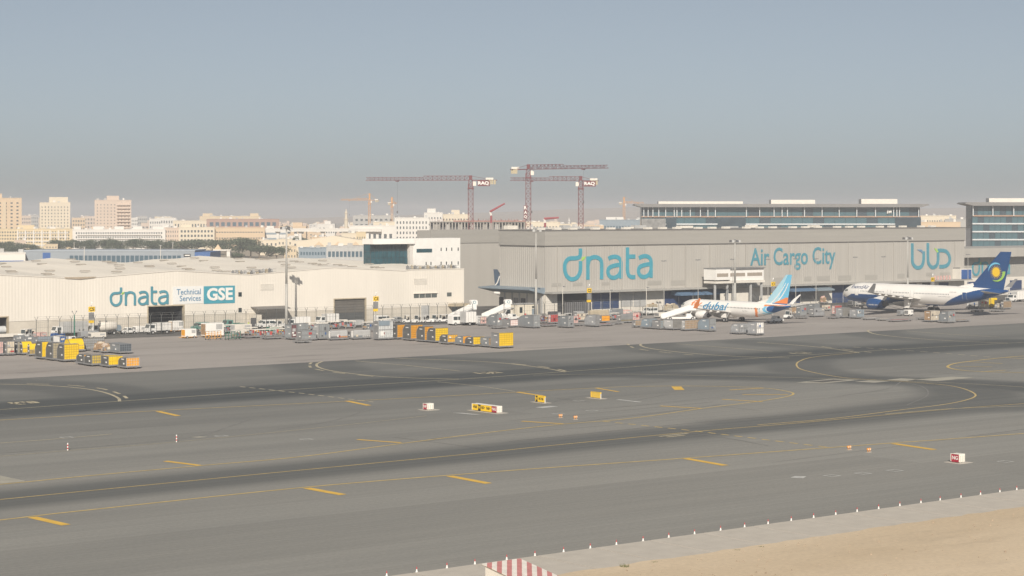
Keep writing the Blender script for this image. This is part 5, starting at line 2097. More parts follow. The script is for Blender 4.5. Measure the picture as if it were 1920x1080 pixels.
def car(px, label, L=4.6, prof='van', m=VW, flip=True, rz=0.0, group='parked vans and cars', cat='van', h=None):
    t = thing('parked_' + ('minibus' if prof == 'bus' else 'pickup' if prof == 'pickup' else 'van' if prof == 'van' else 'car'), label, cat, place(*px), TA + rz + (0 if flip else pi), group)
    a, b = -L / 2, L / 2
    W = 1.85 if prof != 'bus' else 2.1
    if prof == 'bus':
        H = h or 2.65
        body = [(a, 0.45), (b, 0.45), (b, H - 0.25), (b - 0.2, H), (a + 0.9, H), (a + 0.45, H - 0.25), (a + 0.05, 1.35)]
    elif prof == 'van':
        H = h or 2.0
        body = [(a, 0.4), (b, 0.4), (b, H - 0.15), (b - 0.15, H), (a + 1.5, H), (a + 0.75, 1.2), (a + 0.05, 1.0)]
    elif prof == 'pickup':
        H = h or 1.75
        body = [(a, 0.45), (b, 0.45), (b, 1.05), (b - 1.9, 1.05), (b - 2.1, H), (a + 1.6, H), (a + 1.1, 1.1), (a + 0.05, 0.95)]
    else:
        H = h or 1.5
        body = [(a, 0.35), (b, 0.35), (b, 0.9), (b - 0.9, 1.0), (b - 1.5, H), (a + 1.7, H), (a + 1.05, 0.95), (a + 0.05, 0.8)]
    mb = MB()
    mb.prism(body, -W / 2, W / 2, 'y')
    bd = mb.build('body', m, t)
    if prof == 'bus':
        spans = [(a + 0.75, a + 1.6), (a + 1.75, a + 2.7), (a + 2.85, a + 3.8), (a + 3.95, a + 4.9), (a + 5.05, b - 0.3)]
        z0, z1 = 1.35, 2.2
        ws = [(a + 0.04, 1.45), (a + 0.42, H - 0.32)]
    elif prof == 'van':
        spans = [(a + 1.0, a + 1.8), (a + 1.95, a + 2.9), (a + 3.05, b - 0.3)]
        z0, z1 = 1.15, H - 0.25
        ws = [(a + 0.80, 1.25), (a + 1.42, H - 0.1)]
    elif prof == 'pickup':
        spans = [(a + 1.55, b - 2.25)]
        z0, z1 = 1.1, H - 0.12
        ws = [(a + 1.14, 1.15), (a + 1.56, H - 0.08)]
    else:
        spans = [(a + 1.6, a + 2.4), (a + 2.5, b - 1.3)]
        z0, z1 = 0.95, H - 0.12
        ws = [(a + 1.10, 1.0), (a + 1.66, H - 0.06)]
    for x0, x1 in spans:
        for sy in (-1, 1):
            mb = MB()
            mb.bb(x0, x1, sy * W / 2 - 0.015, sy * W / 2 + 0.015, z0, z1)
            mb.build('side_window', VWIN, bd)
    mb = MB()
    (x0, zz0), (x1, zz1) = ws
    mb.add([(x0 - 0.02, -W / 2 + 0.15, zz0), (x0 - 0.02, W / 2 - 0.15, zz0), (x1 - 0.02, W / 2 - 0.15, zz1), (x1 - 0.02, -W / 2 + 0.15, zz1)], [(0, 3, 2, 1)])
    mb.build('windscreen', VWIN, bd)
    for sy in (-0.7, 0.7):
        mb = MB()
        mb.bb(a - 0.03, a + 0.05, sy - 0.18, sy + 0.18, 0.7, 0.88)
        mb.build('headlight', LGREY, bd)
    mb = MB()
    mb.bb(a - 0.05, a + 0.1, -W / 2 + 0.05, W / 2 - 0.05, 0.35, 0.58)
    mb.build('bumper', MGREY, bd)
    wheels4(t, (a + 0.85, b - 0.9), W, 0.34 if prof != 'bus' else 0.4)
    return t


def tractor(px, label, rz=0.0, flip=True, m=VW, canopy=True, group='baggage tractors along the shed'):
    t = thing('baggage_tractor', label, 'tow tractor', place(*px), TA + rz + (0 if flip else pi), group)
    mb = MB()
    mb.prism([(-1.5, 0.3), (1.5, 0.3), (1.5, 0.85), (0.2, 0.85), (0.1, 0.75), (-0.3, 0.75), (-0.4, 1.05), (-1.35, 0.98)], -0.7, 0.7, 'y')
    mb.build('body', m, t)
    mb = MB()
    mb.bb(-0.05, 0.45, -0.5, 0.5, 0.85, 1.0)
    mb.bb(0.38, 0.5, -0.5, 0.5, 1.0, 1.5)
    mb.build('seat', RUBBER, t)
    mb = MB()
    mb.tube((-0.45, 0.3, 1.0), (-0.2, 0.3, 1.35), 0.03, None, 6)
    mb.tube((-0.25, 0.3, 1.33), (-0.15, 0.3, 1.38), 0.2, None, 10)
    mb.build('steering_wheel', BLACKP, t)
    if canopy:
        mb = MB()
        for xx in (-0.45, 0.75):
            for yy in (-0.62, 0.62):
                mb.bar((xx, yy, 0.85), (xx + 0.05, yy, 1.95), 0.06)
        mb.bb(-0.55, 0.95, -0.7, 0.7, 1.95, 2.03)
        mb.build('canopy', m, t)
        mb = MB()
        mb.add([(-0.5, -0.6, 1.1), (-0.5, 0.6, 1.1), (-0.42, 0.6, 1.9), (-0.42, -0.6, 1.9)], [(0, 3, 2, 1)])
        mb.build('windscreen', VWIN, t)
    wheels4(t, (-1.0, 0.95), 1.4, 0.33)
    return t


# parked behind the fence in front of the shed
truck((130, 627.5), 'white box truck with grey rear body by the dark lamp post', 8.0, 'box', VW, LGREY, h=3.3)
truck((193, 626), 'white tanker truck with blue-grey hose reel', 6.8, 'tank', VW, OFFW)
truck((296, 626), 'small white truck in front of the open shed door', 5.8, 'box', VW, WHITE, h=2.6)
car((240, 624), 'white car between the tanker and the small truck', 4.0, 'car', VW, cat='car')
truck((557, 616), 'white box truck close behind the lamp mast', 6.2, 'box', VW, WHITE, h=2.8)
truck((613, 608), 'white box truck left of the grey shed door', 5.6, 'box', VW, WHITE, h=2.9)
car((375, 619), 'pale green van right of the open shed door', 4.2, 'van', VGRN)
car((497, 614), 'white van parked under the grey awning', 4.6, 'van')
car((523, 615), 'white pickup parked right of the awning', 4.8, 'pickup', VW, cat='pickup')
car((718, 604.5), 'white van just right of the grey shed door', 4.6, 'van', VW, flip=False)
car((744, 604), 'silver car beside the white tractors', 4.2, 'car', SILVER, cat='car')
for i, (x, y, fl) in enumerate(((763, 606, True), (783, 606, True), (800, 605.5, False), (816, 605, True), (829, 604.5, True), (837, 604, False))):
    words = ('leftmost', 'second from left', 'third from left', 'third from right', 'second from right', 'rightmost')[i]
    tractor((x, y), 'white baggage tractor, %s of the six along the shed' % words, (-0.3, 0.2, 0.0, 0.3, -0.2, 0.1)[i], fl)
car((864, 609.5), 'white minibus with dark side windows on the service road', 6.6, 'bus', VW, flip=False, cat='minibus')
truck((884, 610), 'white cab truck partly hidden behind the minibus', 5.2, 'box', VW, WHITE, h=3.4, flip=False)
car((958, 601), 'white pickup in front of the low white cabin', 4.8, 'pickup', VW, flip=False, cat='pickup')
car((1218, 590), 'white van far back before the hangar docks', 4.6, 'van')
truck((1908, 566), 'white catering truck at the right picture edge', 7.5, 'box', VW, WHITE, h=3.6)
car((1453, 605), 'white baggage loader car under the pale blue tail', 4.6, 'pickup', VW, flip=False, cat='loader')
truck((437, 613), 'green and white truck behind the tank trailer', 5.0, 'flat', VGRN, GREENP)
for (x, y, lab, m) in ((46, 631, 'white baggage tractor left by the wing tip', VW), (58, 632, 'pale baggage tractor right by the wing tip', LGREY)):
    tractor((x, y), lab, 0.4, True, m, True, 'tractors by the wing tip')
tractor((108, 633), 'blue tow tractor near the white box truck', 0.2, True, BLUEP, False, 'tractors by the wing tip')


def unit(px, label, L, W, H, m, m2, wheels=True, name='ground_power_unit', cat='power unit', group='ground service units'):
    """a boxy towed unit: body, louvre panel, door, frame, wheels"""
    t = thing(name, label, cat, place(*px), TA, group)
    mb = MB()
    mb.prism([(-L / 2, 0.4), (L / 2, 0.4), (L / 2, H - 0.12), (L / 2 - 0.12, H), (-L / 2 + 0.12, H), (-L / 2, H - 0.12)], -W / 2, W / 2, 'y')
    b = mb.build('housing', m, t)
    mb = MB()
    mb.bb(-L / 2 - 0.02, -L / 2 + 0.02, -W / 2 + 0.1, W / 2 - 0.1, 0.6, H - 0.2)
    mb.build('end_grille', m2, b)
    mb = MB()
    mb.bb(-L * 0.4, -L * 0.05, -W / 2 - 0.02, -W / 2 + 0.02, 0.6, H - 0.25)
    mb.build('access_door', m, b)
    mb = MB()
    mb.bb(L * 0.08, L * 0.42, -W / 2 - 0.025, -W / 2 + 0.02, H * 0.55, H - 0.25)
    mb.build('louvre', LGREY, b)
    mb = MB()
    mb.bb(-L / 2 - 0.1, L / 2 + 0.1, -W / 2 + 0.1, W / 2 - 0.1, 0.25, 0.4)
    mb.bar((-L / 2, 0, 0.3), (-L / 2 - 1.1, 0, 0.25), 0.08)
    mb.build('chassis', m2, t)
    if wheels:
        wheels4(t, (-L * 0.32, L * 0.32), W, 0.28)
    return t


unit((261, 624.5), 'white power unit left of the small truck', 2.6, 1.6, 1.7, WHITE, MGREY)
unit((354, 634), 'white power unit with orange base on open apron', 2.8, 1.8, 2.1, WHITE, ORA)
unit((398, 632), 'large white unit with brown end grille', 4.6, 2.2, 3.2, WHITE, BROWN)
unit((452, 628), 'long white tank trailer behind the green racks', 4.4, 2.0, 2.5, OFFW, LGREY, name='tank_trailer', cat='trailer')
unit((511, 624), 'low green cart among the barriers', 2.6, 1.5, 1.3, GREENP, GREENP, name='green_cart', cat='cart')
unit((1040, 600), 'dark slatted unit in front of the black dock opening', 3.0, 2.0, 2.2, DGREY, DGREY)

# yellow and green tube racks
for (x, y, m, lab) in ((400, 637, ORA, 'yellow wheeled tow-bar rack on the open apron'), (437, 637, GREENP, 'green steel rack of spare tow bars')):
    t = thing('tow_bar_rack', lab, 'rack', place(x, y), TA + 0.1, 'tow bar racks')
    for xx in (-1.6, 0, 1.6):
        mb = MB()
        mb.bar((xx, -0.6, 0.1), (xx, -0.6, 1.9), 0.09)
        mb.bar((xx, 0.6, 0.1), (xx, 0.6, 1.9), 0.09)
        mb.bar((xx, -0.6, 1.0), (xx, 0.6, 1.0), 0.07)
        mb.bar((xx, -0.6, 1.85), (xx, 0.6, 1.85), 0.07)
        mb.build('post_frame', m, t)
    for zz in (0.4, 1.05, 1.45, 1.9):
        mb = MB()
        mb.tube((-2.0, -0.4 + 0.3 * zz, zz), (2.0, -0.4 + 0.3 * zz, zz), 0.06, None, 6)
        mb.build('tow_bar', (m, LGREY)[int(zz * 10) % 2], t)
    wheels4(t, (-1.5, 1.5), 1.4, 0.22)

# plastic barriers on the apron
n = 0
for i, (x, y, m) in enumerate(((482, 627, ORA), (491, 628, REDP), (500, 628, REDP), (478, 624, ORA), (519, 625, ORA), (527, 626, YEL))):
    lab = ('orange', 'left red', 'right red', 'rear orange', 'slim orange', 'yellow')[i] + ' water barrier beside the low green cart'
    t = thing('plastic_barrier', lab, 'barrier', place(x, y), TA, 'plastic barriers')
    for k in range(3):
        mb = MB()
        mb.prism([(-0.3, 0), (0.3, 0), (0.18, 0.35), (0.12, 0.85), (-0.12, 0.85), (-0.18, 0.35)], -0.5 + 0.34 * k, -0.5 + 0.34 * k + 0.32, 'x')
        mb.build('segment', m if k % 2 == 0 else OFFW, t)

# site cabin
cab = thing('site_cabin', 'small cream site cabin with dark windows before the grey hangar', 'cabin', gp(982, 595.5), TA)
mb = MB()
mb.bb(-3.6, 3.6, -1.6, 2.0, 0.2, 3.6)
mb.build('wall', mat('cabin_cream', (0.72, 0.66, 0.54), 0.6, 0.05), cab)
mb = MB()
mb.bb(-3.8, 3.8, -1.8, 2.2, 3.6, 3.75)
mb.build('roof', LGREY, cab)
for x in (-2.2,):
    mb = MB()
    mb.bb(x - 0.45, x + 0.45, -1.66, -1.6, 1.4, 2.9)
    mb.build('window', GLASS, cab)
mb = MB()
mb.bb(1.5, 2.3, -1.66, -1.6, 0.25, 2.4)
mb.build('door', BLUGREY, cab)
mb = MB()
mb.bb(1.55, 2.3, -1.65, -1.6, 2.6, 3.1)
mb.build('fanlight', GLASS, cab)
cab2 = thing('gate_cabin', 'low grey-green gate cabin with canopy left of the site cabin', 'cabin', gp(955, 596), TA)
mb = MB()
mb.bb(-2.4, 2.4, -1.3, 1.6, 0.1, 2.6)
mb.build('wall', OFFW, cab2)
mb = MB()
mb.bb(-2.8, 2.8, -1.8, 1.9, 2.6, 2.8)
mb.build('roof', LGREY, cab2)
for x in (-1.3, 0.8):
    mb = MB()
    mb.bb(x - 0.6, x + 0.6, -1.36, -1.3, 1.1, 2.2)
    mb.build('window', GLASS, cab2)


# passenger stairs
def stairs(loc, label, rz, L=7.0, H=3.4, hood=True, base=VW):
    t = thing('passenger_stairs', label, 'stairs', loc, rz, 'passenger stairs')
    mb = MB()
    mb.prism([(-L / 2, 0.5), (L / 2 - 1.6, H), (L / 2, H), (L / 2, H - 0.35), (L / 2 - 1.5, H - 0.35), (-L / 2 + 0.6, 0.4)], -0.9, 0.9, 'y')
    mb.build('flight', LGREY, t)
    for sy in (-1, 1):
        mb = MB()
        mb.prism([(-L / 2, 0.4), (L / 2 - 1.6, H - 0.1), (L / 2, H - 0.1), (L / 2, H + 1.1), (L / 2 - 1.6, H + 1.1), (-L / 2, 1.6)], sy * 0.95 - 0.04, sy * 0.95 + 0.04, 'y')
        mb.build('side_panel', base, t)
    for i in range(13):
        mb = MB()
        f = i / 13
        x = -L / 2 + 0.2 + (L - 1.9) * f
        z = 0.5 + (H - 0.5) * f
        mb.bb(x, x + 0.32, -0.88, 0.88, z + 0.02, z + 0.14)
        mb.build('step', MGREY, t)
    if hood:
        mb = MB()
        mb.prism([(L / 2 - 1.5, H + 1.1), (L / 2 + 0.3, H + 1.1), (L / 2 + 0.3, H + 2.0), (L / 2, H + 2.3), (L / 2 - 1.3, H + 2.3), (L / 2 - 1.6, H + 1.9)], -1.0, 1.0, 'y')
        hd = mb.build('hood', base, t)
        mb = MB()
        for k in range(10):
            a0, a1 = 2 * pi * k / 10, 2 * pi * (k + 0.9) / 10
            mb.add([(L / 2 - 0.6 + r * cos(a), -1.03, H + 1.7 + r * sin(a)) for a in (a0, a1) for r in (0.28, 0.42)], [(0, 1, 3, 2)])
        mb.build('round_logo', TEAL, hd)
    mb = MB()
    mb.bb(-L / 2 + 1.4, L / 2 - 0.2, -0.8, 0.8, 0.35, 0.8)
    mb.bar((L / 2 - 2.2, 0.7, 0.7), (L / 2 - 1.0, 0.7, H - 0.3), 0.14)
    mb.bar((L / 2 - 2.2, -0.7, 0.7), (L / 2 - 1.0, -0.7, H - 0.3), 0.14)
    mb.prism([(L / 2 - 2.6, 0.7), (L / 2 - 0.9, 0.7), (L / 2 - 0.9, 1.0), (L / 2 - 1.4, 1.7), (L / 2 - 2.5, 1.7)], -0.78, 0.78, 'y')
    mb.build('carrier', base, t)
    wheels4(t, (-L / 2 + 2.2, L / 2 - 0.9), 1.8, 0.42)
    return t


stairs(gp(1272, 600), 'white passenger stairs pushed up to the small jet', 0.12, 9.0, 2.7, False)
stairs(gp(866, 604) + Vector((0, 8, 0)), 'white stair truck with round hood mark at left of pair', 0.25, 7.0, 3.0)
stairs(gp(930, 602) + Vector((0, 6, 0)), 'white stair truck rising to its hood, right of pair', 0.2, 7.4, 3.0)

# people: none; red extinguisher cart by the cabin
t = thing('extinguisher_cart', 'small red wheeled extinguisher beside the cream cabin', 'extinguisher', gp(985, 598), TA)
mb = MB()
mb.lathe([(0.25, 0.28), (1.2, 0.28), (1.45, 0.1)], 10, 0, 'z')
mb.build('cylinder', mat('bright_red', (0.62, 0.04, 0.03), 0.4, 0.05), t, True)
mb = MB()
mb.bar((0.35, -0.3, 0.2), (0.35, -0.3, 1.3), 0.06)
mb.bar((0.35, 0.3, 0.2), (0.35, 0.3, 1.3), 0.06)
mb.bar((0.35, -0.3, 1.3), (0.35, 0.3, 1.3), 0.06)
mb.build('handle', MGREY, t)
for yy in (-0.35, 0.35):
    wheel(t, 0.3, yy, 0.22, 0.1)

# long tapered aircraft section resting on stands, reaching in from the left
t = thing('aircraft_section', 'long pale tapered aircraft section on stands at the left picture edge', 'aircraft part', gp(0, 634, 0), TA)
t.location.z = 0
mb = MB()
mb.lathe([(-14.0, 1.0), (-4.0, 0.98), (2.0, 0.85), (7.0, 0.6), (10.0, 0.38), (11.6, 0.12)], 20, 0, 'x', (0, 1.4, 1.75))
mb.build('shell', mat('pale_blue_grey_skin', (0.56, 0.57, 0.57), 0.4, 0.06), t, True)
mb = MB()
mb.bb(-14, 9, -0.9, -0.6, 0.25, 1.0)
mb.build('padded_beam', OFFW, t)
for x in (-12, -4, 4):
    mb = MB()
    mb.bar((x, 1.4, 0), (x, 1.4, 1.8), 0.2)
    mb.build('support_stand', MGREY, t)

# more clutter along the hangar docks and between the jets
lumps((1206, 1236, 569, 586), 'tan bale load left before the grey dock shutters', [TANM, BROWN, PALESACK], 30)
lumps((1240, 1275, 570, 586), 'tan bale load right before the navy doors', [TANM, BROWN, CREAMF], 30)
lumps((1536, 1552, 556, 570), 'small mixed carton load before the blue awning', [BROWN, PINK, CREAMF], 20)
lumps((1604, 1624, 560, 573), 'carton load beside the airliner nose', [BROWN, CREAMF, PINK], 20)


def forklift(px, label, m):
    t = thing('forklift', label, 'forklift', place(*px), TA, 'forklifts')
    mb = MB()
    mb.prism([(-1.0, 0.3), (1.0, 0.3), (1.0, 1.1), (0.6, 1.2), (-0.2, 0.85), (-1.0, 0.85)], -0.55, 0.55, 'y')
    mb.build('body', m, t)
    mb = MB()
    for xx in (-0.6, 0.7):
        for yy in (-0.5, 0.5):
            mb.bar((xx, yy, 0.9), (xx * 0.8, yy, 2.1), 0.07)
    mb.bb(-0.6, 0.7, -0.55, 0.55, 2.1, 2.16)
    mb.build('overhead_guard', DGREY, t)
    mb = MB()
    for yy in (-0.35, 0.35):
        mb.bar((-1.1, yy, 0.1), (-1.1, yy, 2.6), 0.1)
        mb.bb(-2.0, -1.1, yy - 0.06, yy + 0.06, 0.1, 0.16)
    mb.bar((-1.1, -0.35, 1.4), (-1.1, 0.35, 1.4), 0.08)
    mb.build('mast_and_forks', MGREY, t)
    wheels4(t, (-0.65, 0.65), 1.15, 0.3)


forklift((1552, 564), 'red forklift before the white dock wall', REDP)
forklift((1391, 566), 'dark forklift behind the small jet', DGREY)
forklift((1018, 604), 'orange forklift among the hangar clutter', ORA)
for (x, y, lab, fl) in ((1365, 572, 'white tractor behind the small jet at left', True), (1425, 570, 'white tractor behind the small jet at right', False), (1160, 596, 'white tractor behind the gold netted container', True),
                        (1890, 570, 'white tractor left of the catering truck', True), (1066, 602, 'white tractor before the slatted enclosure', False), (1478, 597, 'white tractor under the pale blue tail', True)):
    tractor((x, y), lab, R.uniform(-0.4, 0.4), fl, VW, True, 'tractors among the hangar clutter')
for (x, y, L, W, H, m, m2, lab) in ((1136, 596, 2.6, 1.6, 1.9, OFFW, LGREY, 'white power unit behind the tan tarp'), (1085, 598, 2.4, 1.6, 2.0, LGREY, MGREY, 'grey power unit behind the cream box'),
                                    (1172, 592, 3.2, 1.9, 1.6, PINK, LGREY, 'pinkish cart behind the slate container'), (1600, 574, 3.0, 1.8, 1.7, MGREY, DGREY, 'grey power unit beside the nose wheel'),
                                    (1690, 592, 2.0, 1.4, 1.5, SILVER, MGREY, 'small silver cart left of the main wheels'), (1704, 592.5, 2.0, 1.4, 1.7, WHITE, MGREY, 'small white cart beside the main wheels'),
                                    (1240, 596, 3.4, 1.9, 1.5, OFFW, MGREY, 'low white cart left of the passenger stairs'), (668, 612, 3.2, 1.8, 1.6, LGREY, MGREY, 'grey cart in front of the grey shed door'),
                                    (330, 617, 3.0, 1.9, 2.6, WHITE, ORA, 'white and orange lift unit by the open shed door'), (75, 634, 2.6, 1.6, 1.3, PINK, LGREY, 'pale red cart near the wing tip'),
                                    (165, 634, 4.2, 1.8, 1.6, SILVER, MGREY, 'silver rack cart below the tanker truck'), (182, 635, 3.6, 1.6, 1.4, OFFW, MGREY, 'white rack cart below the tanker truck')):
    unit((x, y), lab, L, W, H, m, m2)
for (x, y, L, D, m, lab) in ((930, 617, 3.4, 2.2, DECK, 'empty dark dolly near the first arched container'), (1150, 609, 3.2, 2.2, DECK, 'empty dark dolly before the gold netted container'), (1500, 598, 3.0, 2.0, DECK, 'empty dark dolly right of the pale blue tail'),
                             (1560, 598, 2.6, 1.8, MAROON, 'empty maroon dolly left of the caged containers'), (1730, 600, 3.0, 2.0, DECK, 'empty dark dolly left of the cream and brown container'), (1830, 585, 3.6, 2.2, MGREY, 'empty grey dolly beneath the tail'),
                             (1868, 585, 3.6, 2.2, MGREY, 'empty grey dolly beneath the tail at right'), (560, 644, 3.0, 2.0, DECK, 'empty dark dolly in front of the mixed group')):
    dolly(gp(x, y), L, D, lab, m=m)


# ------------------------------------------------------------------ baggage carts in the clutter
def cart_proto():
    t = thing('baggage_cart', 'small curtained baggage cart', 'cart', (0, 0, -300), 0, 'baggage carts')
    mb = MB()
    mb.bb(-1.4, 1.4, -0.7, 0.7, 0.42, 0.55)
    mb.build('deck', MGREY, t)
    mb = MB()
    for xx in (-1.35, 0, 1.35):
        for yy in (-0.66, 0.66):
            mb.bar((xx, yy, 0.5), (xx, yy, 1.75), 0.06)
    mb.build('posts', LGREY, t)
    mb = MB()
    mb.prism([(-0.75, 1.75), (0.75, 1.75), (0.6, 1.9), (-0.6, 1.9)], -1.45, 1.45, 'x')
    mb.build('canopy', OFFW, t)
    for k, m in enumerate((BROWN, BLUGREY, REDP, DGREY)):
        mb = MB()
        mb.bb(-1.25 + 0.63 * k, -0.72 + 0.63 * k, -0.5, 0.5, 0.55, 0.9 + 0.18 * (k % 3))
        mb.build('suitcase_stack', m, t)
    mb = MB()
    mb.bar((-1.4, 0, 0.4), (-2.3, 0, 0.35), 0.07)
    mb.build('tow_bar', DGREY, t)
    for xx in (-1.0, 1.0):
        for yy in (-0.55, 0.55):
            wheel(t, xx, yy, 0.22, 0.14)
    return t


cp = cart_proto()
spots = [(385, 625), (392, 621), (410, 627), (424, 624), (446, 634), (470, 629), (484, 633), (505, 632), (517, 628), (531, 631), (570, 622), (585, 619), (603, 620), (626, 617), (640, 614), (655, 616), (690, 618), (715, 613), (728, 611)]
spots2 = [(905, 607), (947, 606), (1005, 604), (1027, 606), (1052, 604), (1095, 602), (1113, 600), (1150, 600), (1178, 598), (1196, 596), (1262, 592), (1290, 591)]
for i, (x, y) in enumerate(spots + spots2):
    a = i < len(spots)
    lab = 'small baggage cart in the clutter before the cream shed' if a else 'small baggage cart in the clutter before the grey hangar'
    grp = 'baggage carts before the shed' if a else 'baggage carts before the hangar'
    rz = TA + RL.choice([0, pi / 2, 0.3, -0.4])
    if i == 0:
        cp.location = place(x, y)
        cp.rotation_euler = (0, 0, rz)
        cp['label'], cp['group'] = lab, grp
    else:
        clone(cp, lab, place(x, y), rz, grp)


# ------------------------------------------------------------------ a ramp worker by the shed porch
def person(loc, rz, label):
    J = [((0, 0, 0.95), 0.13), ((0, 0, 1.18), 0.125), ((0, 0, 1.38), 0.14), ((0, -0.01, 1.51), 0.055), ((0, -0.02, 1.64), 0.095), ((0, -0.02, 1.74), 0.07)]
    E = [(0, 1), (1, 2), (2, 3), (3, 4), (4, 5)]
    for sx, f in ((-1, 0.10), (1, -0.08)):
        b = len(J)
        J += [((sx * 0.10, 0, 0.88), 0.095), ((sx * 0.11, f * 0.6 - 0.02, 0.49), 0.065), ((sx * 0.11, f, 0.09), 0.045), ((sx * 0.12, f - 0.16, 0.045), 0.04)]
        E += [(0, b), (b, b + 1), (b + 1, b + 2), (b + 2, b + 3)]
        b = len(J)
        J += [((sx * 0.19, 0, 1.40), 0.065), ((sx * 0.25, 0.03, 1.13), 0.05), ((sx * 0.26, -0.08, 0.90), 0.038), ((sx * 0.26, -0.11, 0.80), 0.035)]
        E += [(2, b), (b, b + 1), (b + 1, b + 2), (b + 2, b + 3)]
    me = bpy.data.meshes.new('person')
    me.from_pydata([j[0] for j in J], E, [])
    ob = bpy.data.objects.new('person_tmp', me)
    COL.objects.link(ob)
    ob.modifiers.new('skin', 'SKIN')
    sv = me.skin_vertices[0].data
    for i, j in enumerate(J):
        sv[i].radius = (j[1], j[1])
        sv[i].use_root = i == 0
    ob.modifiers.new('sub', 'SUBSURF').levels = 1
    dg = bpy.context.evaluated_depsgraph_get()
    m2 = bpy.data.meshes.new_from_object(ob.evaluated_get(dg))
    bpy.data.objects.remove(ob)
    m2.materials.clear()
    for m in (mat('skin_tone', (0.30, 0.18, 0.12), 0.6, 0.05), mat('vest_yellow_green', (0.50, 0.62, 0.05), 0.6, 0.05), mat('navy_trousers', (0.03, 0.04, 0.07), 0.8, 0.1), BLACKP):
        m2.materials.append(m)
    for pl in m2.polygons:
        c = pl.center
        pl.material_index = 3 if (c.z > 1.70 or c.z < 0.09) else (0 if c.z > 1.5 or (abs(c.x) > 0.2 and c.z < 1.0 and c.z > 0.7) else (1 if c.z > 0.93 else 2))
        pl.use_smooth = True
    o = link('person', m2, None, loc, (0, 0, rz))
    tag(o, label, 'person')


person(place(466, 616), 0.4, 'person in yellow-green vest and dark trousers standing by the shed porch')
# ------------------------------------------------------------------ perimeter fences
FENCEM = mat('fence_steel', (0.10, 0.105, 0.10), 0.6, 0.15)
mb = MB()
mb.bar((0, 0, 0), (0, 0, 4.2), 0.10)
mb.bar((0, 0, 4.15), (0.42, 0, 5.0), 0.06)
mb.bar((0, 0, 4.15), (-0.42, 0, 5.0), 0.06)
post_mesh = mb.mesh('fence_post', FENCEM)
mb = MB()
mb.bar((0, 0, 0), (1, 0, 0), 0.035)
wire_mesh = mb.mesh('fence_wire', mat('fence_wire_steel', (0.20, 0.20, 0.19), 0.6, 0.1))
mb = MB()
mb.bb(0, 1, -0.006, 0.006, 0, 1)


def fence(label, xa, xb, v, pitch, k=1.0):
    ua, ub = u_at(xa, v), u_at(xb, v)
    t = thing('security_fence', label, 'fence', uv(ua, v), TA, 'security fences')
    n = max(1, int((ub - ua) / pitch))
    p = (ub - ua) / n
    for i in range(n + 1):
        link('fence_post', post_mesh, t, (i * p, 0, 0), None, (1, 1, k))
    for z in (0.3, 1.4, 2.6, 3.8, 4.5, 4.95):
        link('fence_wire', wire_mesh, t, (0, 0, z * k), None, (ub - ua, 1, 1))
    m = MB()
    for i in range(n):
        for j in range(1, 6):
            x = i * p + p * j / 6
            m.bar((x, 0, 0.1), (x, 0, 3.8 * k), 0.018)
    o = m.build('fence_mesh', FENCEM, t)
    o['kind'] = 'stuff'


fence('tall security fence with forked tops along the cream shed', 68, 886, -13.0, 2.75)
fence('security fence with forked tops before the hangar corner', 945, 1200, -16.0, 3.2, 0.9)
fence('dark low fence behind the parked jets', 1205, 1600, -22.0, 3.6, 0.55)
fence('fence beyond the blue-tailed airliner', 1790, 1960, -10.0, 3.6, 0.6)


# ------------------------------------------------------------------ masts and lamps
def mast(x, ytop, ybase, label, w=0.28, heads=6, m=POLE, group='flood light masts'):
    p = gp(x, ybase)
    H = zy(ytop, p.y)
    t = thing('light_mast', label, 'light mast', p, 0, group)
    mb = MB()
    mb.tube((0, 0, 0), (0, 0, H * 0.45), w * 1.15, w * 0.9, 10)
    mb.tube((0, 0, H * 0.45), (0, 0, H), w * 0.85, w * 0.45, 10)
    mb.build('pole', m, t, True)
    mb = MB()
    mb.bar((-1.1, 0, H - 0.5), (1.1, 0, H - 0.5), 0.14)
    mb.bar((0, -0.9, H - 0.5), (0, 0.9, H - 0.5), 0.14)
    mb.tube((0, 0, H - 0.1), (0, 0, H + 0.15), 0.3, 0.15, 8)
    mb.build('crown', MGREY, t)
    for i in range(heads):
        a = 2 * pi * i / heads
        r = 1.15
        mb = MB()
        cx, cy = r * cos(a), r * sin(a) * 0.8
        mb.prism([(cx - 0.34, H - 0.75), (cx + 0.34, H - 0.75), (cx + 0.28, H - 0.15), (cx - 0.28, H - 0.15)], cy - 0.2, cy + 0.2, 'y')
        mb.build('floodlight', DGREY if i % 2 else LGREY, t)
    return t


mast(537, 424, 620.5, 'tall flood light mast in front of the cream shed', 0.34)
mast(1378, 449, 597, 'tall flood light mast in front of the raised office box', 0.34)
mast(1702, 444, 583, 'tall flood light mast behind the blue-tailed airliner', 0.30)
mast(1005, 429, 600, 'pale tapered mast at the grey hangar corner', 0.30, 3, POLE)


def lamp_post(x, ytop, ybase, label, two=True, w=0.10, m=POLE):
    p = gp(x, ybase)
    H = zy(ytop, p.y)
    t = thing('lamp_post', label, 'lamp post', p, TA, 'slim lamp posts')
    mb = MB()
    mb.tube((0, 0, 0), (0, 0, H), w, w * 0.7, 8)
    mb.build('pole', m, t)
    for sx in ((-1, 1) if two else (1,)):
        mb = MB()
        mb.bar((0, 0, H - 0.1), (sx * 0.55, 0, H + 0.05), 0.07)
        mb.bb(sx * 0.55 - 0.28, sx * 0.55 + 0.28, -0.2, 0.2, H - 0.02, H + 0.25)
        mb.build('lamp_head', MGREY, t)
    return t


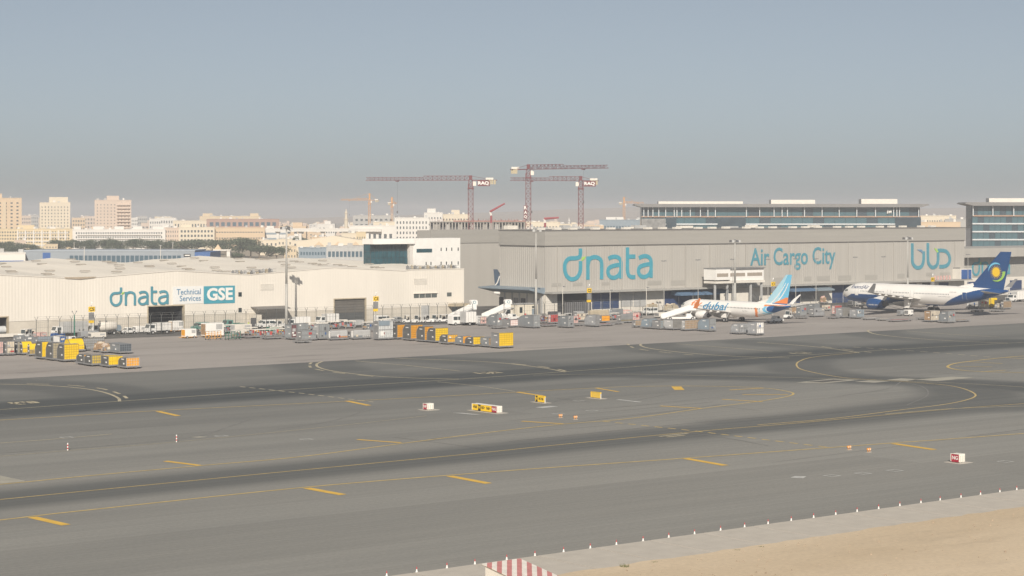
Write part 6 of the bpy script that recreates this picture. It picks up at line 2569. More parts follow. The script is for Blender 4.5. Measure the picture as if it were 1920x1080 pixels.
for x, yt, yb, lab in ((1245, 490, 588, 'slim lamp post left of two before the bare hangar wall'), (1309, 488, 585, 'slim lamp post right of the bare hangar wall'),
                       (1374, 487, 584, 'slim lamp post close beside the tall middle mast'), (1440, 487, 583, 'slim lamp post below the first word of the hangar lettering'),
                       (1492, 486, 581, 'slim lamp post below the middle of the hangar lettering'), (1530, 486, 579, 'slim lamp post under the end of the hangar lettering'),
                       (1604, 483, 575, 'slim lamp post above the blue-tailed airliner nose'), (1657, 482, 573, 'slim lamp post above the wing of the blue-tailed airliner'),
                       (1815, 478, 565, 'slim lamp post beside the lower hangar')):
    lamp_post(x, yt, yb, lab)
for x, yt, yb, lab in ((1144, 545, 590, 'short pole before the navy dock doors'), (1055, 538, 592, 'short pole before the black dock opening'), (1212, 540, 592, 'short pole before the grey dock shutters')):
    lamp_post(x, yt, yb, lab, False, 0.09, OFFW)
# dark post with a fork-shaped lamp in the left yard
t = thing('dark_lamp_post', 'dark green post standing before the white box truck', 'lamp post', gp(139.5, 634), TA)
mb = MB()
mb.tube((0, 0, 0), (0, 0, 5.2), 0.16, 0.12, 8)
mb.build('pole', GREENP, t)
for sx in (-1, 1):
    mb = MB()
    mb.bar((0, 0, 5.1), (sx * 0.5, 0, 5.9), 0.08)
    mb.tube((sx * 0.5, 0, 5.85), (sx * 0.5, 0, 6.1), 0.16, 0.1, 6)
    mb.build('fork_arm', MGREY, t)


def stand_sign(x, y0, y1, ybase, label, num):
    p = gp(x, ybase)
    s = (ybase - HZ) / CH
    zt = (ybase - y0) / s
    t = thing('stand_sign', label, 'sign', p, TA, 'yellow stand number signs')
    mb = MB()
    mb.tube((0, 0, 0), (0, 0, zt), 0.12, 0.10, 8)
    mb.build('pole', POLE, t)
    mb = MB()
    mb.bb(-0.75, 0.75, -0.22, -0.12, zt - 1.5, zt - 0.35)
    bd = mb.build('number_board', SIGNY, t)
    wall_text(bd, num, BLACKP, -0.55, zt - 1.3, 1.1, 0.75, -0.24, 0.02)
    mb = MB()
    mb.bb(0.35, 0.9, -0.18, 0.3, zt - 1.45, zt - 0.4)
    mb.build('side_box', MGREY, t)
    mb = MB()
    mb.bb(-0.5, 0.6, -0.3, 0.25, zt - 3.3, zt - 1.7)
    mb.build('guidance_box', MGREY, t)
    mb = MB()
    mb.bb(-0.55, 0.5, -0.32, 0.2, zt - 4.0, zt - 3.4)
    mb.build('lower_board', SIGNY, t)
    mb = MB()
    mb.tube((0, 0, zt), (0.1, 0, zt + 0.5), 0.05, 0.05, 6)
    mb.lathe([(0, 0.02), (0.05, 0.2), (0.3, 0.15), (0.4, 0.02)], 8, 0, 'z', (0.2, 0, zt + 0.35))
    mb.build('white_lamp', WHITE, t)


stand_sign(171, 572, 600, 632, 'yellow stand number sign before the tanker truck', 'C5')
stand_sign(704, 553, 580, 612, 'yellow stand number sign right of the grey shed door', 'C3')
stand_sign(1104, 538, 568, 598, 'yellow stand number sign before the navy dock doors', 'C2')
stand_sign(1449, 526, 550, 592, 'yellow stand number sign behind the pale blue tail', 'C1')
stand_sign(1748, 518, 540, 578, 'yellow stand number sign above the blue-tailed airliner back', 'F1')

# low pier sign on the hangar corner
# ------------------------------------------------------------------ taxiway signs
LEGM = mat('sign_leg', (0.55, 0.53, 0.48), 0.5, 0.1)
BOARDW = mat('sign_white', (0.84, 0.81, 0.72), 0.45, 0.03)


def box_sign(px, label, panels, back, left_text=True):
    """panels: list of (share, material, text, text material) along the face that looks along -u"""
    x0, xc, x1, yt, yb = px
    s, fu, fv = scale_at(xc, yb)
    D, L, H = (xc - x0) / fv, (x1 - xc) / fu, (yb - yt) / s
    t = thing('taxiway_sign', label, 'taxiway sign', gp(xc, yb), TA, 'taxiway signs')
    z0 = 0.12
    mb = MB()
    mb.bb(0.05, L, 0.05, D - 0.05, z0, H)
    mb.build('housing', back, t)
    mb = MB()
    mb.bb(-0.5, L + 0.7, -0.5, D + 0.6, 0.0, 0.035)
    mb.build('pad', CONC, t)
    tot = sum(p[0] for p in panels)
    v = D
    for share, m, txt, tm in panels:
        w = D * share / tot
        v -= w
        mb = MB()
        mb.bb(-0.02, 0.04, v + 0.02, v + w - 0.02, z0, H - 0.03)
        pn = mb.build('face_panel', m, t)
        if txt:
            me = text_mesh(txt, tm, 1.0, 0.008, 0.02, w * 0.66)
            k = H * 0.42 / me['h']
            for vv_ in me.vertices:
                X, Y, Z = vv_.co
                vv_.co = (-0.035 - Z, v + w * 0.83 - X, z0 + (H - z0) * 0.28 + Y * k)
            link('lettering', me, pn)
    mb = MB()
    for yy in (0.02, D - 0.02):
        mb.bar((-0.03, yy, z0), (-0.03, yy, H), 0.05)
    mb.bar((-0.03, 0, H), (-0.03, D, H), 0.05)
    mb.build('face_frame', BOARDW if back is BOARDW else back, t)
    for i in range(3):
        mb = MB()
        a = L * (0.2 + 0.3 * i)
        mb.bb(a - 0.04, a + 0.04, 0.02, 0.06, 0, H * 0.8)
        mb.build('leg', LEGM, t)
    return t


box_sign((1783, 1799, 1810, 852, 869), 'red taxiway sign reading NG with white side, nearest the sand', [(1, SIGNR, 'NG', WHITE)], BOARDW)
box_sign((793.5, 801, 813.5, 757, 769.5), 'small red and white taxiway sign standing apart at left', [(1, SIGNR, 'NF', WHITE)], BOARDW)
box_sign((884.5, 932, 942, 762, 775.5), 'long yellow taxiway sign with one red panel', [(11, SIGNY, '<N4', BLACKP), (5, BLACKP, 'N', SIGNY), (9, SIGNY, 'N5>', BLACKP), (11, SIGNY, 'N6>', BLACKP), (10, SIGNR, 'NG', WHITE)], BOARDW)
box_sign((1004, 1021, 1023.5, 743, 756), 'yellow taxiway sign with black end panel', [(4, BLACKP, 'N', SIGNY), (13, SIGNY, 'N5 N6', BLACKP)], SIGNY)
box_sign((1108, 1125.5, 1128, 736, 748), 'plain yellow taxiway sign seen from its back', [(1, mat('sign_back_yellow', (0.70, 0.46, 0.06), 0.5, 0.06), None, None)], SIGNY)


def guard_light(x, y, label):
    t = thing('guard_light', label, 'guard light', gp(x, y), TA, 'orange guard lights')
    t.scale = (0.72, 0.72, 0.72)
    mb = MB()
    mb.bb(-0.45, 0.45, -0.25, 0.25, 0, 0.06)
    mb.build('base', CONC, t)
    for sx in (-0.22, 0.22):
        mb = MB()
        mb.tube((sx, 0, 0.06), (sx, 0, 0.35), 0.05, None, 6)
        mb.lathe([(-0.14, 0.20), (0.0, 0.22), (0.14, 0.16)], 10, 0, 'y', (sx, 0, 0.5))
        mb.build('lamp', ORANGEL, t)
        mb = MB()
        mb.lathe([(-0.16, 0.13), (-0.145, 0.13)], 10, 0, 'y', (sx, 0, 0.5))
        mb.build('lens', mat('pale_lens', (0.75, 0.66, 0.5), 0.2, 0.05), t)
    mb = MB()
    mb.bar((-0.45, 0, 0.5), (0.45, 0, 0.5), 0.06)
    mb.build('visor_bar', ORANGEL, t)


guard_light(1051, 783.5, 'orange guard light left of the pair near the yellow signs')
guard_light(1079, 786.5, 'orange guard light right of the pair near the yellow signs')
guard_light(1592, 843.5, 'orange guard light left of the pair near the red sign')
guard_light(1629, 848, 'orange guard light right of the pair near the red sign')
RW = mat('marker_red', (0.55, 0.06, 0.06), 0.5, 0.08)
for x, y, lab in ((127, 845, 'red and white marker post at far left of the taxiway'), (331, 829, 'red and white marker post right of the leftmost one')):
    t = thing('marker_post', lab, 'marker post', gp(x, y), 0, 'red and white marker posts')
    for i in range(5):
        mb = MB()
        mb.tube((0, 0, 0.18 * i), (0, 0, 0.18 * (i + 1)), 0.075, 0.07, 8)
        mb.build('band', WHITE if i % 2 == 0 else RW, t)
# small red and white edge cones
CONES = [(718, 1079), (777, 1072), (834.7, 1064.5), (890, 1058), (946, 1049), (1000, 1042), (1053, 1034.5), (1104.7, 1028), (1154.7, 1021.5), (1204, 1014.5), (1252.7, 1008), (1299, 1001), (1346, 994), (1392, 988), (1436, 982), (1479, 976),
         (1522.5, 970.5), (1565, 965), (1605, 959.5), (1645.7, 954), (1685, 948.5), (1724, 943), (1763, 938.5), (1801, 933), (1838, 928), (1874, 923), (1906, 918.7)]
ORD = 'first second third fourth fifth sixth seventh eighth ninth tenth eleventh twelfth thirteenth fourteenth fifteenth sixteenth seventeenth eighteenth nineteenth twentieth twenty-first twenty-second twenty-third twenty-fourth twenty-fifth twenty-sixth twenty-seventh'.split()
mb = MB()
mb.bb(-0.09, 0.09, -0.09, 0.09, 0, 0.02)
mb.lathe([(0.02, 0.085), (0.24, 0.04)], 10, 0, 'z')
c_low = mb.mesh('white_cone', WHITE)
mb = MB()
mb.lathe([(0.24, 0.042), (0.42, 0.022)], 8, 0, 'z')
c_top = mb.mesh('red_tip', RW)
for i, (x, y) in enumerate(CONES):
    u, v = to_uv(gp(x, y))
    n_ = len(CONES)
    lab = 'small white edge cone with red tip, ' + ORD[i] + ' from the left end'
    t = thing('edge_cone', lab, 'cone', uv(u, V_ASPH + 0.35, 0.012), R.uniform(0, 1), 'edge marker cones along the concrete strip')
    link('white_cone', c_low, t)
    link('red_tip', c_top, t)

# ------------------------------------------------------------------ striped shelter at the bottom edge
F0 = gd(975, 146, 2.62)
du_, dv_ = Vector((CU, SU, 0)), Vector((-SU, CU, 0))
A_ = F0 - du_ * 3.5
B_ = F0 - dv_ * 6.5 + Vector((0, 0, -0.95))
C_ = A_ - dv_ * 6.5 + Vector((0, 0, -0.95))
sh = thing('striped_shelter', 'red and white striped shelter roof at the bottom picture edge', 'shelter', (F0.x, F0.y, 0), 0)
poly = [A_, F0, B_, C_]


def clip(poly, x, keep_left):
    out = []
    for a, b in zip(poly, poly[1:] + poly[:1]):
        ia, ib = (a.x <= x) == keep_left, (b.x <= x) == keep_left
        if ia:
            out.append(a)
        if ia != ib:
            out.append(a.lerp(b, (x - a.x) / (b.x - a.x)))
    return out


STW = mat('weathered_white_stripe', (0.74, 0.70, 0.64), 0.6, 0.12, 2.0)
STR = mat('faded_red_stripe', (0.52, 0.21, 0.20), 0.6, 0.15, 2.0)
xs_ = A_.x
k = 0
while xs_ < B_.x:
    q = clip(clip(poly, xs_, False), xs_ + 0.36, True)
    if len(q) >= 3:
        mb = MB()
        n = len(q)
        vs = [p - Vector((F0.x, F0.y, 0)) for p in q]
        mb.add(vs + [p - Vector((0, 0, 0.06)) for p in vs], [tuple(range(n - 1, -1, -1)), tuple(range(n, 2 * n))] + [(i, (i + 1) % n, n + (i + 1) % n, n + i) for i in range(n)])
        mb.build('roof_stripe', STR if k % 2 else STW, sh)
    k += 1
    xs_ += 0.36
mb = MB()
in_ = [p - Vector((F0.x, F0.y, 0)) for p in poly]
cen = sum((p for p in in_), Vector()) / 4
top = [cen.lerp(p, 0.93) - Vector((0, 0, 0.12)) for p in in_]
mb.add([(p.x, p.y, 0.0) for p in top] + top, [(0, 1, 2, 3), (7, 6, 5, 4)] + [(i, 4 + i, 4 + (i + 1) % 4, (i + 1) % 4) for i in range(4)])
mb.build('wall', OFFW, sh)
# weeds at the slab edge
for i, (x, y) in enumerate(((1157, 1062), (1190, 1049), (1372, 1032), (1420, 1026))):
    c = to_uv(gp(x, y))
    t = thing('weed_tuft', ('dry green weed tuft largest by the concrete strip', 'dry weed tuft left on the sand edge', 'dry weed tuft middle of the sand edge', 'dry weed tuft right on the sand edge')[i], 'weed', uv(c[0], V_KERB - 0.5, 0.05), 0, 'weed tufts')
    mb = MB()
    for k in range(60 if i == 0 else 24):
        a, r, h = R.uniform(0, 6.28), R.uniform(0.02, 0.35 if i == 0 else 0.2), R.uniform(0.1, 0.4 if i == 0 else 0.15)
        p = Vector((r * cos(a), r * sin(a), 0))
        mb.add([p, p + Vector((0.04, 0.02, 0)), p * 1.5 + Vector((0.02, 0, h))], [(0, 1, 2)])
    mb.build('leaves', mat('dry_weed', (0.14, 0.15, 0.07), 0.8, 0.2), t)
# ------------------------------------------------------------------ the town behind
mb = MB()
mb.bb(-0.5, 0.5, -0.06, 0.06, -0.5, 0.5)
win_cache = {}
RT = random.Random(17)


def unit_box(name, m):
    k = (name, m.name)
    if k not in win_cache:
        q = MB()
        q.bb(-0.5, 0.5, -0.5, 0.5, -0.5, 0.5)
        win_cache[k] = q.mesh(name, m)
    return win_cache[k]


CW = mat('far_window', (0.07, 0.08, 0.085), 0.3, 0.25, 0.3)
CWB = mat('far_blue_window', (0.06, 0.10, 0.13), 0.25, 0.25, 0.3)
SANDW = mat('sand_render', (0.60, 0.49, 0.34), 0.8, 0.06, 0.05)
YELW = mat('yellow_render', (0.64, 0.52, 0.33), 0.8, 0.06, 0.05)
TANW = mat('tan_render', (0.60, 0.46, 0.31), 0.8, 0.06, 0.05)
PINKW = mat('pink_render', (0.58, 0.47, 0.38), 0.8, 0.06, 0.05)
WHW = mat('white_render', (0.68, 0.65, 0.60), 0.7, 0.06, 0.05)
GRW = mat('grey_render', (0.40, 0.39, 0.37), 0.7, 0.08, 0.05)
CRW = mat('cream_render', (0.66, 0.58, 0.45), 0.8, 0.06, 0.05)
BRICK = mat('red_brick_render', (0.38, 0.25, 0.20), 0.8, 0.1, 0.05)


def block(label, x0, x1, yt, d, m, rows=0, cols=0, dep=18.0, wm=CW, wf=(0.45, 0.5), name='apartment_block', cat='building', zlo=0.12, zhi=0.94, band=False, rz=0.0, balc=None, roofs=(), group=None, hang=None, y_base=None):
    X0, X1 = (x0 - 960) * d / FPX, (x1 - 960) * d / FPX
    w, H = X1 - X0, zy(yt, d)
    t = thing(name, label, cat, ((X0 + X1) / 2, d, 0), rz + atan2(-(X0 + X1) / 2, d) * 1.05, group)      # fronts face the airfield
    q = MB()
    q.bb(-w / 2, w / 2, 0, dep, 0, H)
    wl_ = q.build('wall', m, t)
    q = MB()
    q.bb(-w / 2 - 0.15, w / 2 + 0.15, -0.15, dep + 0.1, H, H + 0.5)
    q.build('parapet', m, t)
    for (fx, fw, fh) in roofs:
        q = MB()
        q.bb(w * (fx - fw / 2 - 0.5), w * (fx + fw / 2 - 0.5), dep * 0.25, dep * 0.75, H + 0.4, H + fh)
        q.build('roof_room', m if fh > 2.5 else WHW, t)
    if H > 8 and w > 6:
        for k in range(int(min(9, 2 + w / 9))):
            fx, hh = RT.uniform(-0.46, 0.46), RT.uniform(0.7, 1.9)
            link('roof_tank', unit_box('roof_tank', (WHW, GRW, LGREY)[k % 3]), t, (w * fx, dep * RT.uniform(0.05, 0.5), H + 0.3 + hh / 2), None, (RT.uniform(0.9, 2.4), 1.6, hh))
    if rows:
        um = unit_box('window', wm)
        fh = H * (zhi - zlo) / rows
        if band:
            for r in range(rows):
                z = H * zlo + fh * (r + 0.5)
                link('window_band', um, t, (0, 0.0, z), None, (w * 0.94, 0.12, fh * wf[1]))
        else:
            cw = w * 0.94 / cols
            for r in range(rows):
                for c in range(cols):
                    link('window', um, t, (-w * 0.47 + cw * (c + 0.5), 0.0, H * zlo + fh * (r + 0.5)), None, (cw * wf[0], 0.12, fh * wf[1]))
        if balc:
            bm = unit_box('balcony', balc)
            for r in range(rows):
                link('balcony', bm, t, (0, -0.5, H * zlo + fh * (r + 0.12)), None, (w * 0.9, 1.1, fh * 0.22))
    return t


# three towers at left
t = block('tall sand-coloured apartment tower at the left picture edge', -40, 39.5, 372, 1650, TANW, 11, 7, 22, CW, (0.35, 0.4), roofs=((0.4, 0.3, 4.0),))
for fx in (0.80,):
    q = MB()
    q.bb(2.0, 5.0, -0.9, 0.0, 0, 37)
    q.build('stair_shaft', SANDW, t)
t = block('cream apartment tower with flat crown, middle of three', 75, 131, 380.5, 1680, CRW, 11, 9, 22, CW, (0.3, 0.42), roofs=((0.62, 0.62, 5.0),))
t = block('pale pink apartment tower with stacked balconies', 178, 245.5, 376, 1650, PINKW, 12, 10, 22, CW, (0.26, 0.35), roofs=((0.5, 0.34, 4.0),))
bm = unit_box('balcony', PINKW)
for r in range(12):
    link('balcony', bm, t, (8.5, -0.8, 4 + r * 2.75), None, (10.5, 1.8, 1.0))
# mid-rise rows
t = block('yellow mid-rise flats with white grid balconies at far left', -20, 134, 430, 1500, YELW, 5, 30, 18, CW, (0.5, 0.45), roofs=((0.45, 0.2, 3.2), (0.75, 0.1, 2)))
um = unit_box('white_frame', WHW)
for x in (34, 48, 63, 78, 93, 108, 121):
    link('white_frame', um, t, ((x - 57) * 1500 / FPX, -0.35, 7.2), None, (0.9, 0.8, 14.4))
for z in (3.2, 6.2, 9.3, 12.4):
    link('white_frame', um, t, ((80 - 57) * 1500 / FPX, -0.3, z), None, (37.5, 0.7, 0.7))
t = block('long white mid-rise flats behind the trees', 138, 309, 431, 1490, WHW, 4, 36, 18, CW, (0.55, 0.42), balc=WHW, roofs=((0.05, 0.08, 2.6), (0.28, 0.12, 2.6), (0.5, 0.1, 2.6), (0.7, 0.1, 2.6), (0.92, 0.12, 2.6)))
block('peach mid-rise block beside the white flats', 309, 336, 428, 1500, PINKW, 4, 6, 18, CW, (0.3, 0.45))
t = block('cream mid-rise block with arched window bays', 336, 402, 427, 1490, CRW, 4, 10, 18, CW, (0.55, 0.5), roofs=((0.2, 0.3, 2.6),))
t = block('tan mid-rise block with three long window bands', 402, 496, 427.5, 1500, TANW, 3, 18, 18, CW, (0.6, 0.18))
block('white block with dark slate bands left of the viaduct', 496, 539, 431, 1520, WHW, 3, 1, 18, BLUGREY, (0.9, 0.35), band=True)
block('beige hotel with pitched ends behind the mid-rise blocks', 375, 488, 406, 2000, SANDW, 2, 16, 24, CW, (0.3, 0.3), roofs=((0.13, 0.16, 3.2), (0.9, 0.14, 3.2)))
t = block('red-brown and glass office block behind the tan flats', 388, 523, 411.5, 1800, BRICK, 3, 12, 24, CWB, (0.62, 0.6))
block('white rooftop block far left of the hotel', 300, 330, 409, 2200, WHW, 3, 6, 20)
block('cream low block left of the hotel', 325, 392, 414.5, 1800, CRW, 3, 12, 20)
for i, (x0, x1, yt, d, m) in enumerate(((40, 58, 405, 2600, PINKW), (52, 72, 403.5, 2700, GRW), (135, 160, 409, 2300, TANW), (152, 180, 406, 2500, PINKW), (246, 262, 409, 2500, WHW), (258, 276, 406, 2500, GRW), (280, 302, 411, 2000, WHW), (290, 322, 407, 2400, CRW))):
    block(('pale far block behind the leftmost tower', 'grey far block between the left towers', 'tan far block right of the cream tower', 'pink far block left of the balcony tower', 'white far block right of the balcony tower',
           'grey far block right of the balcony tower', 'white far block above the long white flats', 'cream far block above the long white flats')[i], x0, x1, yt, d, m, 4, 5, 16, name='far_block')
# villas and small buildings between trees and shed
for i, (x0, x1, yt, d, m) in enumerate(((85, 108, 459, 1330, SANDW), (28, 48, 452, 1350, PINKW), (488, 522, 451, 1300, CRW), (520, 548, 449, 1350, CRW), (548, 586, 452, 1300, CRW), (533, 556, 463, 1150, SANDW), (584, 612, 446, 1350, TANW), (640, 668, 438, 1300, CRW), (668, 686, 436, 1290, YELW))):
    block(('sand villa among trees at left', 'pink villa among trees at far left', 'cream villa left of two by the round tree', 'cream villa right of two by the round tree', 'cream villa before the viaduct', 'small sand house right of the round tree',
           'tan villa left of the gabled hall', 'cream hall end before the white office', 'yellow stair tower by the white office')[i], x0, x1, yt, d, m, 2, 4, 12, CW, (0.35, 0.4), name='villa', cat='house')
# gabled cream hall
t = thing('gabled_hall', 'cream hall with shallow gables left of the white office', 'building', gd(625, 1250, 0), 0)
w = 22
H = zy(446, 1250)
q = MB()
q.prism([(-w, 0), (w, 0), (w, H - 2), (w * 0.5, H - 0.5), (0, H + 1.4), (-w * 0.5, H - 0.5), (-w, H - 2)], 0, 20, 'y')
q.build('wall', CRW, t)
for x in (-9, 3, 14):
    q = MB()
    q.prism([(x - 3, H - 5), (x + 3, H - 5), (x, H - 2.2)], -0.4, -0.01, 'y')
    q.build('gable_panel', TANW, t)
for i in range(9):
    link('window', unit_box('window', CW), t, (-19 + i * 4.6, 0, H - 7), None, (1.6, 0.12, 1.0))
# viaduct
t = thing('rail_viaduct', 'long pale elevated rail viaduct crossing behind the villas', 'viaduct', gd(600, 1420, 0), 0)
z = zy(430, 1420)
q = MB()
q.bb(-38, 44, -3, 3, z - 1.6, z)
q.bb(-38, 44, -3.2, -3.01, z - 0.3, z + 0.7)
q.build('deck', WHW, t)
for x in (-30, -14, 2, 18, 34):
    q = MB()
    q.prism([(x - 0.9, 0), (x + 0.9, 0), (x + 0.9, z - 3.2), (x + 2, z - 1.65), (x - 2, z - 1.65), (x - 0.9, z - 3.2)], -0.9, 0.9, 'y')
    q.build('pier', WHW, t)
# white pavilion with pyramid roof
t = thing('pavilion', 'small white pavilion with peaked roof among the trees', 'pavilion', gd(416, 1050, 0), 0)
zt = zy(470, 1050)
for x in (-3.4, 3.4):
    q = MB()
    q.bb(x - 0.9, x + 0.9, 0, 5, 0, zt)
    q.build('pillar', WHW, t)
q = MB()
q.bb(-4.6, 4.6, -0.5, 5.5, zt, zt + 0.6)
q.build('lintel', WHW, t)
q = MB()
q.add([(-4.2, 0, zt + 0.6), (-0.4, 0, zt + 0.6), (-0.4, 4, zt + 0.6), (-4.2, 4, zt + 0.6), (-2.3, 2, zt + 3.4)], [(0, 1, 4), (1, 2, 4), (2, 3, 4), (3, 0, 4)])
q.build('peaked_roof', TANW, t)
# blue-grey logistics shed with glazing behind the cream roof
d = 830
t = thing('logistics_shed', 'long blue-grey logistics shed with window row behind the cream roof', 'building', gd(220, d, 0), 0)
L2 = (395 - 47) / 2 * d / FPX
z1 = zy(471.5, d)
q = MB()
q.bb(-L2, L2 - 6.5, 0, 30, 0, z1)
q.build('wall', mat('blue_grey_cladding', (0.27, 0.30, 0.33), 0.6, 0.08, 0.1), t)
q = MB()
q.bb(L2 - 6.48, L2, 0.1, 30, 0, z1 - 0.3)
q.build('blue_end', mat('bright_blue_cladding', (0.05, 0.12, 0.30), 0.55, 0.08), t)
q = MB()
q.bb(-L2 - 0.2, L2 - 6.3, -0.2, 30, z1, z1 + 0.5)
q.build('roof_edge', mat('pale_blue_trim', (0.36, 0.40, 0.44), 0.6, 0.05), t)
q = MB()
q.bb(-L2 + 7.6, -L2 + 10.8, -0.1, 0.0, 0, z1 - 0.5)
q.build('blue_panel', BLUEP, t)
n = 24
for i in range(n):
    a = (130 - 220) * d / FPX + (340 - 130) * d / FPX * i / n
    link('window', unit_box('window', CWB), t, (a + 0.95, -0.02, z1 - 3.2), None, (1.55, 0.14, 3.0))
q = MB()
q.bb((344.5 - 220) * d / FPX, (357.5 - 220) * d / FPX, -0.15, 0, z1 - 2.2, z1 - 1.0)
sb = q.build('name_board', BLACKP, t)
q = MB()
q.bb((346.5 - 220) * d / FPX, (356 - 220) * d / FPX, -0.2, -0.16, z1 - 1.8, z1 - 1.4)
q.build('pale_line', WHITE, sb)
block('low white shed with blue stripe at the left picture edge', -60, 46, 476, 815, WHW, 1, 1, 20, BLUEP, (1, 0.12), name='white_shed', band=True, zlo=0.55, zhi=0.9)
block('grey glazed site building right of the round tree', 560, 640, 466, 1000, BLUGREY, 1, 14, 14, CWB, (0.6, 0.4), name='site_building', zlo=0.55)
block('pale glass pavilion block left of the white office', 612, 690, 463, 900, LGREY, 2, 10, 14, CWB, (0.7, 0.5), name='site_building')

# middle distance: right of the viaduct
block('long cream block with dark window row behind the white office', 700, 740, 417, 1500, CRW, 2, 8, 16)
block('white low block before the cream flats', 655, 740, 424, 1420, WHW, 1, 8, 16, CW, (0.5, 0.4))
t = block('white flats with regular windows beside the building site', 740, 804, 409, 1500, WHW, 5, 10, 18, CW, (0.4, 0.5))
block('grey unfinished block under the far orange crane', 662, 740, 404.5, 1900, GRW, 4, 8, 20, CW, (0.5, 0.4))
block('cream stepped block left of the building site cranes', 795, 830, 399.5, 1750, WHW, 4, 6, 20, CW, (0.4, 0.3), roofs=((0.4, 0.45, 4.0),))
block('cream long block with roof drum behind the cranes', 828, 880, 402.5, 1760, CRW, 4, 9, 20, CW, (0.4, 0.25), roofs=((0.5, 0.3, 4.2),))
t = thing('minaret', 'slender cream minaret at left of the far cranes', 'minaret', gd(649, 1900, 0), 0)
for k, (r0, r1, z0, z1) in enumerate(((1.9, 1.8, 0, 21), (2.5, 2.5, 21, 21.8), (1.3, 1.2, 21.8, 27), (1.8, 1.8, 27, 27.6), (1.2, 0.05, 27.6, 31.5))):
    q = MB()
    q.tube((0, 0, z0), (0, 0, z1), r0, r1, 10)
    q.build(('shaft', 'gallery', 'upper_shaft', 'gallery', 'cap')[k], CRW, t, False)
t = thing('minaret', 'tiny white minaret before the desert ridge', 'minaret', gd(1067, 2400, 0), 0)
for k, (r0, r1, z0, z1) in enumerate(((1.7, 1.5, 0, 17), (2.2, 2.2, 17, 17.6), (1.2, 0.05, 17.6, 22))):
    q = MB()
    q.tube((0, 0, z0), (0, 0, z1), r0, r1, 10)
    q.build(('shaft', 'gallery', 'cap')[k], WHW, t)
# building under construction
d = 980
t = thing('construction_frame', 'open concrete building frame with red edge nets under the cranes', 'building site', gd(895, d, 0), 0)
zr = zy(415.5, d)
W2 = (985 - 805) / 2 * d / FPX
CF = mat('raw_concrete', (0.33, 0.31, 0.28), 0.85, 0.1, 0.2)
REDN = mat('red_edge_net', (0.34, 0.16, 0.13), 0.8, 0.2, 0.3)
nf = 6
for k in range(nf + 1):
    z = zr * k / nf
    q = MB()
    q.bb(-W2, W2, 0, 22, z - 0.35, z)
    q.build('floor_slab', CF, t)
for i in range(31):
    x = -W2 + 0.5 + i * (2 * W2 - 1.0) / 30
    q = MB()
    q.bb(x - 0.3, x + 0.3, 0.3, 0.9, 0, zr)
    q.build('column', CF, t)
for i in range(7):
    x = -W2 + 2 + i * (2 * W2 - 5) / 7
    q = MB()
    q.bb(x, x + R.uniform(1.5, 3.0), 1.6, 1.9, 0, zr)
    q.build('infill_wall', (CF, GRW)[i % 2], t)
q = MB()
q.bb(-W2, W2, 4.0, 4.3, 0, zr)
q.build('dark_core', DGREY, t)
q = MB()
for i in range(90):
    x = -W2 + R.random() * 2 * W2
    q.bar((x, R.uniform(0.1, 8), zr), (x, R.uniform(0.1, 8), zr + R.uniform(0.6, 1.6)), 0.12)
o = q.build('starter_bars', REDN, t)
o['kind'] = 'stuff'
q = MB()
q.bb(-W2 * 0.5, W2, -0.1, -0.05, zr, zr + 0.5)
q.build('edge_net', REDN, t)
# red concrete placing booms
for i, (x, y0, d, pts, lab) in enumerate(((921, 418, 960, [(0, 0), (0, 3.6), (-0.6, 5.4), (6.6, 9.4)], 'red concrete placing boom raised above the building frame'),
                                        (1022, 430, 900, [(0, 0), (0, 3.0), (-0.5, 4.8), (6.2, 5.3)], 'red concrete placing boom held level right of the frame'))):
    z0 = zy(y0, d)
    t = thing('placing_boom', lab, 'boom', gd(x, d, 0), 0, 'concrete placing booms')
    q = MB()
    q.tube((0, 0, 0), (0, 0, z0), 0.5, 0.45, 8)
    q.build('column', mat('boom_grey', (0.35, 0.3, 0.28), 0.6, 0.1), t)
    RB = mat('boom_red', (0.30, 0.06, 0.07), 0.5, 0.1)
    for k, (a, b) in enumerate(zip(pts[:-1], pts[1:])):
        q = MB()
        q.tube((a[0], 0, z0 + a[1]), (b[0], 0, z0 + b[1]), 0.6 if k else 0.5, 0.42 if k else 0.5, 6)
        q.build('boom_section', RB if k != 1 else WHW, t)


# ------------------------------------------------------------------ tower cranes
def lattice(q, a, b, w, h, n, bar=0.16, tri=False):
    """a lattice beam from a to b; w across, h high"""
    a, b = Vector(a), Vector(b)
    d = (b - a)
    f = d.normalized()
    up = Vector((0, 0, 1)) if abs(f.z) < 0.9 else Vector((0, 1, 0))
    s = f.cross(up).normalized()
    up = s.cross(f).normalized()
    if tri:
        corners = [s * (w / 2), -s * (w / 2), up * h]
    else:
        corners = [s * (w / 2) - up * (h / 2), -s * (w / 2) - up * (h / 2), -s * (w / 2) + up * (h / 2), s * (w / 2) + up * (h / 2)]
    m = len(corners)
    for c in corners:
        q.bar(a + c, b + c, bar * 1.3)
    for i in range(n):
        p0, p1 = a + d * (i / n), a + d * ((i + 1) / n)
        for k in range(m):
            c0, c1 = corners[k], corners[(k + 1) % m]
            q.bar(p0 + c0, p0 + c1, bar * 0.8)
            if i % 2 == 0:
                q.bar(p0 + c0, p1 + c1, bar * 0.8)
            else:
                q.bar(p0 + c1, p1 + c0, bar * 0.8)


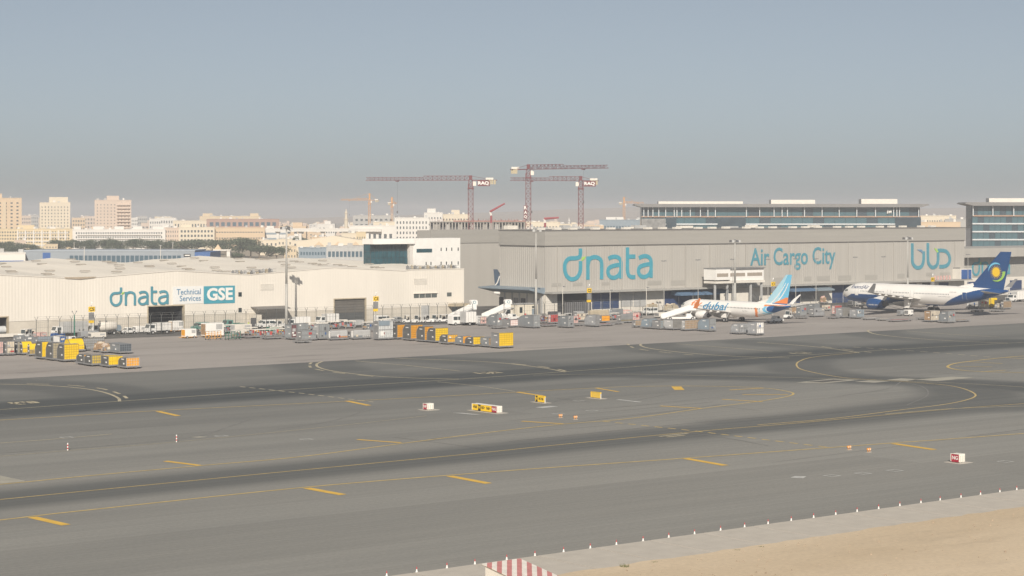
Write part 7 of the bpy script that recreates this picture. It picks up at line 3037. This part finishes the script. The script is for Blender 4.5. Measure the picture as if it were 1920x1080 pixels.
def crane(x, ytop, d, jib, cjib, yaw, label, m=MAROON, sign=True, apex=False, thick=1.0, vert_sign=False, cabside=1):
    """ytop: row of the jib's lower chord at the mast; yaw turns the jib about the mast, 0 = towards +x"""
    z = zy(ytop, d)
    t = thing('tower_crane', label, 'crane', gd(x, d, 0), 0, 'tower cranes')
    q = MB()
    lattice(q, (0, 0, 0), (0, 0, z - 1.5), 1.9 * thick, 1.9 * thick, int(z / 2.0), 0.17 * thick)
    q.build('mast', m, t)
    q = MB()
    lattice(q, (0, 0, z - 3.2), (0, 0, z), 1.5 * thick, 1.5 * thick, 2, 0.2 * thick)
    q.bb(-1.2 * thick, 1.2 * thick, -1.2 * thick, 1.2 * thick, z - 3.5, z - 3.0)
    q.build('slewing_unit', m, t)
    f = Vector((cos(yaw), sin(yaw), 0))
    q = MB()
    lattice(q, (f.x * 0.6, f.y * 0.6, z), (f.x * jib * 0.45, f.y * jib * 0.45, z), 1.4 * thick, 1.7 * thick, int(jib * 0.45 / 1.7), 0.14 * thick, True)
    lattice(q, (f.x * jib * 0.45, f.y * jib * 0.45, z), (f.x * jib, f.y * jib, z), 1.3 * thick, 1.15 * thick, int(jib * 0.55 / 1.6), 0.12 * thick, True)
    q.build('jib', m, t)
    q = MB()
    b = -f
    q.bar(b * 0.3 + Vector((0, 0, z)), b * cjib + Vector((0, 0, z)), 0.35 * thick)
    q.bb(-0.6, 0.6, -0.6, 0.6, z + 0.1, z + (1.9 if not apex else 6) * thick)
    q.bar(Vector((0, 0, z + (1.7 if not apex else 6))), b * cjib * 0.8 + Vector((0, 0, z + 0.2)), 0.12)
    if apex:
        q.bar(Vector((0, 0, z + 6)), f * jib * 0.6 + Vector((0, 0, z + 1)), 0.12)
    q.build('counter_jib', m, t)
    q = MB()
    for k in range(3):
        c = b * (cjib - 0.8 - 1.0 * k)
        q.bb(c.x - 0.4, c.x + 0.4, c.y - 0.5, c.y + 0.5, z - 1.6, z + 0.1)
    q.build('counterweight', TANF, t)
    q = MB()
    c = b * (cjib * 0.72)
    q.bb(c.x - 1.5, c.x + 1.5, c.y - 0.5, c.y + 0.5, z + 0.2, z + 1.0)
    q.build('machinery_box', OFFW, t)
    q = MB()
    cx = cabside * 1.5
    q.prism([(cx - 0.6, z - 2.2), (cx + 0.6, z - 2.2), (cx + 0.7, z - 1.2), (cx + 0.5, z - 0.5), (cx - 0.6, z - 0.5)], -1.4, -0.3, 'y')
    q.build('operator_cab', OFFW, t)
    if sign:
        c = b * (cjib * 0.50)
        q = MB()
        q.bb(c.x - 2.4, c.x + 2.4, c.y - 0.75, c.y - 0.62, z - 2.3, z - 0.1)
        pn = q.build('sign_board', MAROON, t)
        wall_text(pn, 'RAQ', WHITE, c.x - 2.2, z - 2.0, 4.2, 1.6, c.y - 0.80, 0.04)
    if vert_sign:
        for k, ch in enumerate('RAQ'):
            q = MB()
            zc = z - 15.5 - 1.75 * k
            q.bb(-1.75, -0.35, -1.2, -1.08, zc, zc + 1.7)
            pn = q.build('sign_board', MAROON, t)
            wall_text(pn, ch, WHITE, -1.6, zc + 0.2, 1.1, 1.3, -1.25, 0.03)
    q = MB()
    c = f * jib * 0.7
    q.bb(c.x - 0.7, c.x + 0.7, c.y - 0.4, c.y + 0.4, z - 0.5, z - 0.15)
    tr = q.build('trolley', m, t)
    q = MB()
    q.bar((c.x, c.y, z - 0.4), (c.x, c.y, z - 12), 0.06)
    q.bb(c.x - 0.25, c.x + 0.25, c.y - 0.15, c.y + 0.15, z - 13, z - 12)
    q.build('hook_rope', DGREY, tr)
    return t


crane(882.5, 338, 780, 41.5, 10.3, pi - 0.10, 'maroon tower crane with jib reaching left, signboard on its tail', cabside=1)
crane(990.5, 317.5, 760, 36, 8.4, -0.62, 'maroon tower crane tallest, jib reaching right', sign=False, vert_sign=True, cabside=1)
crane(1089, 339, 800, 29, 7.4, pi + 0.22, 'maroon tower crane at right with jib reaching left', cabside=-1)
crane(693, 375.5, 1700, 25, 8, pi - 0.1, 'small far orange tower crane left of the building site', ORSTEEL, False, True, 0.95)
crane(735, 381.5, 1750, 6.5, 5, 0.9, 'small far orange tower crane seen end on', ORSTEEL, False, True, 0.9)
crane(1170, 381, 1900, 20, 5, 0.25, 'far orange tower crane beside the glass offices', ORSTEEL, False, True, 1.0)

# ------------------------------------------------------------------ glass office buildings
OFG = mat('office_glass', (0.05, 0.105, 0.125), 0.2, 0.35, 0.15, spec=0.6)
OFG2 = mat('office_glass_dark', (0.035, 0.055, 0.07), 0.2, 0.3, 0.15, spec=0.6)
COPPER = mat('copper_band', (0.34, 0.22, 0.15), 0.5, 0.15, 0.5)
ROOFG = mat('roof_slab_grey', (0.20, 0.195, 0.19), 0.6, 0.1, 0.1)
FINW = mat('white_fin', (0.55, 0.57, 0.58), 0.4, 0.05)


def glass_office(label, x0, x1, yroof, d, fins, floors, name, over, sgn=None, copper=()):
    X0, X1 = (x0 - 960) * d / FPX, (x1 - 960) * d / FPX
    w = X1 - X0
    zt = zy(yroof, d)
    t = thing('glass_office', label, 'office building', ((X0 + X1) / 2, d, 0), 0, 'glass offices')
    q = MB()
    q.bb(-w / 2, w / 2, 1.6, 14, 0, zt - 1.2)
    q.build('core', OFG2, t)
    q = MB()
    q.prism([(-w / 2 - over, zt - 0.2), (-w / 2, zt - 1.3), (w / 2, zt - 1.3), (w / 2 + over, zt - 0.2), (w / 2 + over - 1, zt + 0.5), (-w / 2 - over + 1, zt + 0.5)], -3.2, 16, 'y')
    q.build('roof_slab', ROOFG, t)
    z = zt - 1.3
    fh = 4.0
    for k in range(floors):
        h = fh * (1.25 if k == 0 else 1.0)
        n = 26
        for i in range(n):
            a, b = -w / 2 + w * i / n, -w / 2 + w * (i + 1) / n
            if b < -w / 2 + w * 0.998 or True:
                link('glass_panel', unit_box('glass_panel', OFG if (i * 7 + k * 3) % 5 else OFG2), t, ((a + b) / 2, 0.3 + (0.9 if k == 0 else 0), z - h / 2), None, (w / n - 0.12, 0.3, h - 0.5))
        z -= h
        q = MB()
        q.bb(-w / 2, w / 2, -0.5, 0.6, z - 0.35, z + 0.35)
        q.build('floor_band', (COPPER if k == 0 else FINW), t)
    for x in fins:
        xx = (x - 960) * d / FPX - (X0 + X1) / 2
        q = MB()
        q.bb(xx - 0.22, xx + 0.22, -0.9, 0.1, zt - 6.4, zt - 1.31)
        q.build('white_fin', FINW, t)
    return t, w, zt, (X0 + X1) / 2


t, w, zt, cx = glass_office('long dark glass office with wide roof overhang behind the hangar', 1203, 1726, 384, 1060, (1207, 1215, 1224, 1235, 1248, 1264, 1269, 1278, 1294, 1313, 1327, 1341, 1399, 1424, 1451, 1466, 1476, 1508, 1541, 1573, 1606, 1641, 1675, 1681, 1686, 1722), 4, '5W', 4.2)
for x0, x1, y0 in ((1236, 1395, 377.5), (1448, 1531, 374.5), (1618, 1686, 373)):
    q = MB()
    q.bb((x0 - 960) * 1060 / FPX - cx, (x1 - 960) * 1060 / FPX - cx, 5, 13, zt + 0.4, zy(y0, 1060))
    q.build('roof_plant', OFFW, t)
for x0, x1 in ((1249, 1268), (1345, 1398), (1678, 1726)):
    q = MB()
    q.bb((x0 - 960) * 1060 / FPX - cx, (x1 - 960) * 1060 / FPX - cx, -1.2, 0.0, 0, zt - 6.6)
    q.build('dark_bay', OFG2, t)
q = MB()
q.bb((1203 - 960) * 1060 / FPX - cx, (1248 - 960) * 1060 / FPX - cx, -1.0, 0.0, 0, zt - 7.4)
q.build('screen_wall', mat('grey_screen', (0.22, 0.22, 0.215), 0.6, 0.3, 0.6), t)
wall_text(t, '5W', WHITE, (1663 - 960) * 1060 / FPX - cx, zt - 4.6, 2.7, 1.9, -0.2, 0.05)
t, w, zt, cx = glass_office('glass office with white floor bands at the right picture edge', 1823, 2100, 381, 1000, (1824, 1861, 1900), 8, '', 4.4)
q = MB()
q.bb((1860 - 960) * 1000 / FPX - cx, (2050 - 960) * 1000 / FPX - cx, 6, 13, zt + 0.4, zy(371.5, 1000))
q.build('roof_plant', OFFW, t)
block('dark narrow slab beside the right glass office', 1811, 1822, 430, 1004, DGREY, 0, 0, 6, name='dark_slab')
block('cream long building with dark arches between the offices', 1727, 1792, 405.5, 1400, CRW, 2, 14, 24, CW, (0.4, 0.3), zlo=0.6, zhi=0.95)
block('tan low building below the cream arches', 1727, 1800, 417.5, 1250, TANW, 0, 0, 20, name='tan_building')
block('grey sloping-roof building left of the right office', 1772, 1822, 412, 1300, GRW, 0, 0, 20, name='grey_building')
# right middle distance in front of the ridge
block('blue-grey terminal building left of the glass offices', 1124, 1206, 413, 1500, BLUGREY, 2, 14, 20, CWB, (0.6, 0.35), name='terminal', roofs=((0.35, 0.4, 2.4),))
block('tan long block before the ridge', 1095, 1132, 424, 1300, TANW, 2, 8, 14)
block('white site hut row left of the right crane', 965, 1026, 428, 1050, WHW, 1, 10, 8, CW, (0.4, 0.4), name='site_hut', zlo=0.7)
block('cream small block right of the level boom', 1045, 1075, 421, 1400, CRW, 2, 6, 14)
block('white block with dark windows below the right crane', 1068, 1098, 427, 1150, WHW, 1, 8, 10, CW, (0.5, 0.3), zlo=0.7)
block('pale terrace behind the tallest crane', 985, 1048, 417, 1600, CRW, 2, 10, 14)

# far low houses, one beside another along the skyline
def house_proto(m, k):
    q = thing('far_house', 'pale low house among the far city rooftops', 'house', (0, 0, -500), 0, 'far city rooftops')
    b = MB()
    b.bb(-5, 5, 0, 9, 0, 9)
    b.bb(-5.1, 5.1, -0.1, 9.1, 9, 9.4)
    b.build('wall', m, q)
    for r in range(2):
        for c in range(4):
            link('window', unit_box('window', CW), q, (-3.6 + 2.4 * c, 0, 3.0 + 3.2 * r), None, (1.1, 0.12, 1.2))
    b = MB()
    b.bb(-2 + k, 1.5 + k, 3, 6, 9.4, 11.3)
    b.build('roof_room', m, q)
    return q


protos = [house_proto(m, k) for k, m in enumerate((CRW, WHW, TANW, PINKW))]
first = [True] * 4
RH = random.Random(5)
spots = []
for i in range(150):
    x = RH.uniform(500, 830) if i < 66 else (RH.uniform(0, 420) if i < 104 else RH.uniform(975, 1205))
    d = RH.uniform(1600, 3400)
    spots.append((x, d))
for i, (x, d) in enumerate(spots):
    k = i % 4
    lab = 'pale %s low house in the far skyline, %s' % (('cream', 'white', 'tan', 'pinkish')[k], 'between viaduct and cranes' if i < 66 else ('above the left mid-rise flats' if i < 104 else 'before the desert ridge'))
    grp = lab.split(', ')[0] + ('s middle', 's left', 's right')[0 if i < 66 else (1 if i < 104 else 2)]
    sx, sz = RH.uniform(0.9, 2.4), RH.uniform(0.75, 1.7)
    if first[k]:
        o = protos[k]
        o.location = gd(x, d, 0)
        o.scale = (sx, 1, sz)
        o['label'] = lab
        o['group'] = grp
        first[k] = False
    else:
        clone(protos[k], lab, gd(x, d, 0), 0, grp, (sx, 1, sz))

# desert ridge
RIDGE = surf_mat('ridge_sand', (0.40, 0.30, 0.21), (0.52, 0.41, 0.30), 0.01, (1, 1, 1), bump=0.0)
q = MB()
nx, ny = 60, 8
for j in range(ny + 1):
    for i in range(nx + 1):
        x = -9000 + 19500 * i / nx if False else -1500 + 4800 * i / nx
        y = 5200 + 2600 * j / ny
        p = min(1.0, max(0.0, (x + 1000) / 1400)) * min(1.0, max(0, (3200 - x) / 1200))
        h = 44 * p * sin(pi * min(1, j / ny * 0.75)) * (1 + 0.06 * sin(x * 0.004) + 0.03 * sin(x * 0.017 + j))
        q.v.append((x, y, h - 0.3))
for j in range(ny):
    for i in range(nx):
        a = j * (nx + 1) + i
        q.f.append((a, a + 1, a + nx + 2, a + nx + 1))
        q.m.append(0)
rd = q.build('desert_ridge', RIDGE, None, True)
tag(rd, 'low tan desert ridge on the horizon behind the cranes', None, kind='structure')

# ------------------------------------------------------------------ trees
LEAF = [mat('leaf_dark', (0.045, 0.065, 0.035), 0.8, 0.3, 0.4), mat('leaf_mid', (0.075, 0.095, 0.05), 0.8, 0.3, 0.4), mat('leaf_dusty', (0.10, 0.115, 0.07), 0.8, 0.3, 0.4)]
BARK = mat('bark', (0.16, 0.12, 0.08), 0.9, 0.2)


def tree_proto(seed, wid, hgt, label, loc):
    rr = random.Random(seed)
    t = thing('leafy_tree', label, 'tree', loc, 0, 'trees behind the cream shed')
    b = MB()
    b.tube((0, 0, 0), (0.1, 0, hgt * 0.35), 0.35, 0.24, 8)
    for k in range(5):
        a = rr.uniform(0, 6.28)
        b.tube((0.1, 0, hgt * (0.25 + 0.03 * k)), (wid * 0.3 * cos(a), wid * 0.3 * sin(a), hgt * rr.uniform(0.55, 0.75)), 0.16, 0.05, 6)
    b.build('trunk', BARK, t)
    lobes = []
    for k in range(11):
        a, r = rr.uniform(0, 6.28), wid * 0.33 * sqrt(rr.random())
        lobes.append((r * cos(a), r * sin(a), hgt * rr.uniform(0.38, 0.78), wid * rr.uniform(0.16, 0.27), hgt * rr.uniform(0.13, 0.22)))
    b = MB()
    for k in range(2600):
        lx, ly, lz, lr, lh = lobes[k % 11]
        while True:
            p = Vector((rr.uniform(-1, 1), rr.uniform(-1, 1), rr.uniform(-1, 1)))
            if 0.35 < p.length < 1.0:
                break
        c = Vector((lx + p.x * lr, ly + p.y * lr, lz + p.z * lh))
        s = rr.uniform(0.16, 0.42)
        n = Vector((rr.uniform(-1, 1), rr.uniform(-1, 1), rr.uniform(-0.6, 1))).normalized()
        e1 = n.orthogonal().normalized()
        e2 = n.cross(e1)
        b.add([c + e1 * s, c + e2 * s * 0.8, c - e1 * s, c - e2 * s * 0.8], [(0, 1, 2, 3)], k % 3)
    o = b.build('crown', LEAF, t)
    return t


TREES = [(8, 1310, 15, 9.5, 'dark tree at the left picture edge'), (36, 1300, 16, 9, 'second tree from the left edge'), (62, 1290, 14, 8, 'low tree right of the pink villa'), (110, 1350, 17, 10.5, 'tree before the yellow mid-rise flats'),
         (132, 1320, 16, 11, 'tree at the gap between yellow and white flats'), (155, 1330, 16, 10, 'tree left before the long white flats'), (178, 1340, 17, 10.5, 'second tree before the long white flats'),
         (200, 1320, 16, 11.5, 'third tree before the long white flats'), (224, 1300, 16, 11, 'fourth tree before the long white flats'), (250, 1330, 17, 11.5, 'fifth tree before the long white flats'), (276, 1310, 16, 10.5, 'sixth tree before the long white flats'),
         (300, 1320, 17, 11, 'tree below the peach mid-rise block'), (322, 1340, 16, 10, 'tree left below the arched-window block'), (346, 1310, 16, 10.5, 'tree middle below the arched-window block'), (370, 1330, 17, 11, 'tree right below the arched-window block'),
         (398, 1300, 16, 11, 'tree behind the white pavilion'), (424, 1320, 17, 11.5, 'tree left below the tan banded block'), (448, 1250, 20, 13, 'broad tree middle below the tan banded block'), (470, 1230, 22, 13.5, 'broad tree right below the tan banded block'),
         (486, 1210, 16, 9, 'low tree left of the round tree'), (519, 1130, 15, 9.8, 'single round dark tree before the cream villas'), (545, 1180, 12, 6.5, 'small tree right of the round tree'), (556, 1450, 16, 11, 'tree under the viaduct at left'),
         (575, 1460, 14, 10, 'tree under the viaduct in the middle'), (604, 1450, 16, 11, 'tree under the viaduct at right'), (20, 1250, 14, 7.5, 'low tree before the pink villa'), (440, 1120, 12, 6.0, 'small tree right of the pavilion'), (385, 1130, 11, 5.5, 'small tree left of the pavilion')]
tp = []
for i, (x, d, w, h, lab) in enumerate(TREES):
    if i < 5:
        tp.append(tree_proto(i + 3, 16, 10, lab, gd(x, d, 0)))
        tp[-1].scale = (w / 16, w / 16, h / 10)
    else:
        clone(tp[i % 5], lab, gd(x, d, 0), R.uniform(0, 6), None, (w / 16 * 1.15, w / 16, h / 10))
# a palm by the viaduct
t = thing('palm_tree', 'lone palm tree rising above the viaduct', 'palm tree', gd(537, 1380, 0), 0)
b = MB()
H = zy(428, 1380)
b.tube((0, 0, 0), (0.3, 0, H), 0.35, 0.25, 8)
b.build('trunk', BARK, t)
b = MB()
for k in range(26):
    a = k * 2.4
    el = 0.9 - 1.3 * ((k * 0.37) % 1)
    pts = [Vector((0.3, 0, H))]
    for j in range(1, 5):
        r = 0.85 * j
        pts.append(Vector((0.3 + cos(a) * r, sin(a) * r, H + r * el - 0.10 * r * r)))
    side = Vector((-sin(a), cos(a), 0))
    for j in range(4):
        w0, w1 = (0.15, 0.45, 0.5, 0.4, 0.05)[j], (0.15, 0.45, 0.5, 0.4, 0.05)[j + 1]
        b.add([pts[j] + side * w0, pts[j] - side * w0, pts[j + 1] - side * w1, pts[j + 1] + side * w1], [(0, 1, 2, 3)])
b.build('fronds', LEAF[0], t)
# thin poles in the yard behind the shed
for x, yt, d, lab in ((158, 463, 760, 'white pole before the logistics shed at left'), (301, 460, 760, 'white pole before the logistics shed at right'), (324, 455, 900, 'white pole behind the logistics shed end'), (139, 455, 1000, 'thin lamp pole among the left trees')):
    t = thing('yard_pole', lab, 'pole', gd(x, d, 0), 0, 'yard poles')
    b = MB()
    H = zy(yt, d)
    b.tube((0, 0, 0), (0, 0, H), 0.16, 0.10, 8)
    b.build('shaft', OFFW, t)
    b = MB()
    b.bar((-0.6, 0, H), (0.6, 0, H), 0.12)
    b.build('cross_arm', LGREY, t)
# ------------------------------------------------------------------ haze
g = MB()
g.bb(-9000, 9000, -60, 12000, -1.0, 62)
hz = bpy.data.materials.new('hazy_air')
hz.use_nodes = True
nt = hz.node_tree
nt.nodes.clear()
mo = nt.nodes.new('ShaderNodeOutputMaterial')
pv = nt.nodes.new('ShaderNodeVolumePrincipled')
pv.inputs['Color'].default_value = (0.84, 0.88, 0.95, 1)
pv.inputs['Density'].default_value = 0.00026
pv.inputs['Anisotropy'].default_value = 0.1
nt.links.new(pv.outputs[0], mo.inputs['Volume'])
haze = g.build('haze', hz)
tag(haze, 'thin pale haze over the whole airfield', None, kind='stuff')
